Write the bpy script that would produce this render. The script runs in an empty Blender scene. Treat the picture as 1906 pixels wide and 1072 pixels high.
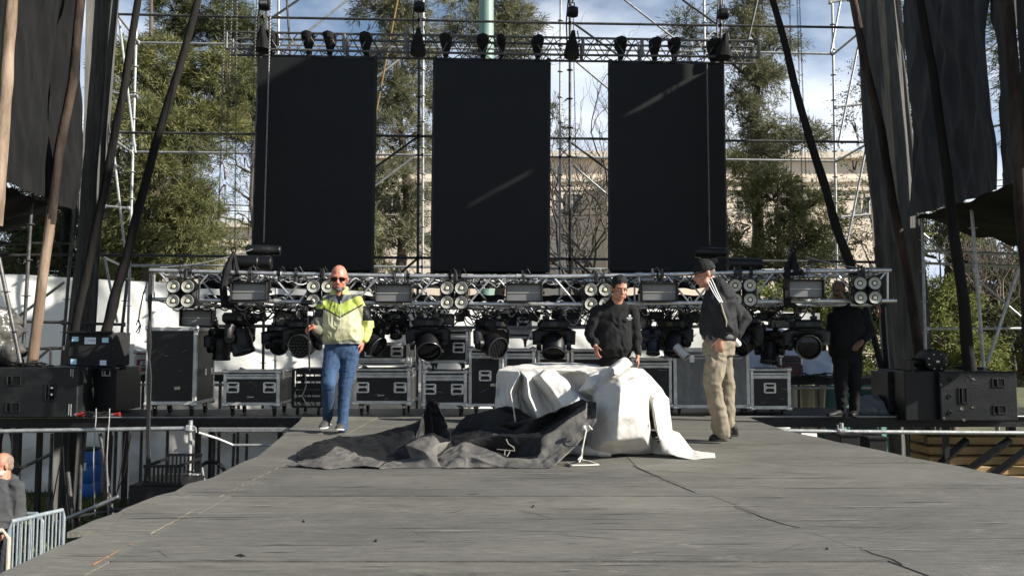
import bpy, math, random
import numpy as np
from mathutils import Vector, Matrix, noise, Quaternion
PI = math.pi
random.seed(7); RNG = np.random.default_rng(11)
sc = bpy.context.scene
V = Vector
# ---------------------------------------------------------------- camera
F = 1430.0; CX, CY = 953.0, 536.0
EYE = V((0, 0, 2.93)); DECK = 1.90
PITCH = math.atan((627 - CY) / F)
cam_d = bpy.data.cameras.new('camera'); cam = bpy.data.objects.new('camera', cam_d)
sc.collection.objects.link(cam); sc.camera = cam
cam_d.sensor_width = 36; cam_d.lens = 36 * F / 1906.0
cam_d.clip_start = 0.05; cam_d.clip_end = 3000
cam.location = EYE; cam.rotation_euler = (PI / 2 + PITCH, 0, 0)
# ---------------------------------------------------------------- light
SUN = V((0.83, -0.25, 0.50)).normalized()            # towards the sun
sun_d = bpy.data.lights.new('sun', 'SUN'); sun_d.energy = 5.0; sun_d.angle = math.radians(0.53)
sun_d.color = (1.0, 0.95, 0.86)
sun = bpy.data.objects.new('sun', sun_d); sc.collection.objects.link(sun)
sun.rotation_euler = (-SUN).to_track_quat('-Z', 'Y').to_euler(); sun.location = (0, 0, 30)
w = bpy.data.worlds.new('World'); sc.world = w; w.use_nodes = True
nt = w.node_tree; N = nt.nodes; L = nt.links; N.clear()
out = N.new('ShaderNodeOutputWorld'); bg = N.new('ShaderNodeBackground')
sky = N.new('ShaderNodeTexSky'); sky.sky_type = 'NISHITA'; sky.sun_disc = False
sky.sun_elevation = math.asin(SUN.z); sky.sun_rotation = math.atan2(SUN.x, SUN.y)
sky.dust_density = 0.6; sky.ozone_density = 1.4
tc = N.new('ShaderNodeTexCoord'); mp = N.new('ShaderNodeMapping'); mp.inputs['Scale'].default_value = (1, 1, 2.2)
mp.inputs['Location'].default_value = (0.35, 0.2, 0.1)
L.new(tc.outputs['Generated'], mp.inputs[0])
n1 = N.new('ShaderNodeTexNoise'); n1.inputs['Scale'].default_value = 2.7; n1.inputs['Detail'].default_value = 8; n1.inputs['Roughness'].default_value = 0.52
n1.inputs['Distortion'].default_value = 0.25
L.new(mp.outputs[0], n1.inputs['Vector'])
cr = N.new('ShaderNodeValToRGB'); cr.color_ramp.elements[0].position = 0.38; cr.color_ramp.elements[1].position = 0.54
L.new(n1.outputs[0], cr.inputs[0])
n2 = N.new('ShaderNodeTexNoise'); n2.inputs['Scale'].default_value = 5.0; n2.inputs['Detail'].default_value = 6
L.new(mp.outputs[0], n2.inputs['Vector'])
cc = N.new('ShaderNodeValToRGB')
cc.color_ramp.elements[0].position = 0.35; cc.color_ramp.elements[0].color = (4.6, 5.5, 7.0, 1)
cc.color_ramp.elements[1].position = 0.68; cc.color_ramp.elements[1].color = (8.8, 9.2, 9.8, 1)
L.new(n2.outputs[0], cc.inputs[0])
sx = N.new('ShaderNodeSeparateXYZ'); L.new(tc.outputs['Generated'], sx.inputs[0])
lo_ = N.new('ShaderNodeMapRange'); lo_.inputs['From Min'].default_value = .66; lo_.inputs['From Max'].default_value = .40; L.new(sx.outputs[2], lo_.inputs['Value'])
cm = N.new('ShaderNodeMath'); cm.operation = 'MULTIPLY'; L.new(cr.outputs[0], cm.inputs[0]); L.new(lo_.outputs[0], cm.inputs[1])
mx = N.new('ShaderNodeMixRGB'); L.new(cm.outputs[0], mx.inputs[0]); L.new(sky.outputs[0], mx.inputs[1]); L.new(cc.outputs[0], mx.inputs[2])
L.new(mx.outputs[0], bg.inputs[0]); bg.inputs[1].default_value = 0.062
L.new(bg.outputs[0], out.inputs[0])
sc.view_settings.view_transform = 'Standard'; sc.view_settings.look = 'None'
sc.view_settings.exposure = 1.1; sc.view_settings.gamma = 1
sc.cycles.max_bounces = 6; sc.cycles.transparent_max_bounces = 6
# ---------------------------------------------------------------- back projection (where a thing seen at a pixel stands)
_c, _s = math.cos(PITCH), math.sin(PITCH)
def ray(px, py):
    x = (px - CX) / F; u = -(py - CY) / F
    return V((x, _c - u * _s, _s + u * _c))
def P(px, py, Y, k=0.0):                  # on the vertical plane Y = Y0 + k*X
    d = ray(px, py); t = Y / (d.y - k * d.x)
    return EYE + d * t
def G(px, py, z=DECK):
    d = ray(px, py); return EYE + d * ((z - EYE.z) / d.z)
K = 0.035                                  # the rear structures stand two degrees off square
# ---------------------------------------------------------------- materials
MATS = {}
def mat(name, c, r=0.6, m=0.0, c2=None, ns=8.0, bump=0.0, bs=60.0, stretch=None, trans=0.0, island=False, spec=0.5, lo=0.4, hi=0.65, sheen=0):
    if name in MATS: return MATS[name]
    if max(c) < .025 and not island:
        c = tuple(x * .55 for x in c); c2 = tuple(x * .6 for x in c2) if c2 and max(c2) < .05 else c2; spec = min(spec, .3)
    M = bpy.data.materials.new(name); M.use_nodes = True
    nt = M.node_tree; N = nt.nodes; L = nt.links
    b = N['Principled BSDF']
    b.inputs['Base Color'].default_value = (*c, 1); b.inputs['Roughness'].default_value = r
    b.inputs['Metallic'].default_value = m; b.inputs['Specular IOR Level'].default_value = spec
    tc = N.new('ShaderNodeTexCoord'); mp = N.new('ShaderNodeMapping')
    if stretch: mp.inputs['Scale'].default_value = stretch
    L.new(tc.outputs['Object'], mp.inputs[0])
    if c2 is not None:
        if island:
            g = N.new('ShaderNodeNewGeometry'); src = g.outputs['Random Per Island']
            n = N.new('ShaderNodeTexNoise'); n.inputs['Scale'].default_value = ns; L.new(mp.outputs[0], n.inputs[0])
            a = N.new('ShaderNodeMath'); a.operation = 'MULTIPLY_ADD'; L.new(src, a.inputs[0]); a.inputs[1].default_value = 0.45
            L.new(n.outputs[0], a.inputs[2])
            s2 = N.new('ShaderNodeMath'); s2.operation = 'SUBTRACT'; L.new(a.outputs[0], s2.inputs[0]); s2.inputs[1].default_value = 0.22; src = s2.outputs[0]
        else:
            n = N.new('ShaderNodeTexNoise'); n.inputs['Scale'].default_value = ns; n.inputs['Detail'].default_value = 7
            n.inputs['Roughness'].default_value = 0.62; L.new(mp.outputs[0], n.inputs[0]); src = n.outputs[0]
        cr = N.new('ShaderNodeValToRGB'); cr.color_ramp.elements[0].position = lo; cr.color_ramp.elements[1].position = hi
        cr.color_ramp.elements[0].color = (*c, 1); cr.color_ramp.elements[1].color = (*c2, 1)
        L.new(src, cr.inputs[0]); L.new(cr.outputs[0], b.inputs['Base Color'])
    if bump:
        n = N.new('ShaderNodeTexNoise'); n.inputs['Scale'].default_value = bs; n.inputs['Detail'].default_value = 5
        L.new(mp.outputs[0], n.inputs[0])
        bp = N.new('ShaderNodeBump'); bp.inputs['Strength'].default_value = bump; bp.inputs['Distance'].default_value = 0.02
        L.new(n.outputs[0], bp.inputs['Height']); L.new(bp.outputs[0], b.inputs['Normal'])
    if trans:
        t = N.new('ShaderNodeBsdfTranslucent'); mxs = N.new('ShaderNodeMixShader'); mxs.inputs[0].default_value = trans
        if c2 is not None: L.new(cr.outputs[0], t.inputs[0])
        else: t.inputs[0].default_value = (*c, 1)
        L.new(b.outputs[0], mxs.inputs[1]); L.new(t.outputs[0], mxs.inputs[2])
        L.new(mxs.outputs[0], N['Material Output'].inputs[0])
    MATS[name] = M; return M
alu = mat('aluminium', (.46, .46, .46), .38, .75, c2=(.62, .62, .60), ns=14, bump=.15, bs=90)
alud = mat('dull_aluminium', (.22, .22, .22), .5, .6, c2=(.34, .34, .33), ns=20)
trim = mat('case_extrusion', (.36, .36, .35), .45, .45, c2=(.52, .52, .50), ns=9, bump=.2, bs=50)
chrome = mat('chrome', (.66, .66, .65), .3, .6, c2=(.42, .41, .39), ns=30)
galv = mat('galvanised_steel', (.27, .28, .275), .5, .45, c2=(.42, .42, .41), ns=12, bump=.2, bs=40)
dsteel = mat('dark_steel', (.035, .036, .036), .5, .4, c2=(.09, .085, .08), ns=9, bump=.2, bs=40)
blk = mat('black_paint', (.010, .010, .011), .5, 0, c2=(.022, .022, .022), ns=20)
plas = mat('black_plastic', (.006, .006, .007), .45, 0, c2=(.011, .011, .012), ns=30, bump=.1)
rub = mat('black_rubber', (.008, .008, .008), .6)
cab = mat('cable_rubber', (.012, .012, .012), .5)
fabk = mat('black_cloth', (.008, .008, .009), .9, 0, c2=(.02, .02, .021), ns=6, bump=.3, bs=200)
lam = mat('black_laminate', (.011, .011, .012), .42, 0, c2=(.028, .028, .028), ns=5, bump=.06, bs=120, stretch=(1, 1, 4), lo=.5, hi=.8)
glam = mat('grey_laminate', (.085, .088, .09), .4, 0, c2=(.15, .155, .155), ns=5, stretch=(3, 1, 1), lo=.45, hi=.75, bump=.08)
redl = mat('red_laminate', (.16, .012, .012), .45, 0, c2=(.10, .01, .01), ns=8)
curt = mat('grey_drape_cloth', (.0260, .0275, .030), .95, 0, c2=(.034, .035, .035), ns=3.0, bump=.35, bs=30, stretch=(4, 4, .6), trans=.03)
curtl = mat('black_drape_cloth', (.010, .0105, .0115), .95, 0, c2=(.016, .016, .016), ns=3.0, bump=.35, bs=30, stretch=(4, 4, .6), spec=.2)
curt2 = mat('pale_drape_cloth', (.070, .070, .064), .95, 0, c2=(.115, .110, .100), ns=3.0, bump=.35, bs=30, stretch=(4, 4, .6), trans=.12)
def crumple(M, s1=4.5, s2=13.0, d1=.035, d2=.010):
    """sharp creases of stiff cloth, as bump"""
    nt = M.node_tree; N = nt.nodes; L = nt.links; b = N['Principled BSDF']; tc = N.new('ShaderNodeTexCoord'); prev = None
    for sc_, dd_ in ((s1, d1), (s2, d2)):
        n = N.new('ShaderNodeTexNoise'); n.inputs['Scale'].default_value = sc_; n.inputs['Detail'].default_value = 2; n.inputs['Distortion'].default_value = 1.1; L.new(tc.outputs['Object'], n.inputs[0])
        a = N.new('ShaderNodeMath'); a.operation = 'SUBTRACT'; L.new(n.outputs[0], a.inputs[0]); a.inputs[1].default_value = .5
        q = N.new('ShaderNodeMath'); q.operation = 'ABSOLUTE'; L.new(a.outputs[0], q.inputs[0])
        m = N.new('ShaderNodeMath'); m.operation = 'MULTIPLY'; L.new(q.outputs[0], m.inputs[0]); m.inputs[1].default_value = -4.0
        bp = N.new('ShaderNodeBump'); bp.inputs['Strength'].default_value = .8; bp.inputs['Distance'].default_value = dd_; L.new(m.outputs[0], bp.inputs['Height'])
        if prev: L.new(prev.outputs[0], bp.inputs['Normal'])
        prev = bp
    L.new(prev.outputs[0], b.inputs['Normal']); return M
# ---------------------------------------------------------------- mesh builder
class MB:
    def __init__(s): s.v = []; s.f = []; s.m = []
    def add(s, vs, fs, mi=0):
        o = len(s.v); s.v += [tuple(x) for x in vs]; s.f += [tuple(i + o for i in f) for f in fs]; s.m += [mi] * len(fs); return s
    def box(s, c, d, R=None, mi=0, bev=0.0):
        c = V(c); hx, hy, hz = d[0] / 2, d[1] / 2, d[2] / 2
        if bev <= 0:
            vs = [V((x, y, z)) for x in (-hx, hx) for y in (-hy, hy) for z in (-hz, hz)]
            fs = [(0, 1, 3, 2), (4, 6, 7, 5), (0, 4, 5, 1), (2, 3, 7, 6), (0, 2, 6, 4), (1, 5, 7, 3)]
        else:
            b = min(bev, hx * .9, hy * .9, hz * .9); vs = []; idx = {}
            for sx in (-1, 1):
                for sy in (-1, 1):
                    for sz in (-1, 1):
                        for a in range(3):
                            e = [hx - b, hy - b, hz - b]; e[a] = (hx, hy, hz)[a]
                            idx[(sx, sy, sz, a)] = len(vs); vs.append(V((sx * e[0], sy * e[1], sz * e[2])))
            fs = []
            sg = (-1, 1)
            for a in range(3):
                for t in sg:
                    o = [x for x in range(3) if x != a]; q = []
                    for (u, w2) in ((-1, -1), (1, -1), (1, 1), (-1, 1)):
                        k = [0, 0, 0]; k[a] = t; k[o[0]] = u; k[o[1]] = w2; q.append(idx[(*k, a)])
                    if t * (1 if a != 1 else -1) < 0: q.reverse()
                    fs.append(q)
            for a in range(3):
                o = [x for x in range(3) if x != a]
                for u in sg:
                    for w2 in sg:
                        k = [0, 0, 0]; k[o[0]] = u; k[o[1]] = w2
                        k1 = list(k); k1[a] = -1; k2 = list(k); k2[a] = 1
                        q = [idx[(*k1, o[0])], idx[(*k2, o[0])], idx[(*k2, o[1])], idx[(*k1, o[1])]]
                        fs.append(q)
            for sx in sg:
                for sy in sg:
                    for sz in sg: fs.append([idx[(sx, sy, sz, a)] for a in range(3)])
            # orient outward
            ff = []
            for q in fs:
                n = (vs[q[1]] - vs[q[0]]).cross(vs[q[2]] - vs[q[0]]); cen = sum((vs[i] for i in q), V((0, 0, 0)))
                ff.append(q if n.dot(cen) > 0 else q[::-1])
            fs = ff
        if R is not None: vs = [R @ x for x in vs]
        return s.add([x + c for x in vs], fs, mi)
    def tube(s, a, b, r, r2=None, n=10, mi=0, caps=True):
        return s.path([a, b], [r, r if r2 is None else r2], n, mi, caps)
    def path(s, pts, r, n=8, mi=0, caps=True, sq=1.0):
        pts = [V(p) for p in pts]; k = len(pts)
        rs = r if isinstance(r, (list, tuple)) else [r] * k
        t0 = (pts[1] - pts[0]).normalized()
        up = V((0, 0, 1)) if abs(t0.z) < .9 else V((1, 0, 0))
        x = t0.cross(up).normalized(); vs = []; fs = []
        for i in range(k):
            t = (pts[min(i + 1, k - 1)] - pts[max(i - 1, 0)])
            t = t.normalized() if t.length > 1e-9 else t0
            x = (x - t * x.dot(t)); x = x.normalized() if x.length > 1e-6 else t.orthogonal().normalized()
            y = t.cross(x)
            for j in range(n):
                a = 2 * PI * j / n; vs.append(pts[i] + (x * math.cos(a) + y * math.sin(a) * sq) * rs[i])
        for i in range(k - 1):
            for j in range(n):
                j2 = (j + 1) % n; fs.append((i * n + j, i * n + j2, (i + 1) * n + j2, (i + 1) * n + j))
        if caps: fs.append(tuple(range(n))[::-1]); fs.append(tuple((k - 1) * n + j for j in range(n)))
        return s.add(vs, fs, mi)
    def lathe(s, prof, M=None, n=16, mi=0, cap=True, a0=0):
        vs = []; fs = []; M = M or Matrix.Identity(4); k = len(prof)
        for (r, z) in prof:
            for j in range(n):
                a = a0 + 2 * PI * j / n; vs.append(M @ V((r * math.cos(a), r * math.sin(a), z)))
        for i in range(k - 1):
            for j in range(n):
                j2 = (j + 1) % n; fs.append((i * n + j, i * n + j2, (i + 1) * n + j2, (i + 1) * n + j))
        if cap: fs.append(tuple(range(n))[::-1]); fs.append(tuple((k - 1) * n + j for j in range(n)))
        return s.add(vs, fs, mi)
    def ell(s, c, rad, R=None, n=14, m=9, mi=0):
        c = V(c); vs = []; fs = []
        for i in range(m + 1):
            t = PI * i / m; rr = max(math.sin(t), .001)
            for j in range(n):
                a = 2 * PI * j / n; p = V((rr * math.cos(a) * rad[0], rr * math.sin(a) * rad[1], -math.cos(t) * rad[2]))
                vs.append(c + (R @ p if R else p))
        for i in range(m):
            for j in range(n):
                j2 = (j + 1) % n; fs.append((i * n + j, i * n + j2, (i + 1) * n + j2, (i + 1) * n + j))
        fs.append(tuple(range(n))[::-1]); fs.append(tuple(m * n + j for j in range(n)))
        return s.add(vs, fs, mi)
    def cap(s, a, b, ra, rb=None, n=12, mi=0):                 # tapered limb with round ends
        a = V(a); b = V(b); rb = ra if rb is None else rb; d = b - a
        if d.length < 1e-5: return s.ell(a, (ra, ra, ra))
        t = d.normalized(); pts = []; rs = []
        for q in (0.02, .35, .7, .94): pts.append(a - t * ra * math.cos(q * PI / 2)); rs.append(ra * math.sin(q * PI / 2))
        pts.append(a); rs.append(ra); pts.append(b); rs.append(rb)
        for q in (.94, .7, .35, .02): pts.append(b + t * rb * math.cos(q * PI / 2)); rs.append(rb * math.sin(q * PI / 2))
        return s.path(pts, rs, n, mi)
    def loft(s, rings, n=18, mi=0):                            # rings: (centre, half-width vector, half-depth vector)
        vs = []; fs = []; k = len(rings)
        for (c, u, w2) in rings:
            c, u, w2 = V(c), V(u), V(w2)
            for j in range(n):
                a = 2 * PI * j / n; ca, sa = math.cos(a), math.sin(a)
                e = .86                                          # slightly boxy section
                vs.append(c + u * (abs(ca) ** e * (1 if ca > 0 else -1)) + w2 * (abs(sa) ** e * (1 if sa > 0 else -1)))
        for i in range(k - 1):
            for j in range(n):
                j2 = (j + 1) % n; fs.append((i * n + j, i * n + j2, (i + 1) * n + j2, (i + 1) * n + j))
        fs.append(tuple(range(n))[::-1]); fs.append(tuple((k - 1) * n + j for j in range(n)))
        return s.add(vs, fs, mi)
    def torus(s, c, R, r, M=None, n=20, m=6, mi=0, sx=1.0):
        vs = []; fs = []; c = V(c); M = M or Matrix.Identity(3)
        for i in range(n):
            a = 2 * PI * i / n
            for j in range(m):
                b = 2 * PI * j / m
                vs.append(c + M @ V(((R + r * math.cos(b)) * math.cos(a) * sx, (R + r * math.cos(b)) * math.sin(a), r * math.sin(b))))
        for i in range(n):
            for j in range(m):
                i2, j2 = (i + 1) % n, (j + 1) % m; fs.append((i * m + j, i2 * m + j, i2 * m + j2, i * m + j2))
        return s.add(vs, fs, mi)
    def prism(s, poly, ext, mi=0):                              # polygon (3D points) extruded by vector
        poly = [V(p) for p in poly]; e = V(ext); n = len(poly)
        fs = [tuple(range(n))[::-1], tuple(range(n, 2 * n))]
        for i in range(n): j = (i + 1) % n; fs.append((i, j, n + j, n + i))
        return s.add(poly + [p + e for p in poly], fs, mi)
    def sheet(s, fn, nu, nv, mi=0):
        vs = [fn(i / nu, j / nv) for i in range(nu + 1) for j in range(nv + 1)]
        fs = [(i * (nv + 1) + j, (i + 1) * (nv + 1) + j, (i + 1) * (nv + 1) + j + 1, i * (nv + 1) + j + 1) for i in range(nu) for j in range(nv)]
        return s.add(vs, fs, mi)
    def build(s, name, mats, parent=None, world=True, sharp=35, smooth=True, label=None):
        me = bpy.data.meshes.new(name)
        o0 = ORG.get(parent.name, V((0, 0, 0))) if (parent and world) else V((0, 0, 0))
        vs = [(x[0] - o0.x, x[1] - o0.y, x[2] - o0.z) for x in s.v] if o0.length else s.v
        me.from_pydata(vs, [], s.f)
        mats = mats if isinstance(mats, (list, tuple)) else [mats]
        for m_ in mats: me.materials.append(m_)
        if len(mats) > 1: me.polygons.foreach_set('material_index', s.m)
        if smooth:
            me.polygons.foreach_set('use_smooth', [True] * len(s.f))
            try: me.set_sharp_from_angle(angle=math.radians(sharp))
            except Exception: pass
        me.update()
        ob = bpy.data.objects.new(name, me); sc.collection.objects.link(ob)
        if parent: ob.parent = parent; ORG[ob.name] = ORG.get(parent.name, V((0, 0, 0)))
        if label: ob['label'] = label
        return ob
ORG = {}
def tag(o, label, cat, group=None, kind=None):
    if kind: o['kind'] = kind
    if label: o['label'] = label
    if cat: o['category'] = cat
    if group: o['group'] = group
    return o
def thing(name, label, cat, loc=(0, 0, 0), group=None, rot=None):
    o = bpy.data.objects.new(name, None); sc.collection.objects.link(o)
    o.location = loc; o.empty_display_size = .1
    if rot is not None: o.rotation_euler = rot
    ORG[o.name] = V(loc); return tag(o, label, cat, group)
def struct(o): o['kind'] = 'structure'; return o
def dup(root, loc=None, rot=None, label=None, group=None):
    def cp(o, par):
        c = o.copy(); sc.collection.objects.link(c)
        if par: c.parent = par
        for ch in o.children: cp(ch, c)
        return c
    r = cp(root, None)
    if loc is not None: r.location = loc
    if rot is not None: r.rotation_euler = rot
    if label: r['label'] = label
    if group: r['group'] = group
    return r
def rotm(v_to, up=V((0, 0, 1))):                                # matrix whose local Z looks along v_to
    return V(v_to).to_track_quat('Z', 'Y').to_matrix()
def place(c, R): return Matrix.Translation(V(c)) @ R.to_4x4()
def remeshed(name, mb, mats, parent, voxel=.012, smooth=4, fn=None, label=None, matfn=None, dec=0):
    me = bpy.data.meshes.new('t'); me.from_pydata(mb.v, [], mb.f)
    ob = bpy.data.objects.new('t', me); sc.collection.objects.link(ob)
    r = ob.modifiers.new('r', 'REMESH'); r.mode = 'VOXEL'; r.voxel_size = voxel; r.use_smooth_shade = True
    if smooth: q = ob.modifiers.new('s', 'SMOOTH'); q.iterations = smooth; q.factor = .5
    dg = bpy.context.evaluated_depsgraph_get(); ev = ob.evaluated_get(dg)
    m2 = bpy.data.meshes.new_from_object(ev, depsgraph=dg); m2.name = name
    bpy.data.objects.remove(ob); bpy.data.meshes.remove(me)
    n = len(m2.vertices); co = np.empty(n * 3); m2.vertices.foreach_get('co', co); co = co.reshape(-1, 3)
    if fn is not None:
        no = np.empty(n * 3); m2.vertices.foreach_get('normal', no); no = no.reshape(-1, 3)
        d = np.array([fn(V(c)) for c in co]); co = co + no * d[:, None]
    mats = mats if isinstance(mats, (list, tuple)) else [mats]
    for m_ in mats: m2.materials.append(m_)
    if matfn is not None:
        cen = np.empty(len(m2.polygons) * 3); m2.polygons.foreach_get('center', cen); cen = cen.reshape(-1, 3)
        m2.polygons.foreach_set('material_index', [matfn(V(c)) for c in cen])
    o0 = ORG.get(parent.name, V((0, 0, 0))) if parent else V((0, 0, 0))
    co = co - np.array(o0)[None, :]
    m2.vertices.foreach_set('co', co.ravel()); m2.polygons.foreach_set('use_smooth', [True] * len(m2.polygons)); m2.update()
    ob = bpy.data.objects.new(name, m2); sc.collection.objects.link(ob)
    if parent: ob.parent = parent; ORG[ob.name] = o0
    if label: ob['label'] = label
    return ob
def fnoise(p, s=1.0, o=3): return noise.fractal(V(p) * s, 1.0, 2.0, o)
# ================================================================ GROUND, STAGE, BACKGROUND
grassm = mat('dry_grass_ground', (.035, .045, .012), .95, 0, c2=(.11, .10, .055), ns=1.6, bump=.8, bs=25)
g = MB(); g.sheet(lambda u, v: V((-700 + 1400 * u, -300 + 1800 * v, 0)), 4, 4)
struct(g.build('ground', grassm))
# short grass behind the stage on the left
def leaves_mesh(name, cen, dirs, ln, wd, m, parent=None, world=True):
    n = len(cen); d = dirs / np.maximum(np.linalg.norm(dirs, axis=1, keepdims=True), 1e-6)
    a = RNG.normal(size=(n, 3)); s = np.cross(d, a); s /= np.maximum(np.linalg.norm(s, axis=1, keepdims=True), 1e-6)
    ln = np.asarray(ln).reshape(-1, 1) * np.ones((n, 1)); wd = np.asarray(wd).reshape(-1, 1) * np.ones((n, 1))
    p0 = cen; p1 = cen + d * ln * .5 + s * wd * .5; p2 = cen + d * ln; p3 = cen + d * ln * .5 - s * wd * .5
    vs = np.stack([p0, p1, p2, p3], 1).reshape(-1, 3)
    if parent and world: vs = vs - np.array(ORG[parent.name])[None, :]
    me = bpy.data.meshes.new(name); me.vertices.add(n * 4); me.vertices.foreach_set('co', vs.ravel())
    me.loops.add(n * 4); me.loops.foreach_set('vertex_index', np.arange(n * 4, dtype=np.int32))
    me.polygons.add(n); me.polygons.foreach_set('loop_start', np.arange(0, n * 4, 4, dtype=np.int32))
    me.polygons.foreach_set('loop_total', np.full(n, 4, dtype=np.int32))
    me.materials.append(m); me.update(calc_edges=True)
    ob = bpy.data.objects.new(name, me); sc.collection.objects.link(ob)
    if parent: ob.parent = parent; ORG[ob.name] = ORG[parent.name]
    return ob
gm = mat('grass_blades', (.05, .075, .015), .8, 0, c2=(.16, .17, .05), ns=2, island=True, trans=.3)
n = 26000
cen = np.stack([RNG.uniform(-11, -2, n), RNG.uniform(8.5, 14.6, n), np.zeros(n)], 1)
dr = RNG.normal(size=(n, 3)) * .5 + np.array([0, 0, 1.0])
gr = leaves_mesh('grass', cen, dr, RNG.uniform(.05, .14, n), .02, gm); tag(gr, None, None, kind='stuff')

# ---- stage deck: worn black plywood sheets
dk = bpy.data.materials.new('worn_black_plywood'); dk.use_nodes = True
def deck_nodes(M):
    nt = M.node_tree; N = nt.nodes; L = nt.links; b = N['Principled BSDF']
    tc = N.new('ShaderNodeTexCoord')
    def nz(scale, st, det=6, ro=.6, dist=0):
        mp = N.new('ShaderNodeMapping'); mp.inputs['Scale'].default_value = st; L.new(tc.outputs['Object'], mp.inputs[0])
        n = N.new('ShaderNodeTexNoise'); n.inputs['Scale'].default_value = scale; n.inputs['Detail'].default_value = det
        n.inputs['Roughness'].default_value = ro; n.inputs['Distortion'].default_value = dist; L.new(mp.outputs[0], n.inputs[0]); return n.outputs[0]
    def ramp(src, a, ca, b_, cb):
        c = N.new('ShaderNodeValToRGB'); c.color_ramp.elements[0].position = a; c.color_ramp.elements[1].position = b_
        c.color_ramp.elements[0].color = (*ca, 1); c.color_ramp.elements[1].color = (*cb, 1); L.new(src, c.inputs[0]); return c.outputs[0]
    def mixc(f, a, b_, t='MIX'):
        m = N.new('ShaderNodeMixRGB'); m.blend_type = t
        for i, x in ((0, f), (1, a), (2, b_)):
            if isinstance(x, (int, float)): m.inputs[i].default_value = x
            elif isinstance(x, tuple): m.inputs[i].default_value = (*x, 1)
            else: L.new(x, m.inputs[i])
        return m.outputs[0]
    base = ramp(nz(2.2, (.35, 1, 1)), .3, (.088, .085, .074), .7, (.152, .146, .127))
    grain = ramp(nz(10, (.55, 4.5, 1), 9, .74), .36, (.62, .62, .62), .66, (1.32, 1.31, 1.27))
    c = mixc(.8, base, grain, 'MULTIPLY')
    g = N.new('ShaderNodeNewGeometry')
    c = mixc(.5, c, ramp(g.outputs['Random Per Island'], 0, (.78, .79, .80), 1, (1.18, 1.17, 1.13)), 'MULTIPLY')
    scuff = ramp(nz(3.0, (.8, 2.6, 1), 11, .75, .6), .55, (0, 0, 0), .70, (1, 1, 1))
    brk = ramp(nz(26, (.8, 2.5, 1), 6, .75), .46, (0, 0, 0), .6, (1, 1, 1))
    sm = mixc(1.0, scuff, brk, 'MULTIPLY')
    bw = N.new('ShaderNodeRGBToBW'); L.new(sm, bw.inputs[0])
    f = N.new('ShaderNodeMath'); f.operation = 'MULTIPLY'; f.inputs[1].default_value = .85; L.new(bw.outputs[0], f.inputs[0])
    c = mixc(f.outputs[0], c, (.27, .25, .21))
    dk_ = ramp(nz(5, (.3, 4, 1), 8, .75, .4), .60, (0, 0, 0), .66, (1, 1, 1))
    bw2 = N.new('ShaderNodeRGBToBW'); L.new(dk_, bw2.inputs[0])
    f2 = N.new('ShaderNodeMath'); f2.operation = 'MULTIPLY'; f2.inputs[1].default_value = .6; L.new(bw2.outputs[0], f2.inputs[0])
    c = mixc(f2.outputs[0], c, (.03, .03, .03))
    spk = ramp(nz(55, (.6, 1, 1), 2, .5), .70, (0, 0, 0), .76, (1, 1, 1))
    bw3 = N.new('ShaderNodeRGBToBW'); L.new(spk, bw3.inputs[0])
    f3 = N.new('ShaderNodeMath'); f3.operation = 'MULTIPLY'; f3.inputs[1].default_value = .5; L.new(bw3.outputs[0], f3.inputs[0])
    c = mixc(f3.outputs[0], c, (.16, .155, .14))
    L.new(c, b.inputs['Base Color']); b.inputs['Roughness'].default_value = .62
    bp = N.new('ShaderNodeBump'); bp.inputs['Strength'].default_value = .8; bp.inputs['Distance'].default_value = .010
    L.new(nz(14, (.5, 4, 1), 9, .75), bp.inputs['Height']); L.new(bp.outputs[0], b.inputs['Normal'])
deck_nodes(dk)
EL = [G(*p) for p in [(-420, 1290), (0, 1066), (118, 1011), (190, 985), (223, 949), (297, 920), (321, 917), (349, 900), (392, 889), (450, 859), (480, 848), (556, 785), (566, 772)]]
ER = [G(*p) for p in [(2500, 1060), (1906, 889), (1840, 880), (1790, 868), (1700, 852), (1640, 838), (1560, 822), (1520, 812), (1460, 800), (1425, 789), (1392, 776)]]
def interp(pts, y):
    pts = sorted(pts, key=lambda p: p.y)
    if y <= pts[0].y: return pts[0].x
    for a, b in zip(pts, pts[1:]):
        if y <= b.y: return a.x + (b.x - a.x) * (y - a.y) / max(b.y - a.y, 1e-6)
    return pts[-1].x
YF = G(900, 774).y; Y0 = 1.2
xl = lambda y: interp(EL, y)
xr = lambda y: interp(ER, y)
x1 = lambda y: -1.845 + .02 * (y - 4)
x2 = lambda y: (1.62 - .30 * (y - 4)) if 3.3 < y < 6.1 else (1.83 if y <= 3.3 else .99)
def yrow(py): return 1.03 * F / (py - 627.0)
rows = {0: [Y0, 2.6, yrow(1008), yrow(949), yrow(917), yrow(889), 7.0, 8.2, YF],
        1: [Y0, 2.4, yrow(1047), yrow(975), yrow(898), yrow(879), 7.3, 8.5, YF],
        2: [Y0, 2.7, yrow(1035), yrow(950), yrow(918), yrow(884), 7.2, 8.4, YF],
        3: [Y0, 3.2, yrow(983), yrow(903), 6.35, 7.55, 8.7, YF]}
xm = lambda y: -.45
xs = [xl, x1, x2, xr]
rows = {0: rows[0], 1: rows[2], 2: rows[3]}
d = MB(); random.seed(3)
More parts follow.
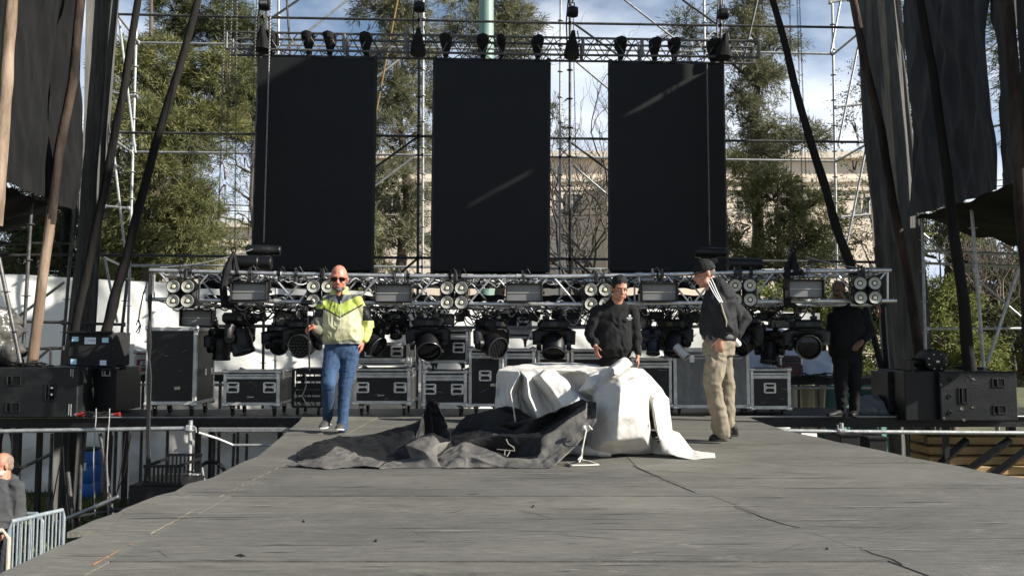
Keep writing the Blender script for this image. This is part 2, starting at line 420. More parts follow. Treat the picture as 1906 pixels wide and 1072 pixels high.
for k in range(3):
    R = rows[k]
    for a, b in zip(R, R[1:]):
        ya, yb = a + .0045, b - .0045; nseg = max(2, int((yb - ya) / .12)); h = random.uniform(-.004, .004); dx = .003
        z = DECK - .001 + h; t = .018; Lp = []; Rp = []
        for i in range(nseg + 1):
            y = ya + (yb - ya) * i / nseg
            Lp.append((xs[k](y) + (dx if k else 0), y)); Rp.append((xs[k + 1](y) - (dx if k < 2 else 0), y))
        vs = []
        for (lx, ly), (rx, ry) in zip(Lp, Rp): vs += [(lx, ly, z), (rx, ry, z), (lx, ly, z - t), (rx, ry, z - t)]
        fs = []
        for i in range(nseg):
            o = i * 4; q = o + 4
            fs += [(o, o + 1, q + 1, q), (o + 2, q + 2, q + 3, o + 3), (o, q, q + 2, o + 2), (o + 1, o + 3, q + 3, q + 1)]
        fs += [(0, 2, 3, 1), (nseg * 4, nseg * 4 + 1, nseg * 4 + 3, nseg * 4 + 2)]
        d.add(vs, fs)
# the outer board that sticks out at the left edge
a, b, c2_, e = G(125, 990), G(190, 985), G(230, 962), G(223, 949)
d.prism([a, V((b.x + .02, b.y, b.z)), V((e.x + .03, e.y, e.z)), G(174, 968)], (0, 0, -.03))
struct(d.build('stage_floor', dk, smooth=False))
und = MB()
pts = [(xl(y) + .03, y) for y in np.linspace(Y0, YF, 30)]; pr = [(xr(y) - .03, y) for y in np.linspace(Y0, YF, 30)]
und.prism([V((x, y, DECK - .021)) for x, y in pts + pr[::-1]], (0, 0, -.19))
for y in np.arange(1.5, YF, 1.25):
    for x in (xl(y) + .3, -.6, .8, xr(y) - .3): und.box((x, y, (DECK - .2) / 2), (.06, .06, DECK - .21))
struct(und.build('stage_floor_underframe', blk))
# exposed pale wood and chipped edges along the long seam, loose splinters
sp = MB(); random.seed(5)
wood_raw = mat('raw_splintered_wood', (.36, .27, .18), .8, c2=(.46, .38, .27), ns=20)
wood_or = mat('orange_raw_wood', (.36, .15, .07), .8, c2=(.42, .22, .12), ns=20)
def crack(px0, py0, px1, py1, w0, w1, n=10, mi=0):
    a = G(px0, py0); b = G(px1, py1); t = (b - a).normalized(); s_ = V((-t.y, t.x, 0)); top = []; bot = []
    for i in range(n + 1):
        q = i / n; c = a.lerp(b, q); ww = (w0 + (w1 - w0) * q) * random.uniform(.5, 1.3) * (0.15 if i in (0, n) else 1)
        j = random.uniform(-.004, .004); top.append(c + s_ * (ww / 2 + j) + V((0, 0, .0035))); bot.append(c - s_ * (ww / 2 - j) + V((0, 0, .0035)))
    sp.add(top + bot, [(i, i + 1, n + 2 + i, n + 1 + i) for i in range(n)], mi)
crack(173, 1053, 222, 1024, .013, .006, 8, 1); crack(240, 1015, 247, 1012, .010, .006, 4, 1); crack(278, 996, 362, 949, .007, .005, 14, 0)
x, y = 405, 927
while x < 536:
    ln = random.uniform(3, 13); crack(x, y, x + ln, y - ln * .50, .004, .008, 4, 0); x += ln + random.uniform(1, 6); y = 927 - (x - 405) * .497
struct(sp.build('stage_floor_splinters', [wood_raw, wood_or], smooth=False))
sm_ = MB(); random.seed(88)
for q in range(640):
    py = 627 + 1.03 * F / (random.uniform(3.4, 9.4)); y = yrow(py); xa, xb = xl(y) + .1, xr(y) - .1; x = random.uniform(xa, xb); ln = random.choice((.08, .15, .25, .5, .9)) * random.uniform(.6, 1.3); wd = random.uniform(.001, .0042) * (1 + .9 * (random.random() < .15))
    mi = 0 if random.random() < .55 else 1; a_ = random.gauss(0, .03) if random.random() < .85 else random.uniform(-1, 1); k = 6; top = []; bot = []
    for i in range(k + 1):
        s_ = i / k; cx_ = x + (s_ - .5) * ln * math.cos(a_); cy_ = y + (s_ - .5) * ln * math.sin(a_) + random.gauss(0, .0025); ww = wd * math.sin(PI * min(max(s_, .04), .96)) * random.uniform(.4, 1.3)
        cx_ = min(max(cx_, xa), xb); top.append((cx_, cy_ + ww, DECK + .0042)); bot.append((cx_, cy_ - ww, DECK + .0042))
    sm_.add(top + bot, [(i, i + 1, k + 2 + i, k + 1 + i) for i in range(k)], mi)
struct(sm_.build('stage_floor_scratches', [mat('dark_scratch', (.036, .036, .034), .8), mat('pale_worn_paint', (.24, .23, .20), .8, c2=(.15, .145, .125), ns=30)], smooth=False))
dd = MB()
for (px, py, s_) in [(448, 1036, .05), (565, 972, .03), (993, 943, .03), (700, 1008, .03), (1540, 1023, .02)]:
    c = G(px, py); a = random.uniform(0, 3)
    for q in range(3):
        aa = a + random.uniform(-.9, .9); dv = V((math.cos(aa), math.sin(aa), 0)) * s_ * .55 * random.uniform(.5, 1.3)
        dd.path([c - dv, c + V((0, 0, .012)), c + dv + V((0, 0, .004))], [.002, .004, .0015], 5)
tag(dd.build('splinters', blk), None, None, kind='stuff')
def dark_crack(pts, wd):
    m = MB(); vs = []
    for (px, py) in pts:
        c = G(px, py); vs += [c + V((-wd / 2 * random.uniform(.3, 1), 0, .004)), c + V((wd / 2 * random.uniform(.3, 1), 0.004, .004))]
    m.add(vs, [(2 * i, 2 * i + 1, 2 * i + 3, 2 * i + 2) for i in range(len(pts) - 1)]); return m
void = mat('open_gap', (.002, .002, .002), 1)
for pts, wd in [([(1178, 867), (1208, 880), (1235, 893), (1255, 901), (1293, 917)], .013), ([(1365, 941), (1390, 951), (1420, 964), (1460, 977), (1488, 983)], .018), ([(1600, 1020), (1625, 1031), (1660, 1041), (1680, 1052)], .01)]:
    struct(dark_crack(pts, wd).build('stage_floor_crack', void, smooth=False))

# ---- rear stage platform
plat_top = mat('platform_top', (.022, .022, .022), .6, c2=(.05, .05, .048), ns=6, bump=.2)
YP = YF + .01; YB = 11.15
pf = MB(); zt = DECK - .004
def pl(x, y): return V((x, y + K * x * .3, 0))
pf.prism([V((-7.2, YP - .05, zt)), V((7.9, YP + .12, zt)), V((7.9, YB + .3, zt)), V((-7.2, YB - .1, zt))], (0, 0, -.04))
struct(pf.build('rear_stage_floor', plat_top, smooth=False))
fb = MB()
fb.prism([V((-7.2, YP - .035, zt - .042)), V((7.9, YP + .135, zt - .042)), V((7.9, YP + .2, zt - .042)), V((-7.2, YP + .03, zt - .042))], (0, 0, -.11))
fb.prism([V((-7.2, YB - .2, zt - .042)), V((7.9, YB + .2, zt - .042)), V((7.9, YB + .25, zt - .042)), V((-7.2, YB - .15, zt - .042))], (0, 0, -.11))
for x in (-6.6, -5.4, -4.2, -3.1, 3.4, 4.6, 5.8, 7.0):
    fb.box((x, (YP + YB) / 2, zt - .10), (.05, YB - YP - .5, .1)); 
    for y in (YP + .25, YB - .3): fb.box((x, y, zt / 2 - .08), (.06, .06, zt - .16))
struct(fb.build('rear_stage_floor_frame', blk, smooth=False))
lip = MB(); lip.tube((-7.2, YP - .06, zt - .012), (-2.62, YP - .01, zt - .012), .012, n=6); lip.tube((2.95, YP + .05, zt - .012), (7.9, YP + .11, zt - .012), .012, n=6)
struct(lip.build('rear_stage_floor_edge', alud))

# ---- scaffold tubes
def sc_post(m, px, py0, py1, Y, r=.024, rings=True):
    a = P(px if not isinstance(px, tuple) else px[0], py0, Y, K); b = P(px if not isinstance(px, tuple) else px[1], py1, Y, K)
    m.tube(a, b, r, n=10)
    if rings:
        z = math.ceil(min(a.z, b.z) / .5) * .5
        while z < max(a.z, b.z):
            q = (z - a.z) / (b.z - a.z); c = a.lerp(b, q); m.lathe([(r, -.006), (r * 2.3, -.005), (r * 2.3, .005), (r, .006)], Matrix.Translation(c), 10); z += .5
FD, RD = 12.9, 14.4
def scaffold(name, label, loc, posts, rails, braces, mt, D, group=None, rr=.024):
    t = thing(name, label, 'scaffold', loc, group)
    for a in posts:
        m = MB(); sc_post(m, a[0], a[1], a[2], a[3] if len(a) > 3 else D, rr); m.build('post', mt, t)
    for a in rails:
        m = MB(); A = P(a[0], a[1], a[4] if len(a) > 4 else D, K); B = P(a[2], a[3], a[4] if len(a) > 4 else D, K); m.tube(A, B, rr * .95, n=8)
        for q in (A, B): m.box(q, (.05, .06, .07), bev=.01)
        m.build('rail', mt, t)
    for a in braces:
        m = MB(); A = P(a[0], a[1], a[4] if len(a) > 4 else D, K); B = P(a[2], a[3], a[5] if len(a) > 5 else (a[4] if len(a) > 4 else D), K); m.tube(A, B, rr * .85, n=8); m.build('brace', mt, t)
    return t
px0 = lambda y: 0
tf = scaffold('scaffold', 'dark front frame of the tall back scaffold, right behind the three black screens', P(1060, 500, FD, K) * 1, 
    [((497, 489), -60, 760), ((781, 776), -60, 770), ((1061, 1060), -60, 775), ((1341, 1345), -60, 780)],
    [(218, 27, 490, 33), (490, 33, 781, 38), (781, 38, 1061, 44), (1061, 44, 1341, 48), (1341, 48, 1592, 52),
     (205, 247, 490, 250), (490, 250, 779, 254), (779, 254, 1061, 258), (1061, 258, 1341, 262), (1341, 262, 1618, 265),
     (190, 475, 489, 478), (489, 478, 778, 480), (778, 480, 1060, 482), (1060, 482, 1342, 485), (1342, 485, 1635, 488)],
    [(556, 0, 500, 38), (781, 38, 676, 118), (776, 482, 640, 600), (1065, 42, 1160, 110), (1058, 262, 1150, 330), (1270, 0, 1335, 46), (1068, 484, 1160, 560),
     (534, 0, 541, 110), (1410, 0, 1380, 130), (779, 254, 690, 318)], dsteel, FD)  # the front frame's shade is put into this darker steel
tr = scaffold('scaffold', 'silver sunlit rear frame of the back scaffold, nearer the cream building', P(1043, 500, RD, K) * 1,
    [((257, 236), -60, 690), ((519, 512), -60, 760), ((788, 786), -60, 760), ((1044, 1040), -60, 765), ((1310, 1318), -60, 765), ((1548, 1562), -60, 760)],
    [(258, 80, 519, 84), (519, 84, 788, 90), (788, 90, 1044, 93), (1044, 93, 1312, 96), (1312, 96, 1550, 101),
     (246, 283, 516, 286), (516, 286, 787, 289), (787, 289, 1042, 293), (1042, 293, 1315, 297), (1315, 297, 1556, 300),
     (238, 494, 514, 495), (514, 495, 786, 497), (786, 497, 1041, 500), (1041, 500, 1316, 502), (1316, 502, 1560, 503)],
    [(648, 0, 541, 84), (541, 84, 500, 120), (770, 90, 693, 150), (770, 292, 690, 352), (1162, 0, 1255, 72), (1066, 110, 1138, 170), (1066, 308, 1137, 368), (1330, 56, 1290, 98)], galv, RD)
# short return bays at both ends and the side towers under the wings
scaffold('scaffold', 'end bay of the back scaffold beside the left drape, before the big pine', P(245, 400, 13.6, K) * 1, [],
    [(205, 172, 254, 180), (195, 384, 240, 388)],
    [(218, 28, 258, 80, FD, RD), (215, 263, 245, 283, FD, RD), (222, 40, 252, 285, 13.4), (210, 270, 232, 460, 13.2), (190, 477, 226, 494, FD, RD), (195, 480, 218, 600, 13.0)], galv, 13.6)
scaffold('scaffold', 'silver end bay of the back scaffold with crossing tubes beside the right grey drape', P(1555, 400, 13.6, K) * 1, [],
    [(1556, 200, 1615, 193), (1566, 404, 1625, 399), (1545, 5, 1580, 0)],
    [(1552, 101, 1593, 67, RD, FD), (1565, 0, 1546, 100, 13.6), (1597, 88, 1560, 270, 13.6), (1558, 300, 1620, 265, RD, FD), (1612, 275, 1575, 460, 13.4)], galv, 13.6)
scaffold('side_tower', 'dark scaffold tower of the left wing, its posts standing before the white sheeting', P(60, 650, 11.4) * 1,
    [((60, 40), 360, 700, 10.9), ((138, 112), 380, 720, 11.9), ((237, 218), 520, 700, 12.4), ((-2, 38), 480, 675, 9.9)],
    [(0, 454, 134, 453, 11.9), (0, 476, 134, 474, 11.9), (30, 598, 118, 600, 11.6), (118, 601, 230, 604, 12.2), (40, 649, 118, 648, 11.6), (0, 428, 55, 424, 11.0)],
    [(28, 594, 120, 525, 11.6), (64, 674, 92, 649, 11.6), (95, 649, 94, 690, 11.6), (205, 600, 217, 690, 12.2)], dsteel, 11.6)
scaffold('side_tower', 'scaffold tower of the right wing with a bright diagonal tube, before the bushes', P(1760, 650, 11.6) * 1,
    [((1716, 1724), 400, 720, 12.2), ((1808, 1832), 382, 700, 10.8)],
    [(1720, 467, 1906, 474, 12.2), (1720, 490, 1900, 496, 12.4), (1726, 612, 1960, 611, 12.4)],
    [(1712, 430, 1960, 640, 13.2), (1863, 452, 1960, 520, 14.2), (1896, 500, 1838, 676, 10.6)], galv, 11.6)

# ---- risers behind the cases
def riser(px0_, px1_, py, Y, label):
    t = thing('stage_riser', label, 'riser', P((px0_ + px1_) / 2, py, Y), 'low black risers behind the flight cases')
    a = P(px0_, py, Y); b = P(px1_, py, Y); w_ = b.x - a.x; c = (a + b) / 2
    MB().box((c.x, Y + .5, a.z - .055), (w_, 1.0, .11)).build('platform', blk, t)
    MB().tube((a.x, Y - .02, a.z - .16), (b.x, Y - .02, a.z - .16), .024).build('rail', alud, t)
    for x in (a.x + .1, c.x, b.x - .1):
        for y in (Y + .05, Y + .9): m = MB(); m.tube((x, y, 0), (x, y, a.z - .11), .024); m.build('leg', dsteel, t)
riser(205, 420, 697, 12.3, 'black riser with a tube rail left of centre, the red case standing on it')
riser(1400, 1650, 703, 12.3, 'black riser behind the small right case and the man in the shade')
# ---- white sheeting fence behind the stage
fm = mat('white_sheeting', (.86, .86, .82), .75, 0, c2=(.80, .80, .75), ns=2, bump=.25, bs=5, trans=.04, lo=.3, hi=.7)
YFEN = 15.3
def fence_z(x): return 4.10 - .045 * (x + 9) + .012 * math.sin(x * 1.9) + .008 * math.sin(x * 5.1)
ft = thing('sheeting_fence', 'long white plastic sheeting fence behind the stage, creased and reaching the grass', 'fence', (-5, YFEN, 0))
def fpt(u, v):
    x = -13 + 19.2 * u; z = fence_z(x) * v
    fold = .05 * math.sin(x * 3.1 + z * .9) + .06 * noise.noise(V((x * .8, z * .8, 1))) + .05 * noise.noise(V((x * 2.4 + z * 1.6, z * 1.2, 4)))
    fold *= (1 - .35 * v); return V((x, YFEN + K * x + fold * 1.5 - .15 * max(0, .3 - z), z))
MB().sheet(fpt, 220, 46).build('sheet', fm, ft, sharp=80)
for i in range(8):
    x = -12.5 + i * 2.55; m = MB(); m.tube((x, YFEN + K * x + .2, 0), (x, YFEN + K * x + .2, fence_z(x) + .03), .03, n=8); m.build('post', dsteel, ft)
# narrow bright strip of white sheet and lower grey tarps under the stage
def hang_sheet(name, label, cat, px0_, px1_, py0, py1, Y, mt, amp=.03, fq=7, n=50, group=None, px0b=None, px1b=None, m2=24):
    a0 = P(px0_, py0, Y); a1 = P(px1_, py0, Y); b0 = P(px0b if px0b is not None else px0_, py1, Y); b1 = P(px1b if px1b is not None else px1_, py1, Y)
    sd = random.uniform(0, 50)
    def f(u, v):
        p = a0.lerp(a1, u).lerp(b0.lerp(b1, u), v)
        q = amp * math.sin(u * fq * 2 * PI / 2 + 1.5 * noise.noise(V((u * 3, v * 1.2, sd)))) + amp * 1.1 * noise.noise(V((u * fq * 1.3, v * 1.5, sd)))
        return p + V((0, q, 0))
    o = MB().sheet(f, n, m2).build(name, mt, sharp=80)
    return tag(o, label, cat, group)
struct_sheet = hang_sheet('plastic_sheet', 'narrow bright white strip of sheeting hanging beside the blue barrel', 'sheet', 222, 250, 640, 928, 13.0, fm, .04, 3, px0b=200, px1b=240)
greym = mat('grey_tarp_plastic', (.50, .49, .45), .35, 0, c2=(.62, .60, .55), ns=3, bump=.5, bs=7, trans=.15)
def tp(u, v):
    x = -10.5 + 8.8 * u; z = 2.05 * v
    return V((x, 14.75 + .06 * math.sin(x * 2 + z * 2) + .16 * noise.noise(V((x * 1.1 - z * .9, z * 1.6, 7))) + .06 * noise.noise(V((x * 3 + z * 2, z * 3, 2))), z))
tag(MB().sheet(tp, 130, 34).build('ground_tarp', greym, sharp=80), 'wrinkled grey plastic tarp hanging low behind the blue barrel under the stage', 'tarp')
# ================================================================ BUILDINGS, SKYLINE
bw = mat('cream_render', (.80, .67, .54), .9, 0, c2=(.74, .62, .49), ns=.6, bump=.2, bs=8)
bw2 = mat('cream_cornice', (.74, .65, .54), .9, 0, c2=(.68, .60, .49), ns=1)
wg = mat('window_glass', (.07, .08, .085), .3, 0, spec=.5)
def building(name, label, x0, x1, Yb, zt, wins, bumps, dep=9):
    t = thing(name, label, 'building', (x0, Yb, 0))
    MB().box(((x0 + x1) / 2, Yb + dep / 2, zt / 2), (x1 - x0, dep, zt)).build('wall', bw, t, smooth=False)
    MB().box(((x0 + x1) / 2, Yb + dep / 2, zt + .16), (x1 - x0 + .7, dep + .7, .32)).build('roof_cornice', bw2, t, smooth=False)
    m = MB(); m.box(((x0 + x1) / 2, Yb - .06, zt - 1.0), (x1 - x0 + .02, .12, .18)); m.box(((x0 + x1) / 2, Yb - .06, zt - 1.45), (x1 - x0 + .02, .12, .1)); m.build('moulding', bw2, t, smooth=False)
    for (wx, wz, ww, wh) in wins:
        f = MB(); 
        for q in (-1, 1): f.box((wx + q * (ww / 2 + .05), Yb - .03, wz), (.1, .1, wh + .2)); f.box((wx, Yb - .03, wz + q * (wh / 2 + .05)), (ww, .1, .1))
        f.box((wx, Yb - .02, wz), (.06, .06, wh))
        fo = f.build('window', bw2, t, smooth=False)
        MB().box((wx, Yb - .005, wz), (ww, .05, wh)).build('pane', wg, fo, smooth=False)
    for (bx, bwid, bd) in bumps:
        MB().box((bx, Yb - bd / 2, zt / 2 - .6), (bwid, bd, zt - 1.2)).build('projecting_bay', bw, t, smooth=False)
    return t
def bx(px, py, Y): p = P(px, py, Y); return p.x, p.z
YB1 = 36
wn = []
for (px, py, wpx, hpx) in [(1065, 380, 34, 36), (1072, 478, 38, 26), (1618, 382, 26, 30), (850, 380, 30, 36), (1480, 470, 34, 36), (1400, 380, 30, 36), (730, 380, 30, 36), (1560, 470, 34, 36)]:
    X, Z = bx(px, py, YB1); wn.append((X, Z, wpx * YB1 / F, hpx * YB1 / F))
X0, ZT = bx(700, 297, YB1); X1, _ = bx(1690, 300, YB1)
building('cream_building', 'long cream rendered building with a flat cornice behind the trees', X0, X1, YB1, ZT, wn, [(bx(1168, 300, YB1)[0], 2.2, 1.1)])
X0, ZT = bx(425, 424, 44); X1, _ = bx(474, 424, 44)
t = building('small_building', 'small distant cream building with a roof railing left of the black panels', X0 - 6, X1 + 3, 44, ZT, [(X0 + .8, ZT - 2.2, .8, 1.2)], [])
m = MB()
for i in range(26):
    x = X0 - 5.6 + i * .4; m.tube((x, 44, ZT + .3), (x, 44, ZT + 1.3), .02, n=4)
m.tube((X0 - 6, 44, ZT + 1.3), (X1 + 3, 44, ZT + 1.3), .03, n=4); m.tube((X0 - 6, 44, ZT + .8), (X1 + 3, 44, ZT + .8), .02, n=4)
m.build('roof_railing', galv, t)
# power lines
for (a, b, lab) in [((60, 318), (1300, 232), 'upper of two thin dark power lines crossing the sky left of the panels'), ((60, 329), (1300, 246), 'lower of two thin dark power lines crossing the sky left of the panels')]:
    A = P(-300, a[1] + 2, 27); B = P(2000, a[1] + 4, 27); pts = [A.lerp(B, q / 20) + V((0, 0, -1.4 * math.sin(PI * q / 20))) for q in range(21)]
    tag(MB().path(pts, .018, 5).build('power_line', cab), lab, 'cable', 'power lines')
# green lamp column
grn = mat('pale_green_paint', (.14, .23, .19), .5, c2=(.17, .26, .21), ns=6)
pt = P(905, 110, 17)
t = thing('lamp_column', 'pale green steel lamp column rising behind the centre panel', 'lamp post', (pt.x, 17, 0))
MB().lathe([(.19, 0), (.19, 7), (.155, 12), (.15, 14)], Matrix.Translation((pt.x, 17, 0)), 20).build('pole', grn, t)
MB().lathe([(.26, 0), (.26, .5), (.2, .56)], Matrix.Translation((pt.x, 17, 0)), 20).build('base', grn, t)
# yellow strap seen behind
yel = mat('yellow_paint', (.17, .095, .012), .6)
tag(MB().tube(P(744, -20, 13.4), P(695, 235, 13.4), .017).build('yellow_brace', yel), 'thin yellow brace tube leaning between the left and centre panels', 'brace')

# ================================================================ TREES
def fol(name, c, c2, tr=.25): return mat(name, c, .75, 0, c2=c2, ns=.9, island=True, trans=tr, lo=.15, hi=.85, spec=.3)
fA = fol('casuarina_green', (.066, .076, .030), (.25, .245, .10), .3)
fB = fol('cypress_grey_green', (.068, .072, .042), (.25, .245, .14), .3)
fC = fol('dark_pine_green', (.030, .040, .018), (.14, .15, .062), .25)
fD = fol('bush_green', (.07, .085, .022), (.26, .28, .09), .35)
bark = mat('grey_brown_bark', (.07, .055, .04), .95, c2=(.14, .115, .09), ns=5, bump=.8, bs=18, stretch=(1, 1, .3))
barkp = mat('pale_twig_bark', (.16, .13, .10), .95, c2=(.27, .23, .19), ns=5)
def wob_path(a, b, n, amp, seed, sag=0):
    a, b = V(a), V(b); L_ = (b - a).length; pts = []
    for i in range(n + 1):
        q = i / n; p = a.lerp(b, q) + V((noise.noise(V((q * 3, seed, 0))), noise.noise(V((q * 3, seed, 5))), noise.noise(V((q * 3, seed, 9))))) * amp * L_ * math.sin(PI * min(q * 1.2, 1) * .9)
        p.z += sag * L_ * 4 * q * (1 - q); pts.append(p)
    return pts
def tree(label, px, Y, top_py, blobs, m, leaf=(.22, .030), per=44, clumps=1.0, trunk=.22, seed=1, name='pine_tree', group='trees behind the stage', droop=-.25, spray=.5, gap=.0, thin=False, barkm=None):
    """blobs: (px, py, rx_px, rz_px, dY, density)"""
    rng = np.random.default_rng(seed); base = P(px, 627, Y); base.z = 0
    t = thing(name, label, 'tree', base, group)
    top = P(px + rng.uniform(-10, 10), top_py + 40, Y); tp_ = wob_path(base, top, 12, .04, seed)
    tm = MB(); tm.path(tp_, [trunk * (1 - .85 * i / 12) for i in range(13)], 9)
    lm = MB(); C = []; D = []; S = []
    for bi, (bx_, by_, rx, rz, dy, den) in enumerate(blobs):
        Yb = Y + dy; c = P(bx_, by_, Yb); sx = rx * Yb / F; sz = rz * Yb / F; sy = min(max(sx, .5), 2.2)
        i0 = int(np.clip((c.z - .35 * sz - base.z) / max(top.z - base.z, .1) * 12, 1, 11)); st = tp_[i0]
        lm.path(wob_path(st, c, 7, .12, seed + bi), [trunk * .42 * (1 - .8 * i / 7) * (1 - .05 * i0) for i in range(8)], 6)
        nc = int(max(10, 62 * clumps * den * (sx * sz + sx * .3)))
        k = 0; tries = 0
        while k < nc and tries < nc * 6:
            tries += 1
            v = rng.normal(size=3); v /= np.linalg.norm(v); rr = rng.uniform(.25, 1) ** .45
            if abs(v[1]) > .5 and v[1] > 0 and rng.random() < .5: continue
            p = np.array(c) + v * rr * np.array([sx, sy, sz])
            if noise.noise(V(p * .75) + V((seed, 0, 0))) < gap - .25: continue
            out = v * np.array([1, 1, .55]) + np.array([0, 0, .22]) + rng.normal(size=3) * .35
            C.append(p); D.append(out / np.linalg.norm(out)); S.append(rng.uniform(.7, 1.3)); k += 1
            if k % 3 == 0: lm.path([V(c) .lerp(V(p), .15), V(c).lerp(V(p), .6) + V((0, 0, .08)), V(p)], [.028, .018, .006], 4)
    tm.build('trunk', barkm or bark, t); lm.build('limbs', barkm or bark, t)
    C = np.array(C); D = np.array(D); S = np.array(S)
    per = int(per * 2.5); n = len(C) * per; ci = np.repeat(np.arange(len(C)), per)
    # feathery sprays: leaves along several drooping twigs that fan out from each clump
    tw = rng.normal(size=(len(C) * 6, 3)) * .55 + np.repeat(D, 6, 0); tw /= np.linalg.norm(tw, axis=1, keepdims=True)
    ti = ci * 6 + rng.integers(0, 6, n); s_ = rng.random(n) * spray * S[ci]
    td = tw[ti]; pos = C[ci] + td * s_[:, None]; pos[:, 2] += droop * s_ ** 2 * 1.6
    pos += rng.normal(size=(n, 3)) * .035
    dr = td + rng.normal(size=(n, 3)) * .42; dr[:, 2] += droop * 1.2
    leaves_mesh('crown', pos, dr, rng.uniform(.6, 1.3, n) * leaf[0], leaf[1] * .68 * rng.uniform(.7, 1.4, n), m, t)
    return t
tree('broad olive-green pine filling the gap beside the left drape', 290, 22, -60,
     [(245, 150, 45, 60, 0, 1.1), (300, 130, 50, 50, .4, 1.1), (260, 250, 60, 60, -.5, 1.2), (330, 240, 60, 60, .2, 1.2), (230, 340, 50, 60, .1, 1.2), (300, 350, 65, 60, -.4, 1.3),
      (360, 390, 45, 45, .3, 1.1), (250, 440, 60, 45, 0, 1.2), (340, 450, 60, 40, 0, 1.2), (375, 190, 40, 45, 1, .8), (425, 150, 40, 60, .8, .9), (400, 250, 45, 40, .5, .8), (300, 490, 90, 25, 1, 1)],
     fA, seed=3, trunk=.26, leaf=(.24, .032), per=50, clumps=1.15, gap=-.05)
tree('dark-topped tall pine poking into the sky above the left pine', 335, 25, -90,
     [(325, 20, 24, 30, 0, .8), (318, 66, 18, 24, 0, .9), (360, 60, 26, 26, .5, .8), (405, 25, 55, 30, .6, .6), (440, 80, 40, 40, .4, .7), (460, 130, 30, 50, 0, .8), (445, 210, 36, 40, 0, .9), (478, 250, 40, 40, 0, .7), (470, 60, 20, 30, .3, .5)],
     fC, seed=8, trunk=.2, leaf=(.22, .028), per=50, clumps=1.9, gap=-.1)
tree('drooping thin-branched pine half hidden by the left black panel', 470, 20, 180,
     [(380, 272, 30, 22, 0, .6), (415, 300, 34, 24, 0, .45), (455, 290, 28, 40, 0, .5), (400, 400, 22, 50, .2, .6), (430, 455, 24, 30, .2, .7), (455, 400, 18, 50, .2, .5), (420, 340, 20, 40, .1, .25), (465, 470, 20, 20, 0, .5)],
     fC, seed=14, trunk=.16, per=30, droop=-.7, gap=.05, leaf=(.16, .02))
tree('dense dark pine seen behind the left wing tower', 60, 24, 330,
     [(30, 430, 60, 50, 0, 1), (100, 440, 50, 60, 0, 1), (60, 500, 80, 40, 0, 1.1), (150, 470, 50, 60, 0, 1), (180, 400, 40, 50, 0, 1), (120, 350, 40, 40, 0, .7), (10, 330, 30, 60, 0, .6), (215, 500, 50, 30, 1, 1)],
     fC, seed=21, per=46, leaf=(.26, .036))
tree('tall grey-green pine standing between the left and centre panels', 745, 23, -90,
     [(740, -10, 60, 26, 0, .9), (700, 18, 32, 18, 0, .8), (755, 38, 42, 22, .4, .9), (770, 70, 36, 26, 0, .8), (735, 120, 44, 32, 0, .9), (790, 130, 30, 40, .6, .8), (720, 180, 38, 34, 0, .8), (765, 190, 44, 34, .5, .9),
      (745, 260, 60, 40, 0, .8), (700, 250, 30, 44, .5, .5), (740, 345, 46, 40, 0, 1.1), (720, 400, 44, 40, 0, 1.1), (770, 390, 30, 50, .4, .6), (740, 455, 54, 34, 0, .9), (720, 490, 50, 20, 0, .9)],
     fB, seed=33, trunk=.24, per=44, gap=-.02)
tree('loose pine top spreading either side of the green lamp column', 930, 24, -70,
     [(860, -5, 28, 18, 0, .8), (880, 40, 34, 24, 0, .8), (930, 15, 44, 26, .6, .9), (960, 45, 36, 30, .3, 1), (915, 65, 40, 24, 0, .6), (865, 75, 24, 24, 0, .6), (975, 20, 20, 30, 0, .8), (1030, 220, 14, 30, 0, .4), (950, 110, 50, 30, 0, .8)],
     fB, seed=41, trunk=.22, per=42, gap=.02)
tree('tall grey-green eucalyptus-like pine right of the right panel', 1400, 22, -100,
     [(1390, -10, 52, 24, 0, .8), (1370, 28, 34, 22, 0, .8), (1420, 25, 28, 26, .3, .8), (1275, 55, 22, 18, 0, .5), (1300, 80, 26, 20, 0, .4), (1390, 80, 46, 28, 0, .8), (1440, 95, 34, 22, .3, .6), (1375, 140, 38, 36, 0, .9),
      (1420, 165, 34, 30, .4, .8), (1370, 210, 34, 38, 0, 1), (1425, 235, 36, 26, 0, .9), (1460, 250, 44, 24, .4, .9), (1500, 262, 34, 18, 0, .8), (1390, 290, 50, 34, 0, .8)],
     fB, seed=55, trunk=.26, per=44, gap=.02)
tree('lower olive pine spreading in front of the cream wall on the right', 1450, 21, 300,
     [(1385, 330, 34, 30, 0, .8), (1440, 370, 50, 34, 0, 1.2), (1500, 390, 44, 40, 0, 1.2), (1400, 420, 46, 34, 0, 1.1), (1470, 450, 54, 30, .4, .9), (1530, 440, 34, 40, 0, .8), (1380, 470, 40, 26, 0, 1), (1440, 490, 70, 20, 0, 1)],
     fA, seed=61, trunk=.2, per=46)
tree('dark twiggy tree hanging small leaves beside the right grey drape', 1640, 17, 90,
     [(1598, 140, 26, 30, 0, .5), (1600, 190, 34, 40, 0, .6), (1595, 250, 30, 40, 0, .5), (1590, 320, 34, 30, 0, .5), (1610, 380, 30, 40, 0, .7), (1600, 450, 40, 40, 0, 1.2), (1575, 480, 44, 30, 0, 1.1), (1540, 500, 50, 20, 0, .9)],
     fC, seed=72, trunk=.12, per=20, leaf=(.07, .035), spray=.45, name='leafy_tree')
tree('dark pine crown glimpsed through the slit between the right drapes', 1760, 19, -60,
     [(1690, 40, 30, 40, 0, .9), (1700, 150, 30, 60, 0, .9), (1700, 280, 30, 60, 0, 1), (1720, 380, 40, 50, 0, .9), (1900, 60, 40, 120, 0, .6), (1930, 200, 40, 80, 0, .6)],
     fC, seed=77, per=40)
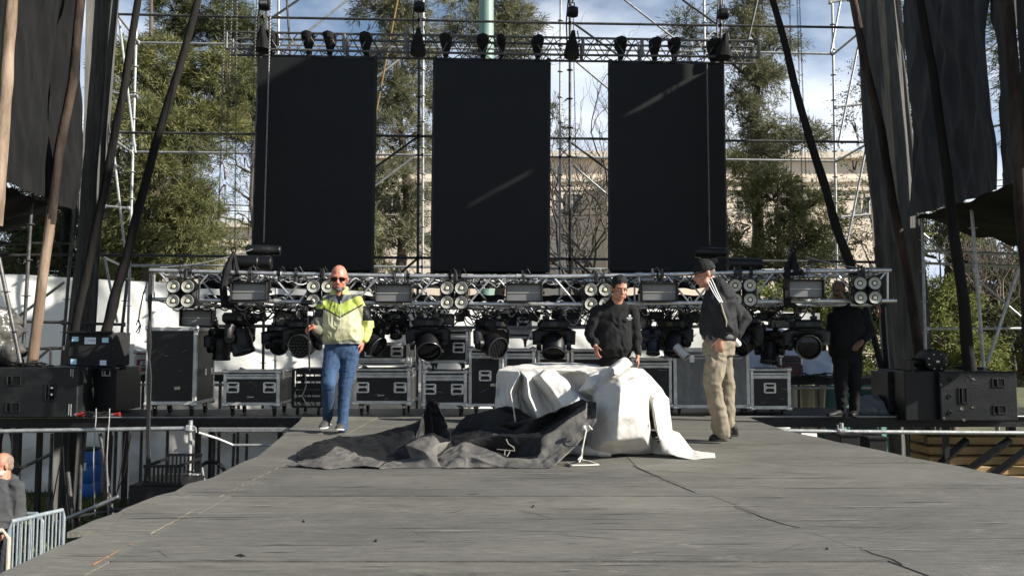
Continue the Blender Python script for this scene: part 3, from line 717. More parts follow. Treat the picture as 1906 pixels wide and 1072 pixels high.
for i, (px, py, rx, rz, Y, lab) in enumerate([(1750, 440, 60, 40, 18.5, 'sunlit green bush topmost behind the right wing tower'), (1740, 560, 60, 50, 17, 'mid-green bush in the middle behind the right wing tower'),
        (1770, 650, 70, 46, 16, 'brightest yellow-green bush low behind the right speaker stack'), (1870, 500, 60, 60, 18, 'shaded bush with bare twigs at the right edge of the picture'),
        (1880, 640, 60, 60, 16.5, 'dark bush low at the right edge behind the speaker stack'), (1640, 660, 50, 60, 16.2, 'dull green bush behind the man in black on the right'), (1640, 560, 60, 50, 18.5, 'dark olive bush behind the right end of the lower truss'),
        (1480, 560, 80, 40, 19, 'grey-green bush seen through the right half of the lower truss')]):
    tree(lab, px, Y, py - rz * .6, [(px, py, rx, rz, 0, 1.3), (px - rx * .5, py + rz * .4, rx * .6, rz * .6, -.2, 1.2), (px + rx * .5, py + rz * .3, rx * .6, rz * .7, .2, 1.2), (px, py + rz, rx * .9, rz * .5, 0, 1.1)],
         fC if i in (3, 4, 6) else fD, seed=90 + i, per=30, leaf=(.10, .05), spray=.35, trunk=.07, name='bush', group='bushes behind the stage')
# pale bare twigs right edge
def bare(label, px, Y, base_py, seeds, spread, topz, m, name='bare_tree', rbase=.09, n=9, gz=None, curl=.3):
    rng = np.random.default_rng(seeds); base = P(px, 627, Y); base.z = 0; z0 = P(px, base_py, Y).z
    t = thing(name, label, 'tree', base, 'trees behind the stage'); tm = MB(); fork = base + V((0, 0, z0)); tm.path(wob_path(base, fork, 6, .03, seeds), [rbase * (1 - .05 * i) for i in range(7)], 8)
    bm_ = MB()
    def grow(p, d, ln, r, lev):
        pts = [V(p)]; d = V(d); k = 9
        for i in range(k):
            d = (d + V(rng.normal(size=3) * curl * .8) + V((0, 0, .16))).normalized(); pts.append(pts[-1] + d * ln / k)
        bm_.path(pts, [max(r * (1 - .8 * i / k), .0035) for i in range(k + 1)], 5 if lev < 2 else 4)
        if lev < 3:
            for j in range(5 if lev < 2 else 3):
                i = int(rng.integers(2, k)); dd_ = (d * .5 + V(rng.normal(size=3)) * .7 + V((0, 0, .45))).normalized(); grow(pts[i], dd_, ln * rng.uniform(.4, .65), r * .5, lev + 1)
    for i in range(n):
        a = 2 * PI * i / n; grow(fork, V((math.cos(a) * spread, math.sin(a) * spread, 1)).normalized(), (topz - z0) * rng.uniform(.6, 1), rbase * .55, 0)
    tm.build('trunk', m, t); bm_.build('branches', m, t); return t
bare('leafless curly willow with twisting twigs between the centre and right panels', 1078, 19, 560, 4, .42, P(1080, 150, 19).z, mat('dark_twig_bark', (.06, .05, .04), .95, c2=(.11, .09, .07), ns=6), n=8, curl=.42)
bare('leafless pale thicket with hanging twigs at the right edge behind the tower', 1850, 17, 600, 9, .8, P(1850, 400, 17).z, barkp, name='bare_shrub', rbase=.05, n=9)
# far treeline so that no bare horizon shows
n = 30000; ang = RNG.uniform(-.95, .95, n); R_ = RNG.uniform(58, 66, n); hh = 3.5 + 3.5 * np.abs(np.sin(ang * 23)) + 1.5 * np.sin(ang * 61)
cen = np.stack([R_ * np.sin(ang), R_ * np.cos(ang), RNG.random(n) * hh], 1)
tag(leaves_mesh('treeline', cen, RNG.normal(size=(n, 3)), RNG.uniform(.8, 1.6, n), .8, fC), None, None, kind='stuff')
# ================================================================ DRAPES
def drape(name, label, path, z0, z1, mt, amp=.05, fq=2.2, group=None, n=140, mm=40, seed=0, gather=None, thick=.004):
    """vertical cloth along a plan polyline"""
    pts = [V((x, y, 0)) for x, y in path]; seg = [(b - a).length for a, b in zip(pts, pts[1:])]; T = sum(seg)
    def at(s_):
        d = s_ * T
        for (a, b, l) in zip(pts, pts[1:], seg):
            if d <= l or b is pts[-1]: q = min(d / l, 1); return a.lerp(b, q), (b - a).normalized()
            d -= l
    def f(u, v):
        z = z0 + (z1 - z0) * v
        if gather: u2 = .5 + (u - .5) * gather(v)
        else: u2 = u
        p, t = at(min(max(u2, 0), 1)); nn = V((-t.y, t.x, 0))
        q = amp * math.sin(u * T * fq * 2 * PI + 1.8 * noise.noise(V((u * T * 1.5, v * 1.2, seed)))) * (.55 + .6 * noise.noise(V((u * T, v * 2, seed + 3))))
        q += amp * 1.6 * noise.noise(V((u * T * .8 + v * 1.3, v * 2.2, seed + 9)))
        sm = .012 * (1 if abs((z % 2.4) - 1.2) < .03 else 0)
        return V((p.x, p.y, z)) + nn * (q + sm)
    o = MB().sheet(f, n, mm).build(name, mt, sharp=180)
    return tag(o, label, 'drape', group)
# left wing: box of cloth with a slanted underside, and a column drape beside it
def wing(sgn, label, corner, sd):
    t = thing('wing_canopy', label, 'drape', (corner[1][0], corner[1][1], 4.8))
    pts = [V((x, y, 0)) for x, y in corner]; zb = 4.83; zt = 9.12
    m = MB()
    for a, b in zip(pts, pts[1:]):
        T = (b - a).length; nn = V((-(b - a).y, (b - a).x, 0)).normalized()
        def f(u, v, a=a, b=b, T=T, nn=nn):
            yy = a.y + (b.y - a.y) * u; zt_ = zt if sgn < 0 or yy < 11.0 else 8.35; z = zb + (zt_ - zb) * v; edge = min(1, v * 8)
            q = (.10 * math.sin(u * T * 7 + 2.6 * noise.noise(V((u * T, v * 1.6, sd)))) + .12 * noise.noise(V((u * T * 1.2 + v * 2.5, v * 2, sd + 4)))) * (.4 + .6 * edge)
            q += .05 * noise.noise(V((u * T * 4 - v * 6, v * 4, sd))) + .14 * (1 - 2.2 * abs(noise.noise(V((u * T * 2.6 + v * 1.2, v * .9, sd + 20))))) + .06 * (1 - 2 * abs(noise.noise(V((u * T * 7 - v * 2, v * 1.6, sd + 30)))))
            return a.lerp(b, u) + nn * q + V((0, 0, z))
        m.sheet(f, int(T * 50) + 4, 80)
    m.build('wall_cloth', curt if sgn > 0 else curtl, t, sharp=180)
    return t, pts, zb
t, pts, zb = wing(1, 'big dark cloth covered box hanging over the right speaker stack', [(6.15, 8.9), (6.45, 9.8), (6.5, 12.3)], 3)
def und(a, b, c, d, sd, t):
    def f(u, v):
        p = a.lerp(b, u).lerp(d.lerp(c, u), v); q = .10 * math.sin(v * 9 + 3 * noise.noise(V((u * 3, v, sd)))) * math.sin(PI * min(max(u, .0), 1)) + .08 * noise.noise(V((u * 5, v * 7, sd)))
        return p + V((0, 0, q - .28 * math.sin(PI * u) * math.sin(PI * v)))
    MB().sheet(f, 50, 70).build('underside_cloth', curtl, t, sharp=180)
und(V((6.5, 12.3, 4.83)), V((10.6, 16.0, 4.83)), V((11.5, 8.7, 4.83)), V((6.15, 8.7, 4.83)), 3, t)
t2, _, _ = wing(-1, 'dark cloth covered box with gathered folds hanging over the left speaker stack', [(-6.78, 11.5), (-6.45, 9.7), (-6.3, 8.6)], 13)
und(V((-6.72, 11.5, 4.83)), V((-9.8, 14.0, 4.83)), V((-11, 9.0, 4.83)), V((-6.35, 9.0, 4.83)), 13, t2)
for (px, Y) in [(1804, 10.9), (68, 11.0)]: pass
# column drapes
def coldrape(label, Lp, Rp, Y, mt, sd, z1=10.0):
    """Lp/Rp: lists of (px,py) down each edge"""
    def edge(pp, v):
        k = v * (len(pp) - 1); i = min(int(k), len(pp) - 2); q = k - i; a = P(*pp[i], Y, K); b = P(*pp[i + 1], Y, K); return a.lerp(b, q)
    def f(u, v):
        a = edge(Lp, v); b = edge(Rp, v); p = a.lerp(b, u); wd = (b - a).length
        q = .05 * math.sin(u * 15 + 2.2 * noise.noise(V((u * 2, v * 2.4, sd)))) + .05 * noise.noise(V((u * 5, v * 5, sd)))
        q += .09 * (1 - 2.2 * abs(noise.noise(V((u * 4 + v * .8, v * 1.8, sd + 20))))) + .035 * (1 - 2 * abs(noise.noise(V((u * 11, v * 4, sd + 30)))))
        return p + V((0, q + .12 * math.sin(u * 4), 0))
    o = MB().sheet(f, 70, 120).build('column_drape', mt, sharp=180)
    return tag(o, label, 'drape')
coldrape('narrow grey drape hanging beside the left pine down to the ground', [(160, -160), (160, 0), (150, 270), (140, 400), (126, 530), (118, 640), (104, 800), (98, 1000)],
         [(226, -160), (220, 0), (203, 230), (191, 400), (182, 530), (175, 620), (160, 800), (148, 1000)], 12.3, curt2, 2)
coldrape('wide pale grey drape behind the leaning brown pole on the right', [(1580, -160), (1597, 0), (1612, 240), (1625, 400), (1632, 520), (1646, 660), (1658, 830), (1664, 1000)],
         [(1660, -160), (1674, 0), (1693, 200), (1716, 400), (1726, 530), (1735, 690), (1740, 840), (1742, 1000)], 12.5, curt2, 5)
# dark strip of cloth between left drape and the wing
coldrape('dark fold of cloth hanging in the gap left of the narrow grey drape', [(128, -160), (128, 0), (120, 200), (118, 400), (114, 480)], [(152, -160), (150, 0), (143, 200), (138, 400), (128, 480)], 12.0, curt, 7)
# upper cloth added out of view to shade the screens; strip continues the wing
drape('wing_shade_drape', 'unseen dark drape added above the right canopy for shade with a narrow slit below it', [(6.3, 7.6), (6.5, 10.55)], 9.20, 12.9, curt, seed=8, amp=.02)
drape('wing_shade_drape', 'upper forward strip of dark drape beside the right canopy', [(6.0, 8.2), (6.14, 9.1)], 5.0, 9.12, curt, seed=9, amp=.02)

# ================================================================ WOODEN POLES
wp_light = mat('pale_round_timber', (.12, .08, .052), .85, c2=(.27, .20, .145), ns=5, bump=.7, bs=16, stretch=(1, 1, .25))
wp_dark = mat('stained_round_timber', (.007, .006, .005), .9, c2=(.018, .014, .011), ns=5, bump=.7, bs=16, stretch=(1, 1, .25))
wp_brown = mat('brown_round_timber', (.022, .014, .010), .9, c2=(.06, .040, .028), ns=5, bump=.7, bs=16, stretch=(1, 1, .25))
def wpole(label, pp, Y0_, Y1_, w0, w1, mt, seed, split=None):
    n = len(pp); pts = []
    for i, (px, py) in enumerate(pp): pts.append(P(px, py, Y0_ + (Y1_ - Y0_) * i / (n - 1)))
    Q = []; rr = []
    for i in range(n - 1):
        for q in np.linspace(0, 1, 15)[:-1]:
            p = pts[i].lerp(pts[i + 1], q); s_ = (i + q) / (n - 1)
            Q.append(p + V((noise.noise(V((s_ * 7, seed, 1))), 0, 0)) * .013); rr.append((w0 + (w1 - w0) * s_) * (1 + .10 * noise.noise(V((s_ * 14, seed, 2)))) / 2)
    Q.append(pts[-1]); rr.append(w1 / 2)
    mb = MB().path(Q, [r * .88 for r in rr], 12)
    if split is not None:  # darker wood above the split stands in for shade on the pole
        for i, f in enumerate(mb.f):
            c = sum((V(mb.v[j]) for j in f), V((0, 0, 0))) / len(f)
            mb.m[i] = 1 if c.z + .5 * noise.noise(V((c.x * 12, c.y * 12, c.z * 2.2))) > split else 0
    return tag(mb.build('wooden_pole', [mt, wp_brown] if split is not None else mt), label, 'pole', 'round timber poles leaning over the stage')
wpole('pale sunlit timber pole at the far left edge of the picture', [(32, -80), (22, 0), (10, 170), (2, 300), (-8, 420)], 9.0, 9.0, .15, .16, wp_light, 1)
wpole('timber pole with shade coloured into its dark upper half, standing on the left speaker box', [(160, -80), (150, 0), (136, 150), (108, 290), (96, 400), (78, 530), (60, 676)], 10.5, 10.3, .13, .15, wp_light, 2, 4.45)
wpole('dark timber pole crossing the narrow grey drape', [(262, -60), (257, 0), (232, 160), (215, 240), (196, 350), (168, 480), (150, 560), (140, 620)], 11.6, 11.3, .11, .16, wp_dark, 3)
wpole('dark slender timber pole leaning in front of the left pine', [(382, -60), (368, 0), (330, 140), (288, 275), (255, 400), (236, 480), (214, 550), (197, 620)], 11.4, 11.2, .11, .17, wp_dark, 4)
wpole('black thin timber pole leaning down to the right end of the lower truss', [(1420, -60), (1438, 0), (1468, 110), (1490, 200), (1520, 300), (1550, 400), (1570, 460), (1590, 515)], 10.3, 10.0, .09, .14, wp_dark, 5)
wpole('reddish brown timber pole leaning across the wide pale grey drape', [(1570, -60), (1588, 0), (1610, 120), (1640, 240), (1662, 380), (1682, 480), (1700, 580), (1716, 690)], 11.8, 11.4, .12, .17, wp_brown, 6)
wpole('dark timber pole standing before the right canopy, second from the right edge', [(1705, -60), (1712, 0), (1736, 130), (1753, 260), (1770, 390), (1785, 500), (1797, 600), (1806, 690)], 9.8, 9.8, .10, .17, wp_dark, 7)
wpole('thick brown timber pole at the right edge of the picture', [(1868, -60), (1874, 0), (1888, 160), (1896, 300), (1903, 400), (1912, 520), (1920, 700)], 8.6, 8.6, .15, .16, wp_brown, 8)

# ================================================================ BLACK HANGING PANELS
panm = bpy.data.materials.new('black_panel_face'); panm.use_nodes = True
b = panm.node_tree.nodes['Principled BSDF']; b.inputs['Roughness'].default_value = .7; b.inputs['Specular IOR Level'].default_value = .25
_N = panm.node_tree.nodes; _L = panm.node_tree.links; _tc = _N.new('ShaderNodeTexCoord'); _br = _N.new('ShaderNodeTexBrick')
_mp = _N.new('ShaderNodeMapping'); _mp.inputs['Rotation'].default_value = (PI / 2, 0, 0); _L.new(_tc.outputs['Object'], _mp.inputs[0]); _L.new(_mp.outputs[0], _br.inputs[0])
_br.offset = 0; _br.inputs['Scale'].default_value = 1; _br.inputs['Brick Width'].default_value = .5; _br.inputs['Row Height'].default_value = .5; _br.inputs['Mortar Size'].default_value = .003
_br.inputs['Color1'].default_value = (.0085, .0095, .0097, 1); _br.inputs['Color2'].default_value = (.007, .008, .0085, 1); _br.inputs['Mortar'].default_value = (.005, .005, .005, 1)
_L.new(_br.outputs[0], b.inputs['Base Color'])
PD = 11.6
def panel(label, tl, trr, bl, br, hx):
    A, B, C, D_ = [P(*p, PD, K) for p in (tl, trr, br, bl)]
    t = thing('video_screen', label, 'screen', (A + B) / 2, 'three black screens hanging over the stage')
    m = MB(); n = 14
    def f(u, v):
        p = D_.lerp(C, u).lerp(A.lerp(B, u), v); return p
    m.prism([D_, C, B, A], V((0, .09, 0))); m.build('screen_face', panm, t, smooth=False)
    fr = MB()
    for (p, q) in ((A, B), (B, C), (C, D_), (D_, A)):
        fr.tube(p + V((0, .05, 0)), q + V((0, .05, 0)), .040, n=4, caps=True)
    k = 6
    for i in range(k + 1):
        for (p, q) in ((A, D_), (B, C)):
            c = p.lerp(q, i / k) + V((0, .05, 0)); fr.box(c, (.075, .06, .16), bev=.02)
    fr.build('cabinet_edge', blk, t, smooth=False)
    for x in hx:
        c = P(x, (tl[1] + (trr[1] - tl[1]) * (x - tl[0]) / (trr[0] - tl[0])), PD, K) + V((0, .05, 0))
        m = MB(); m.prism([c + V((-.16, 0, -.02)), c + V((.16, 0, -.02)), c + V((.09, 0, .045)), c + V((-.09, 0, .045))], (0, .05, 0)); m.box(c + V((0, .02, .06)), (.05, .05, .07), bev=.01)
        m.torus(c + V((0, .02, .115)), .026, .009, Matrix.Rotation(PI / 2, 3, 'X'), 12, 5); m.build('hanging_bracket', plas, t)
    return t
panel('left black hanging screen with a chain down its left side', (482, 108), (697, 112), (469, 502), (690, 503), (502, 571, 611, 679))
panel('centre black hanging screen between two scaffold posts', (810, 113), (1021, 116), (805, 504), (1019, 506), (829, 898, 933, 1001))
panel('right black hanging screen with a chain down its right side', (1137, 118), (1345, 121), (1137, 504), (1352, 504), (1157, 1221, 1258, 1330))

# ================================================================ UPPER TRUSS
ut = thing('ladder_truss', 'upper dark box truss from which the three black screens hang', 'truss', P(915, 80, PD, K))
tmat = mat('truss_grey_dull', (.07, .07, .068), .5, .4, c2=(.14, .14, .135), ns=16)
UT = [(420, 60, 91), (780, 66, 98), (1062, 71, 103), (1270, 75, 105), (1413, 77, 108)]
def uty(px, top):
    for a, b in zip(UT, UT[1:]):
        if px <= b[0]: q = (px - a[0]) / (b[0] - a[0]); return (a[1] + (b[1] - a[1]) * q) if top else (a[2] + (b[2] - a[2]) * q)
    return UT[-1][1 if top else 2]
for dy in (0, .26):
    for top in (True, False):
        m = MB(); m.path([P(u[0], uty(u[0], top), PD, K) + V((0, dy, 0)) for u in UT], .020, 8); m.build('chord', tmat, ut)
m = MB(); nb = 52
for dy in (0, .26):
    for i in range(nb):
        xa = 422 + (1411 - 422) * i / nb; xb = 422 + (1411 - 422) * (i + 1) / nb
        m.tube(P(xa, uty(xa, i % 2 == 0), PD, K) + V((0, dy, 0)), P(xb, uty(xb, i % 2 == 1), PD, K) + V((0, dy, 0)), .0085, n=5, caps=False)
for i in range(nb):
    xa = 422 + (1411 - 422) * i / nb; xb = 422 + (1411 - 422) * (i + 1) / nb
    for top in (True, False): m.tube(P(xa, uty(xa, top), PD, K) + V((0, 0 if i % 2 else .26, 0)), P(xb, uty(xb, top), PD, K) + V((0, .26 if i % 2 else 0, 0)), .008, n=5, caps=False)
m.build('lacing', tmat, ut)
for px in (421, 640, 755, 1085, 1195, 1412):
    m = MB()
    for dy in (0, .26): m = MB(); a = P(px, uty(px, True), PD, K); b_ = P(px, uty(px, False), PD, K); m.box(((a + b_) / 2) + V((0, dy, 0)), (.05, .04, (a - b_).length), bev=.006); m.build('cross_frame', tmat, ut)
for i, px in enumerate((502, 571, 611, 679, 829, 898, 933, 1001, 1157, 1221, 1258, 1330)):
    a = P(px, uty(px, True) - 2, PD, K) + V((0, -.03, 0)); b_ = P(px, uty(px, False) + 6, PD, K) + V((0, 0, 0))
    m = MB(); w_ = .10 if px not in (933,) else .07
    prof = [(.035, -.03), (w_, 0), (w_ * .95, .25), (w_ * .62, .6), (w_ * .42, .85), (.03, 1.0), (.02, 1.05)]
    m.loft([(a.lerp(b_, q) + V((.008 * math.sin(i * 3 + q * 5), .12, 0)), V((r, 0, 0)), V((0, .155 if q < .5 else .05, 0))) for r, q in prof], 14)
    where = ['leftmost', 'second', 'third', 'fourth', 'first', 'second', 'third', 'fourth', 'first', 'second', 'third', 'fourth'][i]; pn = ['left', 'centre', 'right'][i // 4]
    tag(m.build('rigging_sleeve', fabk), f'{where} tapered black sling on the upper truss above the {pn} black screen' if i else 'first tapered black sling on the upper truss above the left black screen', 'sling', 'tapered black slings holding the screens')
# hoists with chain
def chain(label, x0, y0, x1, y1, Y, r=.0042, lk=.034, grp='loose hoist chains', name='hoist_chain', mt=alud, double=0):
    a = P(x0, y0, Y, K); b_ = P(x1, y1, Y, K); d = b_ - a; n = int(d.length / (lk * .74)); m = MB()
    R0 = rotm(d)
    for i in range(n):
        p = a + d * (i / n); M = R0 @ Matrix.Rotation((i % 2) * PI / 2 + .3, 3, 'Z') @ Matrix.Rotation(PI / 2, 3, 'X')
        m.torus(p, lk / 2, r, M, 8, 4, sx=.55)
    return tag(m.build(name, mt), label, 'chain', grp)
blc = mat('oily_chain_steel', (.09, .09, .085), .45, .7)
chain('thin chain down the left side of the left black screen', 505, -30, 491, 452, 11.4, mt=alud, r=.005)
chain('thin chain down the right side of the right black screen', 1316, 122, 1321, 458, 11.4, mt=alud, r=.005)
chain('loose chain farthest left, hanging in front of the left pine', 420, -30, 407, 410, 11.0, mt=blc)
chain('loose chain second from the left before the pine', 433, -30, 421, 300, 11.0, mt=blc)
chain('loose chain third from the left reaching the sling on the truss', 441, -30, 437, 465, 11.0, mt=blc)
chain('loose chain just left of the left black screen', 479, -30, 462, 440, 11.0, mt=blc)
chain('left of the two loose chains in front of the sky right of the right screen', 1470, -30, 1474, 470, 11.0, mt=blc)
chain('right of the two loose chains, doubled and crossing the black leaning pole', 1483, -30, 1497, 500, 11.0, mt=blc)
chain('second strand of the doubled chain crossing the black leaning pole', 1487, -30, 1500, 330, 11.02, mt=blc)
chain('short chain beside the scaffold post between the centre and right screens', 1068, 110, 1072, 300, 11.5, mt=blc)
for (px, py, Y, lab) in [(493, 10, 11.6, 'black chain hoist above the left end of the upper truss'), (781, 14, 11.6, 'black chain hoist between the left and centre screens'),
                    (1066, 23, 11.6, 'black chain hoist between the centre and right screens'), (1346, 27, 11.6, 'black chain hoist above the right end of the upper truss')]:
    c = P(px, py, Y, K); t = thing('chain_hoist', lab, 'hoist', c, 'black chain hoists above the upper truss')
    m = MB(); m.lathe([(.03, -.085), (.07, -.08), (.082, -.05), (.082, .05), (.07, .08), (.03, .085)], place(c, rotm(V((1, 0, 0)))), 18); m.box(c + V((0, 0, 0)), (.09, .13, .15), bev=.02)
    for q in range(-3, 4): m.torus(c + V((q * .016, 0, 0)), .083, .004, Matrix.Rotation(PI / 2, 3, 'Y'), 18, 4)
    m.build('motor_body', plas, t)
    m = MB(); m.torus(c + V((0, 0, .12)), .03, .010, Matrix.Rotation(PI / 2, 3, 'X'), 12, 6); m.path([c + V((0, 0, .15)), c + V((.0, 0, .5))], .012, 6); m.build('top_hook', dsteel, t)
    m = MB(); zt = c.z - .08; zb_ = P(px, uty(px, True) - 2, PD, K).z; k = int((zt - zb_) / .025)
    for i in range(k): m.torus((c.x + .01, c.y, zt - i * .025), .017, .0045, Matrix.Rotation((i % 2) * PI / 2, 3, 'Z') @ Matrix.Rotation(PI / 2, 3, 'X'), 8, 4, sx=.55)
    m.build('lifting_chain', blc, t)
    m = MB(); bz = P(px, uty(px, False), PD, K)
    m.loft([(V((c.x, c.y - .1, zb_ + .05)), V((.03, 0, 0)), V((0, .04, 0))), (V((c.x - .01, c.y, zb_ - .05)), V((.06, 0, 0)), V((0, .15, 0))), (V((c.x - .02, c.y, bz.z + .05)), V((.12, 0, 0)), V((0, .16, 0))), (V((c.x - .02, c.y, bz.z - .02)), V((.12, 0, 0)), V((0, .16, 0)))], 12)
    m.build('chain_bag', fabk, t)
    m = MB(); m.path([c + V((-.05, .0, .4)), c + V((-.10, .02, -.15)), c + V((-.09, 0, -.45)), V((c.x - .12, c.y, bz.z + .02))], .012, 6); m.path([c + V((.07, .0, -.3)), c + V((.10, .02, -.45)), V((c.x + .07, c.y, bz.z))], .010, 6); m.build('cable', cab, t)

# ================================================================ LOWER LIGHTING TRUSS
TD = 9.6; TK = .012
LT = [(278, 503, 557), (500, 509, 561), (700, 513, 564), (900, 515, 566), (1060, 514.5, 566), (1300, 509.5, 563.5), (1480, 505.5, 561), (1660, 503, 560)]
def lty(px, top):
    for a, b in zip(LT, LT[1:]):
        if px <= b[0]: q = (px - a[0]) / (b[0] - a[0]); return (a[1] + (b[1] - a[1]) * q) if top else (a[2] + (b[2] - a[2]) * q)
    return LT[-1][1 if top else 2]
def TP(px, top, dy=0):
    p = P(px, lty(px, top), TD, TK); return p + V((0, dy, -.035 if dy else 0))
lt = thing('box_truss', 'long silver box truss across the stage carrying all the lamps', 'truss', TP(960, False))
TB = .38
for dy in (0, TB):
    for top in (True, False):
        xs_ = list(np.linspace(279, 1658, 40)) if top else list(np.linspace(272, 1668, 40))
        if dy: xs_ = list(np.linspace(286, 1648, 40))
        m = MB(); m.path([TP(x, top, dy) for x in xs_], .0255, 14); m.build('chord', alu, lt)
m = MB(); nb = 26; step = (1655 - 290) / nb
for dy in (0, TB):
    for i in range(nb):
        xa = 290 + step * i + 4; xb = xa + step - 8; m.tube(TP(xa, i % 2 == (0 if dy == 0 else 1), dy), TP(xb, i % 2 == (1 if dy == 0 else 0), dy), .0125, n=8, caps=False)
for i in range(nb):
    xa = 290 + step * i; xb = xa + step
    for top in (True, False): m.tube(TP(xa, top, 0 if i % 2 else TB), TP(xb, top, TB if i % 2 else 0), .0115, n=7, caps=False)
for px in (287, 744, 1190, 1652): 
    for dy in (0, TB): m.tube(TP(px, True, dy), TP(px, False, dy), .0125, n=8)
    for top in (True, False): m.tube(TP(px, top, 0), TP(px, top, TB), .0125, n=8)
m.build('lacing', alu, lt)
m = MB()
for px in (517, 744, 968, 1190, 1412):
    for top in (True, False):
        for dy in (0, TB): m = MB(); p = TP(px, top, dy); m.lathe([(.026, -.05), (.033, -.045), (.033, .045), (.026, .05)], place(p, rotm(V((1, 0, 0)))), 14); m.build('coupler_sleeve', trim, lt)
# second pipe row behind, carrying the rear heads
hp = thing('lighting_pipe', 'dark pipe running behind the moving heads at the height of the stacked cases', 'pipe', P(900, 608, 10.3, TK))
m = MB(); m.path([P(x, 607 + (2.5 if 600 < x < 1300 else 0), 10.3, TK) for x in np.linspace(372, 1500, 30)], .024, 10); m.build('tube', alud, hp)
m = MB()
for x in (560, 760, 850, 960, 1105, 1240, 1405):
    m = MB(); m.tube(P(x - 18, 607, 10.3, TK), TP(x, False, TB), .009, n=6); m.tube(P(x + 18, 607, 10.3, TK), TP(x, False, TB), .009, n=6); m.build('hanger', dsteel, hp)

# ---------------- audience blinders
glassm = mat('lamp_reflector', (.40, .39, .34), .35, .1, c2=(.28, .275, .24), ns=30)
lensm = mat('lamp_bulb_glass', (.62, .60, .42), .4, 0)
def blinder(label, cx_, cy_, src=None, yaw=0):
    c = P(cx_, cy_, TD - .16, TK); 
    if src is not None: return dup(src, c, (0, 0, yaw), label)
    t = thing('blinder_lamp', label, 'stage light', (0, 0, 0), 'four-lamp blinders on the lower truss')
    for sx_ in (-.088, .088):
        m = MB()
        for sz in (-.088, .088):
            m.lathe([(.05, .10), (.082, .075), (.090, .02), (.092, -.03), (.090, -.045)], place(V((sx_, .0, sz)), rotm(V((0, 1, 0)))), 20)
        m.box((sx_, .03, 0), (.165, .10, .33), bev=.035)
        h = m.build('housing', plas, t)
        for sz in (-.088, .088):
            m = MB(); m.lathe([(.080, -.002), (.074, -.012), (.071, -.006), (.050, .000), (.022, .004)], place(V((sx_, -.047, sz)), rotm(V((0, 1, 0)))), 22, cap=False)
            lamp = m.build('reflector', glassm, t)
            m = MB(); m.lathe([(.017, -.016), (.024, -.008), (.020, .02)], place(V((sx_, -.040, sz)), rotm(V((0, 1, 0)))), 12); m.build('bulb', lensm, lamp)
            m = MB(); m.torus((sx_, -.050, sz), .078, .006, Matrix.Rotation(PI / 2, 3, 'X'), 24, 6); m.build('rim', plas, t)
    m = MB(); m.box((0, .08, .235), (.05, .03, .14), bev=.01); m.torus((0, .12, .29), .032, .010, Matrix.Rotation(PI / 2, 3, 'Y'), 14, 6)
    for s_ in (-1, 1): m.box((s_ * .183, .05, .06), (.008, .03, .26))
    m.box((0, .05, .19), (.37, .03, .008)); m.build('yoke_clamp', blk, t)
    t.location = c; return t
B0 = blinder('leftmost four-lamp blinder near the end of the lower truss', 339, 547)
for (x, y, yw, lab) in [(598, 547, .05, 'four-lamp blinder partly hidden behind the bald man'), (846, 550, -.03, 'four-lamp blinder on the lower truss below the centre screen'),
                 (1112, 553, .03, 'four-lamp blinder beside the head of the man with short dark hair'), (1381, 545, -.1, 'four-lamp blinder mostly hidden behind the man in the cap'), (1612, 541, -.05, 'rightmost four-lamp blinder, before the man in the shade')]:
    blinder(lab, x, y, B0, yw)
# ---------------- strobes
stm = mat('strobe_lens', (.14, .14, .138), .45, c2=(.18, .18, .175), ns=4); tubem = mat('strobe_tube_white', (.42, .42, .34), .4)
def strobe(label, cx_, cy_, Y, src=None, sc_=1.0, rz=0.0, grp='strobe panels on the upper row'):
    c = P(cx_, cy_, Y, TK)
    if src is not None:
        r = dup(src, c, (0, rz, 0), label, grp); r.scale = (sc_, sc_, sc_); return r
    t = thing('strobe_light', label, 'strobe', (0, 0, 0), grp)
    m = MB()
    for (x, z, wx, wz) in ((0, .108, .45, .018), (0, -.108, .45, .018), (-.217, 0, .018, .198), (.217, 0, .018, .198)): m.box((x, -.02, z), (wx, .12, wz), bev=.005)
    m.box((0, .045, 0), (.43, .03, .21), bev=.01)
    for i in range(9): m.box((-.18 + i * .045, .07, 0), (.012, .03, .17))
    m.build('housing', plas, t); MB().box((0, .0, 0), (.418, .05, .2)).build('lens', stm, t); MB().box((0, -.029, 0), (.412, .010, .008)).build('flash_tube', tubem, t)
    m = MB(); m.box((0, .02, .135), (.30, .03, .008)); m.box((0, .02, .17), (.03, .03, .07), bev=.006); m.torus((0, .06, .21), .032, .01, Matrix.Rotation(PI / 2, 3, 'Y'), 14, 6)
    for s_ in (-1, 1): m.box((s_ * .236, .02, .06), (.007, .03, .15)); m.lathe([(.018, -.01), (.018, .012), (.008, .014)], place(V((s_ * .245, .02, 0)), rotm(V((s_, 0, 0)))), 10)
    m.build('yoke', blk, t); t.location = c; return t
S0 = strobe('strobe panel at the left end of the upper row, under the left screen', 466, 543, TD - .14)
for x, y, lab in [(733, 546, 'strobe panel to the right of the bald man'), (975, 545, 'strobe panel in the middle of the upper row'), (1226, 544, 'strobe panel between the two men on the right'), (1497, 538, 'strobe panel near the right end of the upper row')]:
    strobe(lab, x, y, TD - .14, S0)
for x, y, lab, s_, rz in [(368, 592, 'lower strobe above the tall left flight case', .95, .01), (541, 593, 'lower strobe beside the hand of the bald man', .88, 0), (826, 594, 'small tilted lower strobe under the centre screen', .62, .05),
                    (1062, 597, 'dark lower strobe left of the man in the black sweatshirt', .6, 0), (1186, 600, 'lower strobe behind the arm of the man in the black sweatshirt', .8, 0), (1458, 597, 'lower strobe left of the man in the shade', .86, 0)]:
    strobe(lab, x, y, 10.15, S0, s_, rz, 'strobe panels on the lower row')
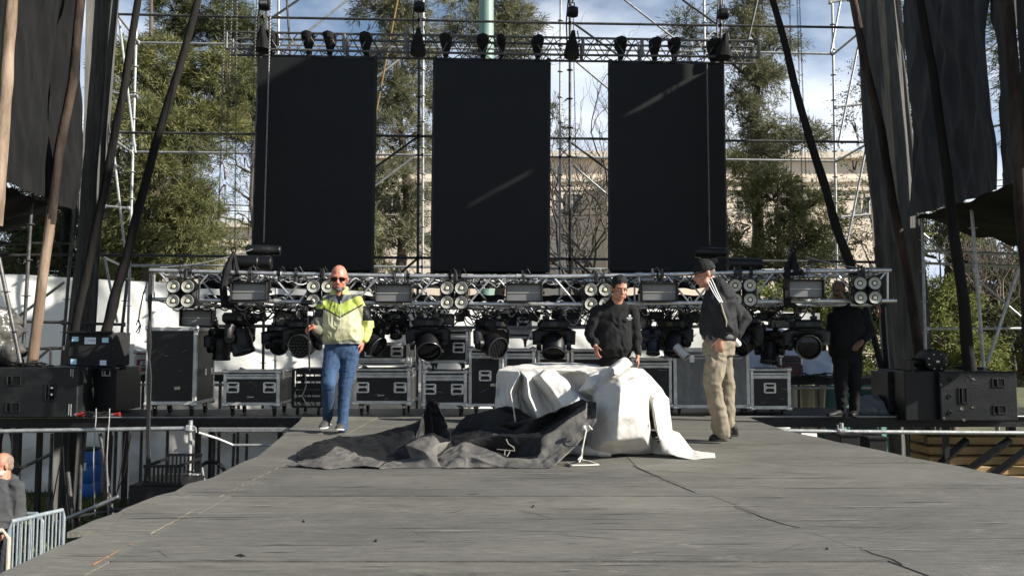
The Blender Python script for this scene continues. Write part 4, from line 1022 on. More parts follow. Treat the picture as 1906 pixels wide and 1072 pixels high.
# ---------------- moving heads (hung upside down)
heads_glass = mat('moving_head_lens', (.012, .013, .016), .12, 0, spec=.8); bluem = mat('dark_blue_plastic', (.010, .014, .03), .4)
dgrn = mat('dark_green_plastic', (.012, .018, .016), .4)
def moving_head(label, bx_, by_, Y, hr, pan, tilt, style='wash', bsc=1.0, mt=plas, drop=None, twist=0):
    """bx,by = base centre in the photo; hr = head radius in metres"""
    c = P(bx_, by_, Y, TK); t = thing('moving_head_light', label, 'stage light', (c.x, c.y, c.z), 'moving head lights hanging under the lower truss')
    t.rotation_euler = (0, twist, pan)
    hr *= .92; s_ = bsc; W = hr * 2.05 * 1.12
    m = MB(); m.box((0, 0, 0), (.38 * s_, .30 * s_, .13 * s_), bev=.035 * s_); m.box((0, 0, -.07 * s_), (.24 * s_, .24 * s_, .03), bev=.01)
    for q in (-1, 1): m.box((q * .195 * s_, 0, 0), (.02, .16 * s_, .05), bev=.006); m.box((q * .10 * s_, 0, .09 * s_), (.09 * s_, .05, .05 * s_), bev=.01)
    m.build('base', mt, t, world=False)
    m = MB(); m.box((0, -.155 * s_, .0), (.09 * s_, .006, .055 * s_)); m.build('display', heads_glass, t, world=False)
    m = MB()
    for q in (-1, 1): m.torus((q * .10 * s_, 0, .15 * s_), .034, .013, Matrix.Rotation(PI / 2, 3, 'Y'), 14, 6); m.box((q * .10 * s_, .05, .15 * s_), (.04, .05, .03))
    m.build('clamps', dsteel, t, world=False)
    hz = -(.085 * s_ + (drop or hr * 1.12))
    m = MB()
    pr = [V((-W / 2 - .03, 0, hz)), V((-W / 2 - .03, 0, hz * .45)), V((-W / 2 + .03, 0, -.10 * s_)), V((0, 0, -.088 * s_)), V((W / 2 - .03, 0, -.10 * s_)), V((W / 2 + .03, 0, hz * .45)), V((W / 2 + .03, 0, hz))]
    m.path(pr, [.050, .06, .055, .05, .055, .06, .050], 10, sq=1.35)
    for q in (-1, 1): m.lathe([(.02, -.03), (.07, -.028), (.075, 0), (.07, .028), (.02, .03)], place(V((q * (W / 2 + .015), 0, hz)), rotm(V((1, 0, 0)))), 16)
    m.build('yoke', mt, t, world=False)
    d = V((0, -math.cos(tilt), -math.sin(tilt))); Rm = place(V((0, 0, hz)), rotm(d))
    m = MB(); ln = 1.0 if style != 'beam' else 1.35
    m.lathe([(hr * .30, -hr * 1.25), (hr * .72, -hr * 1.15), (hr * .92, -hr * .8), (hr * .98, -hr * .2), (hr * .97, hr * .35), (hr * .90, hr * .75 * ln), (hr * .97, hr * .85 * ln), (hr * .97, hr * 1.0 * ln), (hr * .88, hr * 1.02 * ln), (hr * .84, hr * .9 * ln)], Rm, 26, cap=False)
    for q in range(10):
        a = 2 * PI * q / 10; m.box(Rm @ V((math.cos(a) * hr * .9, math.sin(a) * hr * .9, -hr * .55)), (.012, .03, .03), rotm(d) @ Matrix.Rotation(a, 3, 'Z'))
    m.lathe([(.001, -hr * 1.26), (hr * .3, -hr * 1.25)], Rm, 16, cap=False)
    hd = m.build('head', mt, t, world=False)
    m = MB()
    if style == 'honey':
        m.lathe([(.001, hr * .88), (hr * .86, hr * .88)], Rm, 26, cap=False)
        for r0, k in ((0, 1), (.27, 6), (.53, 12), (.75, 18)):
            for q in range(k): a = 2 * PI * q / k; m.lathe([(hr * .11, hr * .88), (hr * .10, hr * .93), (hr * .03, hr * .96)], Rm @ Matrix.Translation((math.cos(a) * r0 * hr, math.sin(a) * r0 * hr, 0)), 8)
    else: m.lathe([(hr * .84, hr * .86 * ln), (hr * .6, hr * .95 * ln), (hr * .3, hr * 1.0 * ln), (.001, hr * 1.02 * ln)], Rm, 26, cap=False)
    m.build('lens', heads_glass, hd, world=False)
    m = MB(); m.torus(Rm @ V((0, 0, hr * 1.0 * ln)), hr * .93, .007, rotm(d), 26, 6); m.build('bezel', mat('grey_bezel', (.05, .05, .05), .35, .4), hd, world=False)
    return t
R = math.radians
moving_head('dark moving head with its barrel turned down behind the tall left case', 448, 592, 9.9, .16, R(70), R(70), 'beam', 1.05)
moving_head('smaller moving head silhouette hanging lower, next to the tall left case', 414, 618, 10.3, .13, R(40), R(95), 'beam', .8)
moving_head('moving head with a round lens seen against white sheeting left of the bald man', 521, 612, 10.0, .125, R(10), R(25), 'wash', .75)
moving_head('large moving head with a honeycomb lens right beside the hand of the bald man', 566, 604, 9.75, .17, R(-5), R(8), 'honey', .9)
moving_head('moving head turned sideways by the hip of the bald man', 690, 600, 9.75, .16, R(62), R(30), 'wash', .9)
moving_head('compact moving head above the upside-down flight case', 736, 590, 10.1, .09, R(20), R(60), 'beam', .8)
moving_head('large moving head looking down with an oval lens under the centre screen', 797, 601, 9.75, .175, R(12), R(38), 'wash', 1.0)
moving_head('moving head turned half right with a honeycomb lens under the centre screen', 915, 603, 9.75, .165, R(38), R(22), 'honey', .95)
moving_head('moving head aimed steeply down left of the man in the black sweatshirt', 1031, 604, 9.75, .165, R(-6), R(52), 'wash', 1.0)
moving_head('small bluish moving head right of the man in the black sweatshirt', 1216, 618, 10.1, .10, R(-20), R(70), 'beam', .75, bluem)
moving_head('moving head with a silver snoot left of the man in the cap', 1257, 603, 9.9, .14, R(-40), R(65), 'beam', 1.0)
moving_head('moving head turned away behind the back of the man in the cap', 1388, 598, 9.9, .165, R(-60), R(30), 'wash', .9)
moving_head('moving head silhouette standing before the pale sheet right of the man in the cap', 1432, 622, 10.2, .135, R(-30), R(75), 'beam', .8)
moving_head('big dark green moving head facing the audience near the man in the shade', 1500, 604, 9.75, .175, R(-10), R(10), 'wash', .95, dgrn)
sn = MB(); c = P(1268, 655, 9.7, TK); Rm = place(c, rotm(V((.55, -.5, -.7)))); sn.lathe([(.055, -.10), (.055, .10), (.052, .10), (.050, -.09)], Rm, 20)
for q in range(-3, 5): sn.torus(Rm @ V((0, 0, q * .025)), .056, .004, rotm(V((.55, -.5, -.7))), 20, 5)
tag(sn.build('metal_snoot', alu), 'ribbed silver tube clipped to the moving head left of the man in the cap', 'lamp snoot')
# ---------------- big black things lying on the truss, slings
def lying(label, px, py, wpx, hpx, Y, sd):
    c = P(px, py, Y, TK); wd = wpx * Y / F; hh = hpx * Y / F; t = thing('lying_motor', label, 'hoist motor', c, 'black motor housings lying on the lower truss')  # each one is a hoist motor housing
    m = MB(); m.lathe([(hh * .40, -wd / 2), (hh * .5, -wd / 2 + .02), (hh * .5, wd * .18), (hh * .46, wd * .2), (hh * .46, wd / 2 - .015), (hh * .38, wd / 2)], place(c, rotm(V((1, .12, 0)))), 22); m.box(c + V((-wd * .15, 0, -hh * .45)), (wd * .4, hh * .7, hh * .3), bev=.02)
    m.build('housing', plas, t)
    m = MB(); m.box(c + V((wd * .1, 0, -hh * .75)), (.10, .08, hh * .5), bev=.01); m.build('mount', dsteel, t)
lying('upper black motor housing at the foot of the left screen', 491, 466, 62, 20, 10.4, 1)
lying('lower black motor housing on the truss near the left sling', 466, 489, 78, 28, 10.0, 2)
lying('upper black motor housing above the man in the cap', 1322, 470, 60, 20, 10.4, 3)
lying('lower black motor housing on the truss right of the cap', 1386, 492, 66, 24, 10.0, 4)
for px, lab in ((431, 'black lifting sling round the lower truss under the left screen'), (1473, 'black lifting sling round the lower truss on the right')):
    m = MB(); top = P(px + 4, 470, 9.7, TK)
    for q in (-9, 9):
        for dy in (0, TB): m.path([top, P(px + q, 500, 9.6 + dy, TK), TP(px + q * 1.4, True, dy) + V((0, -.03 if dy == 0 else .03, -.03))], [.012, .02, .024], 6)
    m.loft([(top, V((.02, 0, 0)), V((0, .03, 0))), (P(px, 492, 9.75, TK), V((.065, 0, 0)), V((0, .13, 0))), (P(px, 512, 9.75, TK), V((.10, 0, 0)), V((0, .22, 0)))], 12)
    m.path([TP(px - 8, True) + V((0, -.03, .03)), TP(px - 12, True) + V((0, -.05, -.2)), TP(px - 10, False) + V((0, -.05, -.05)), TP(px + 6, False) + V((0, -.03, -.06))], [.04, .05, .05, .03], 8)
    m.torus(top + V((0, 0, .03)), .03, .011, Matrix.Rotation(PI / 2, 3, 'X'), 12, 6)
    tag(m.build('lifting_sling', fabk), lab, 'sling')
# steel ropes to the ends of the truss
for a, b_, lab in (((298, 498), (470, 464), 'thin steel rope from the left end of the lower truss up to the left motor'), ((1500, 477), (1650, 500), 'thin steel rope dropping to the right end of the lower truss')):
    A = P(*a, 9.7, TK); B_ = P(*b_, 9.9, TK); tag(MB().path([A.lerp(B_, q / 8) + V((0, 0, -.05 * math.sin(PI * q / 8))) for q in range(9)], .007, 5).build('steel_rope', galv), lab, 'rope')
# black strips added for the dark clutter behind the truss, and looms of cable under it
def strip(label, x0, x1, ya, yb, Y, amp, sd):
    def f(u, v):
        x = x0 + (x1 - x0) * u; ra = 3.5 * noise.noise(V((u * 38, sd, 0))); rb = 4.5 * noise.noise(V((u * 44, sd, 5)))
        return P(x, (ya + ra) * (1 - v) + (yb + rb) * v, Y, TK) + V((0, .05 * noise.noise(V((u * 70, v * 3, sd))), 0))
    tag(MB().sheet(f, 260, 6).build('dark_infill_strip', fabk, sharp=180), label, 'cloth', None)
strip('narrow upper black strip added for the dark clutter behind the lower truss', 372, 1345, 516, 537, TD + .55, .05, 1)
strip('lower black strip added for the dark clutter behind the lower truss', 380, 1330, 549, 575, TD + .6, .05, 2)
# cables along the truss
random.seed(21)
cgrey = mat('grey_cable', (.35, .35, .33), .5); cwhite = mat('white_tape', (.75, .75, .72), .6)
def trussy(label, x0, x1, top, amp, r, mt, dy=.18, n=46, off=0.0, name='power_cable'):
    pts = []; sd = random.uniform(0, 99)
    for i in range(n + 1):
        x = x0 + (x1 - x0) * i / n; p = TP(x, top); s_ = i / n
        pts.append(p + V((0, dy + .14 * noise.noise(V((s_ * 9, sd, 1))), off + amp * (noise.noise(V((s_ * 13, sd, 3))) - .2 * abs(math.sin(s_ * 19 + sd))))))
    return tag(MB().path(pts, r, 6).build(name, mt), label, 'cable', 'cables laid along the lower truss')
ords = ['first', 'second', 'third', 'fourth', 'fifth', 'sixth']
for k, (x0, x1) in enumerate([(300, 620), (560, 880), (820, 1110), (1080, 1330), (1290, 1500)]):
    ct = thing('cable_bundle', f'{ords[k]} black cable bundle from the left tangled inside the lower truss', 'cable', TP((x0 + x1) / 2, True), 'cable bundles in the lower truss')
    for j, (mt_, top, off, r) in enumerate([(cab, True, .02, .009), (cab, True, .05, .007), (cab, True, -.02, .008), (cab, False, .05, .009), (cab, False, .02, .008), (cab, False, -.07, .009), (cgrey, False, -.05, .006), (cwhite, False, .055, .006), (cgrey, True, -.03, .006), (cab, True, -.06, .009), (cwhite, True, -.045, .005)]):
        pts = []; sd = random.uniform(0, 99); xa = x0 + random.uniform(0, 40); xb = x1 - random.uniform(0, 40); n = 60
        for i in range(n + 1):
            s_ = i / n; p = TP(xa + (xb - xa) * s_, top)
            pts.append(p + V((0, .2 + .15 * noise.noise(V((s_ * 9, sd, 1))), off + .09 * noise.noise(V((s_ * 16, sd, 3))) - .05 * abs(math.sin(s_ * 21 + sd)))))
        MB().path(pts, r, 6).build('cable', mt_, ct)
random.seed(41)
for k, (px, lab) in enumerate([(480, 'dark cable loom sagging over the moving heads behind the tall left case'), (560, 'dark cable loom sagging by the hand of the bald man'), (700, 'dark cable loom sagging right of the bald man'), (790, 'dark cable loom sagging left of the centre blinder'),
        (880, 'dark cable loom sagging right of the centre blinder'), (990, 'dark cable loom sagging over the middle raised case'), (1070, 'dark cable loom sagging left of the dark-haired man'), (1225, 'dark cable loom sagging between the two men on the right'), (1290, 'dark cable loom sagging beside the man in the cap'), (1440, 'dark cable loom sagging right of the man in the cap')]):
    t = thing('cable_loom', lab, 'cable', TP(px, False), 'dark cable looms under the lower truss')
    for j in range(9):
        x0 = px + random.uniform(-45, 10); x1 = x0 + random.uniform(30, 80); sg = random.uniform(8, 34); dy = random.uniform(.05, .6); pts = []; sd = random.uniform(0, 99)
        for i in range(15):
            s_ = i / 14; x = x0 + (x1 - x0) * s_; p = TP(x, False) ; q = P(x, lty(x, False) + 8 + sg * 4 * s_ * (1 - s_) + 5 * noise.noise(V((s_ * 4, sd, 0))), TD + dy, TK); pts.append(q)
        MB().path(pts, random.uniform(.006, .012), 6).build('cable', cab if j else alud, t)
    for j in range(2):
        c = P(px + random.uniform(-35, 35), 584 + random.uniform(-4, 8), TD + .45, TK); MB().box(c, (random.uniform(.10, .2), .12, random.uniform(.08, .14)), Matrix.Rotation(random.uniform(-.3, .3), 3, 'Y'), bev=.012).build('junction_box', plas, t)
random.seed(31)
t = thing('clamp_cluster', 'scattered clamps, tape tags and shackles along the upper chord of the lower truss', 'clamps', TP(950, True), None)
for px in (338, 356, 466, 520, 552, 599, 735, 760, 838, 856, 975, 1108, 1122, 1215, 1232, 1368, 1397, 1488, 1504, 1600, 1618):
    p = TP(px, True); m = MB(); m.lathe([(.026, -.02), (.040, -.02), (.040, .02), (.026, .02)], place(p, rotm(V((1, 0, 0)))), 12); m.box(p + V((random.uniform(-.02, .02), -.01, .05)), (.02, .02, .05)); m.box(p + V((0, -.01, -.06)), (.03, .03, .07), bev=.005)
    m.path([p + V((0, -.01, .045)), p + V((.05, -.04, .09)), p + V((.09, -.02, .02)), p + V((.12, .03, -.05))], .005, 5); m.build('clamp', random.choice([dsteel, alud, blk]), t)
# thick black stage cable hanging from the left end, with the steel rope loop
m = MB()
for j in range(3): m.path([TP(300, True) + V((0, .05, .03)), TP(284, True) + V((-.02 + j * .02, -.03, -.05)), P(277 + j * 2, 560, 9.45), P(281 - j * 3, 640, 9.4), P(275 + j * 3, 700, 9.4), P(274 + j * 2, 790, 9.4), P(273 + j * 3, 850, 9.35), P(276 + j, 920, 9.3)], .014, 7)
tag(m.build('stage_cable', cab), 'thick black cables hanging from the left end of the lower truss to the ground', 'cable')
pts = [P(x, y, 9.5) for x, y in ((284, 512), (274, 525), (266, 550), (260, 580), (258, 596), (261, 604), (256, 614), (253, 618), (258, 621), (262, 606), (256, 596), (254, 605))]
tag(MB().path(pts, .008, 6).build('rope_loop', dsteel), 'steel rope with a small eye hanging loose before the white sheeting, left', 'rope')
# ================================================================ FLIGHT CASES
def fcase(label, x0, y0, x1, y1, Y, dep=.6, lid=None, seam=None, handles=(), latches=(), cast=.0, body=None, yaw=0, side_latch=True, badge=False, grp='black flight cases stacked at the back of the stage', cat='flight case', edge=None, casters=True, butterfly=None, fl=.040):
    body = body or lam; edge = edge or trim
    a = P(x0, y1, Y, K); b = P(x1, y0, Y, K); W = b.x - a.x; zb = a.z; zt = b.z; H = zt - zb; cx = (a.x + b.x) / 2; cy = (a.y + b.y) / 2 + dep / 2
    t = thing('flight_case', label, cat, (cx, cy, zb), grp, (0, 0, yaw)); e = fl
    def loc(px, py): p = P(px, py, Y, K); return p.x - cx, p.z - zb
    sz = None
    if seam is not None: sz = loc(x0, seam)[1]
    parts = [('body', 0, sz if sz else H, sz is not None)] + ([('lid', sz, H, True)] if sz else [])
    if lid == 'bottom' and sz: parts = [('lid', 0, sz, True), ('body', sz, H, True)]
    for nm, z0, z1, _ in parts:
        bp = MB().box((0, 0, (z0 + z1) / 2), (W - .012, dep - .012, z1 - z0 - .006)).build(nm, body, t, world=False, smooth=False)
        m = MB(); 
        for sx_ in (-1, 1):
            for sy in (-1, 1): m.box((sx_ * (W / 2 - e / 2), sy * (dep / 2 - e / 2), (z0 + z1) / 2), (e, e, z1 - z0 - .004), bev=.004)
        for z in ((z0 + e / 2, z1 - e / 2)):
            hh = e if (z1 - z0) > 3 * e else min(e, (z1 - z0) * .35)
            zz = z0 + hh / 2 + .002 if z < (z0 + z1) / 2 else z1 - hh / 2 - .002
            for sy in (-1, 1): m.box((0, sy * (dep / 2 - e / 2 + .001), zz), (W + .004, e, hh), bev=.004)
            for sx_ in (-1, 1): m.box((sx_ * (W / 2 - e / 2 + .001), 0, zz), (e, dep + .003, hh), bev=.004)
        m.build('edge_extrusion', edge, bp, world=False)
    for sx_ in (-1, 1):
        for z in (0.012, H - .012):
            for sy in (-1, 1):
                m = MB(); c = V((sx_ * (W / 2 - .012), sy * (dep / 2 - .012), z)); m.ell(c, (.036, .036, .036), n=10, m=6)
                m.box(c + V((-sx_ * .03, 0, 0)), (.05, .062, .045), bev=.012); m.build('corner_ball', chrome, t, world=False)
    def hnd(lx, lz, w=.14, h=.12):
        m = MB(); y = -dep / 2 - .004
        for (dx, dz, ww, hh) in ((0, h / 2, w, .016), (0, -h / 2, w, .016), (-w / 2, 0, .020, h), (w / 2, 0, .020, h)): m.box((lx + dx, y, lz + dz), (ww + .004, .010, hh + .004), bev=.004)
        m.box((lx, y + .002, lz), (w - .006, .004, h - .006), mi=1); m.box((lx, y - .012, lz + h * .06), (w * .72, .014, .026), bev=.006); 
        for s_ in (-1, 1): m.box((lx + s_ * w * .36, y - .008, lz + h * .06), (.012, .018, .05), bev=.003)
        for s_ in (-1, 1):
            for q in (-1, 1): m.lathe([(.006, 0), (.005, .004)], place(V((lx + s_ * w * .46, y - .005, lz + q * h * .46)), rotm(V((0, -1, 0)))), 8)
        m.build('handle', [chrome, blk], t, world=False)
    for hp_ in handles: lx, lz = loc(*hp_[:2]); hnd(lx, lz, *(hp_[2:] if len(hp_) > 2 else ()))
    def latch(px, py):
        lx, lz = loc(px, py); m = MB(); y = -dep / 2 - .004
        m.box((lx, y, lz), (.065, .008, .10), bev=.003); m.box((lx, y - .008, lz - .01), (.03, .012, .05), bev=.004); m.lathe([(.016, 0), (.014, .014), (.004, .016)], place(V((lx, y - .004, lz - .012)), rotm(V((0, -1, 0)))), 12); m.build('latch', chrome, t, world=False)
    for l_ in latches: latch(*l_)
    if sz:
        for s_ in (-1, 1):                                        # side latches round the seam
            m = MB(); m.box((s_ * (W / 2 + .003), -dep * .25, sz), (.010, .07, .10), bev=.003); m.box((s_ * (W / 2 + .010), -dep * .25, sz), (.010, .03, .05), bev=.003); m.build('latch', chrome, t, world=False)
        for s_ in (-1, 1):
            m = MB(); m.box((s_ * (W / 2 - .02), -dep / 2 - .003, sz), (.034, .008, .13), bev=.003)
            for q in (-.045, -.02, .02, .045): m.lathe([(.005, 0), (.004, .005)], place(V((s_ * (W / 2 - .02), -dep / 2 - .007, sz + q)), rotm(V((0, -1, 0)))), 7)
            m.build('corner_plate', chrome, t, world=False)
    if badge:
        m = MB(); lx, lz = loc((x0 + x1) / 2 - 1, y1 - (y1 - y0) * .25)
        m.torus((lx - .034, -dep / 2 + .003, lz), .009, .003, Matrix.Rotation(PI / 2, 3, 'X'), 10, 4)
        for q in range(5): m.box((lx - .016 + q * .012, -dep / 2 + .003, lz), (.008, .004, .011 if q % 2 else .014))
        m.build('badge', mat('white_print', (.55, .55, .55), .6), t, world=False)
    for q in range(random.choice((2, 3, 4))):
        w_ = random.uniform(.03, .12); m = MB(); m.box((random.uniform(-.38, .38) * W, -dep / 2 + .0045, random.uniform(.15, .85) * H), (w_, .004, random.uniform(.0015, .003)), Matrix.Rotation(random.uniform(-.5, .5), 3, 'Y')); m.build('scratch', alud if q else trim, t, world=False)
    if W * H > .25 and random.random() < .6:
        m = MB(); m.box((random.uniform(-.25, .25) * W, -dep / 2 + .0045, random.uniform(.2, .45) * H), (random.uniform(.05, .09), .004, random.uniform(.03, .05)), Matrix.Rotation(random.uniform(-.1, .1), 3, 'Y')); m.build('tape_label', mat('yellowed_tape', (.42, .38, .27), .7, c2=(.25, .22, .16), ns=30), t, world=False)
    if casters:
        hz = zb - DECK if cast == 0 else cast
        for sx_ in (-1, 1):
            for sy in (-1, 1):
                m = MB(); c = V((sx_ * (W / 2 - .09), sy * (dep / 2 - .09), 0)); rw = min(.05, hz * .42)
                m.box(c + V((0, 0, -.006)), (.10, .09, .012)); m.lathe([(.028, -.03), (.034, -.012)], place(c, Matrix.Identity(3)), 12)
                for s_ in (-1, 1): m.prism([c + V((s_ * .020, -.026, -.02)), c + V((s_ * .020, .03, -.02)), c + V((s_ * .020, .035, -hz + rw)), c + V((s_ * .020, .012, -hz + rw))], (s_ * .003, 0, 0))
                cf = m.build('caster', dsteel, t, world=False)
                m = MB(); m.lathe([(rw * .5, -.014), (rw, -.012), (rw, .012), (rw * .5, .014)], place(c + V((0, .022, -hz + rw)), rotm(V((1, 0, 0)))), 18); m.build('wheel', rub, cf, world=False)
    return t
random.seed(5)
c = fcase('tall black flight case at the left, under the end of the lower truss', 268, 609, 368, 754, 10.15, .62, handles=(), fl=.046)
for z in (.25, .55, .8):
    pass
m = MB(); m.box((P(303, 715, 10.145)), (.006, .004, .20), Matrix.Rotation(.03, 3, 'Y')); m.build('scratch', trim, c)
for (px, py, w_, h_) in ((330, 640, .09, .002), (345, 722, .05, .002), (285, 719, .06, .002), (340, 735, .03, .002)): MB().box(P(px, py, 10.145), (w_, .004, h_), Matrix.Rotation(.05, 3, 'Y')).build('scratch', dsteel, c)
for q in (-1, 1): MB().box((.368, q * .10, .42), (.012, .05, .09), bev=.003).build('latch', chrome, c, world=False)
fcase('wide black case with two handles left of the bald man, its lid seam high', 414, 690, 521, 755, 10.1, .62, lid='top', seam=699.5, handles=((433, 721), (502, 721)), badge=True)
fcase('wide black case with two handles just right of the legs of the bald man', 657, 686, 764, 752, 10.1, .62, lid='top', seam=697, handles=((675, 721), (745, 721)), badge=True)
fcase('black case with its lid seam at the bottom, stacked on another beside the bald man', 662, 637, 762, 681, 10.15, .6, lid='bottom', seam=672, handles=((739, 654), (690, 654)), casters=False)
fcase('black two-handled case whose bottom edge shows behind the black tarpaulin peak', 786, 690, 869, 755, 10.1, .6, lid='top', seam=702.5, handles=((800, 724), (851, 724)))
fcase('black case with one handle in view, raised above the two-handled case under the centre screen', 792, 612, 872, 676, 10.35, .6, lid='top', seam=626, handles=((854, 647), (806, 647)), cast=.09)
fcase('tall narrow black case with a single handle, left of the white tarpaulin', 872, 648, 934, 757, 10.1, .62, lid='top', seam=661, handles=((903, 699),))
fcase('tall black case directly behind the left corner of the white tarpaulin', 938, 649, 996, 757, 10.1, .62, lid='top', seam=662)
fcase('black case with a dented side lifted above the tall cases, under the centre screen', 902, 578, 990, 630, 10.75, .55, lid='bottom', seam=618, handles=((973, 600),), cast=.12)
fcase('half-hidden black case behind the arm of the man in the black sweatshirt', 1063, 650, 1170, 757, 10.15, .6, lid='top', seam=663)
fcase('black case low behind the white tarpaulin, filling the space under the raised heads', 1000, 650, 1060, 757, 10.2, .6, lid='top', seam=663)
fcase('tall black case between the white tarpaulin and the grey case', 1176, 667, 1250, 757, 10.2, .62, lid='top', seam=679)
g = fcase('large grey scratched case behind the man in the cap', 1255, 648, 1394, 760, 10.15, .65, body=glam, latches=((1288, 667),), fl=.046)
for z in (.66, .70): MB().box((.02, -.33, z), (.78, .008, .014), bev=.003).build('seam_band', trim, g, world=False)
fcase('small black case with one handle at the right of the row', 1398, 686, 1471, 762, 10.15, .6, lid='top', seam=698, handles=((1433, 722),), fl=.046)
fcase('red flight case with metal edges on the left riser', 248, 653, 292, 696, 12.4, .5, lid='top', seam=664, handles=((268, 678, .1, .08),), body=redl, casters=False, grp='red cases', cat='red case')
fcase('red case almost hidden behind the small right flight case', 1452, 662, 1494, 702, 12.45, .5, lid='top', seam=672, body=mat('dark_red_laminate', (.06, .008, .008), .5), edge=dsteel, casters=False, grp='red cases', cat='red case')
# dark equipment rack left of the bald man's legs
t = thing('equipment_rack', 'open black equipment rack with cables left of the legs of the bald man', 'rack', P(572, 757, 10.3), None)
a = P(545, 757, 10.2); b = P(600, 688, 10.2); W = b.x - a.x; H = b.z - a.z; cx = (a.x + b.x) / 2; m = MB()
for sx_ in (-1, 1):
    for dy in (0, .5): m.box((cx + sx_ * W / 2, 10.2 + dy, a.z + H / 2), (.035, .035, H), bev=.004)
for z in (0, .5, 1):
    m.box((cx, 10.45, a.z + H * z), (W, .52, .03), bev=.004)
m.build('frame', blk, t)
for i in range(5): MB().box((cx, 10.28, a.z + .05 + H * (.09 + i * .185)), (W - .05, .12, H * .13), bev=.006).build('unit', plas, t)
for i in range(5):
    m = MB(); x = cx - W / 2 + .04 + i * .06; m.path([V((x, 10.19, a.z + H * .9)), V((x + .03, 10.14, a.z + H * .6)), V((x - .02, 10.13, a.z + H * .3)), V((x + .04, 10.16, a.z + .02))], .008, 5); m.build('patch_cable', cab if i != 2 else alud, t)
for sx_ in (-1, 1):
    for dy in (.05, .45): m = MB(); m.lathe([(.02, -.014), (.045, -.012), (.045, .012), (.02, .014)], place(V((cx + sx_ * (W / 2 - .05), 10.2 + dy, DECK + .047)), rotm(V((1, 0, 0)))), 14); m.build('wheel', rub, t)

# ================================================================ SPEAKER STACKS
spk = mat('worn_black_speaker_paint', (.010, .012, .013), .42, 0, c2=(.045, .047, .046), ns=3.2, bump=.25, bs=40, stretch=(1, 1, 1.6), lo=.48, hi=.85)
brk = mat('scraped_plywood', (.16, .14, .11), .8, c2=(.02, .02, .02), ns=22, lo=.45, hi=.55)
def recess(m, A, U, Wd, n_, x, z, w, h, d=.05):
    c = A + U * x + V((0, 0, z)); e = .018
    for (dx, dz, ww, hh) in ((0, h / 2, w + e, e), (0, -h / 2, w + e, e), (-w / 2, 0, e, h), (w / 2, 0, e, h)): m.box(c + U * dx + V((0, 0, dz)) + n_ * .004, (ww, .014, hh), mi=0, bev=.003)
    m.box(c + n_ * .003, (w, .006, h), mi=1); m.box(c + U * (-w * .12) + n_ * .012, (.018, .012, h), mi=0)
t = thing('subwoofer', 'big scuffed black subwoofer lying on the left platform with two handle holes', 'speaker', P(70, 780, 9.95), 'scuffed black bass speakers')
A = P(-45, 777, 9.85); B = P(143, 777, 9.85); zt_ = P(100, 684, 9.85).z; n_ = V((0, -1, 0))
MB().box(((A.x + B.x) / 2, 9.85 + .35, (A.z + zt_) / 2), (B.x - A.x, .7, zt_ - A.z), bev=.012).build('cabinet', spk, t)
for (px, py, w, h) in ((26, 708, .17, .11), (24, 758, .17, .11), (94, 730, .12, .20)):
    c = P(px, py, 9.85); m = MB(); recess(m, c, V((1, 0, 0)), 0, n_, 0, 0, w, h); m.build('handle_recess', [spk, void], t)
for z in (.0, .012): MB().lathe([(.014, 0), (.012, .02), (.004, .022)], place(P(97, 722 + z * 1000, 9.84), rotm(n_)), 10).build('bolt', galv, t)
for px in (132, 138): m = MB(); 
for (px, y0, y1) in ((132, 687, 700), (136, 687, 702), (128, 752, 772), (132, 752, 774)): m = MB(); m.box((P(px, (y0 + y1) / 2, 9.845)), (.008, .006, (y1 - y0) * 9.85 / F)); m.build('scratch', trim, t)
t = thing('speaker_box', 'plain black box with a pale grey side panel beside the left subwoofer', 'speaker', P(180, 765, 9.95))
A = P(146, 765, 10.2); B = P(154, 683, 10.2)
a = P(145, 767, 10.3); b = P(217, 684, 10.3)
MB().box(((a.x + b.x) / 2, 10.65, (a.z + b.z) / 2), (b.x - a.x, .7, b.z - a.z), bev=.01).build('cabinet', plas, t)
q = [P(154, 684, 10.28), P(180, 683, 10.28), P(176, 763, 10.28), P(157, 767, 10.28)]
MB().prism(q, (0, -.02, 0)).build('grey_panel', mat('grey_board', (.16, .16, .145), .7, c2=(.20, .20, .18), ns=6, bump=.1), t)
c = P(198, 694, 10.29); m = MB(); recess(m, c, V((1, 0, 0)), 0, n_, 0, 0, .10, .07); m.build('connector_plate', [galv, void], t)
t = thing('equipment_cover', 'dark box with pale blue labels standing on the left speakers', 'equipment box', P(165, 682, 10.35))
a = P(125, 682, 10.35); b = P(209, 619, 10.35); lean = .02
MB().box(((a.x + b.x) / 2, 10.6, (a.z + b.z) / 2), (b.x - a.x, .5, b.z - a.z), bev=.012).build('box', mat('charcoal_felt_board', (.022, .022, .022), .85, c2=(.035, .035, .034), ns=20), t)
m = MB(); m.box(((a.x + b.x) / 2, 10.33, b.z + .005), (b.x - a.x + .03, .06, .03), bev=.006); m.build('top_edge', blk, t)
lab_b = mat('pale_blue_label', (.42, .66, .75), .6); lab_w = mat('white_label', (.66, .72, .78), .6, c2=(.35, .4, .5), ns=60, lo=.5, hi=.7)
for (px, py, w, h, mm_) in ((140, 631, 12, 9, lab_b), (168, 634, 21, 12, lab_w), (196, 633, 12, 9, lab_b), (137, 673, 11, 10, lab_b), (192, 675, 12, 9, lab_w)):
    c = P(px, py, 10.345); MB().box(c, (w * 10.35 / F, .004, h * 10.35 / F)).build('label_sticker', mm_, t, smooth=False)
m = MB(); m.box(P(171, 633.5, 10.340), (.10, .003, .005)); m.build('label_print', mat('dark_print', (.05, .06, .1), .7), t)
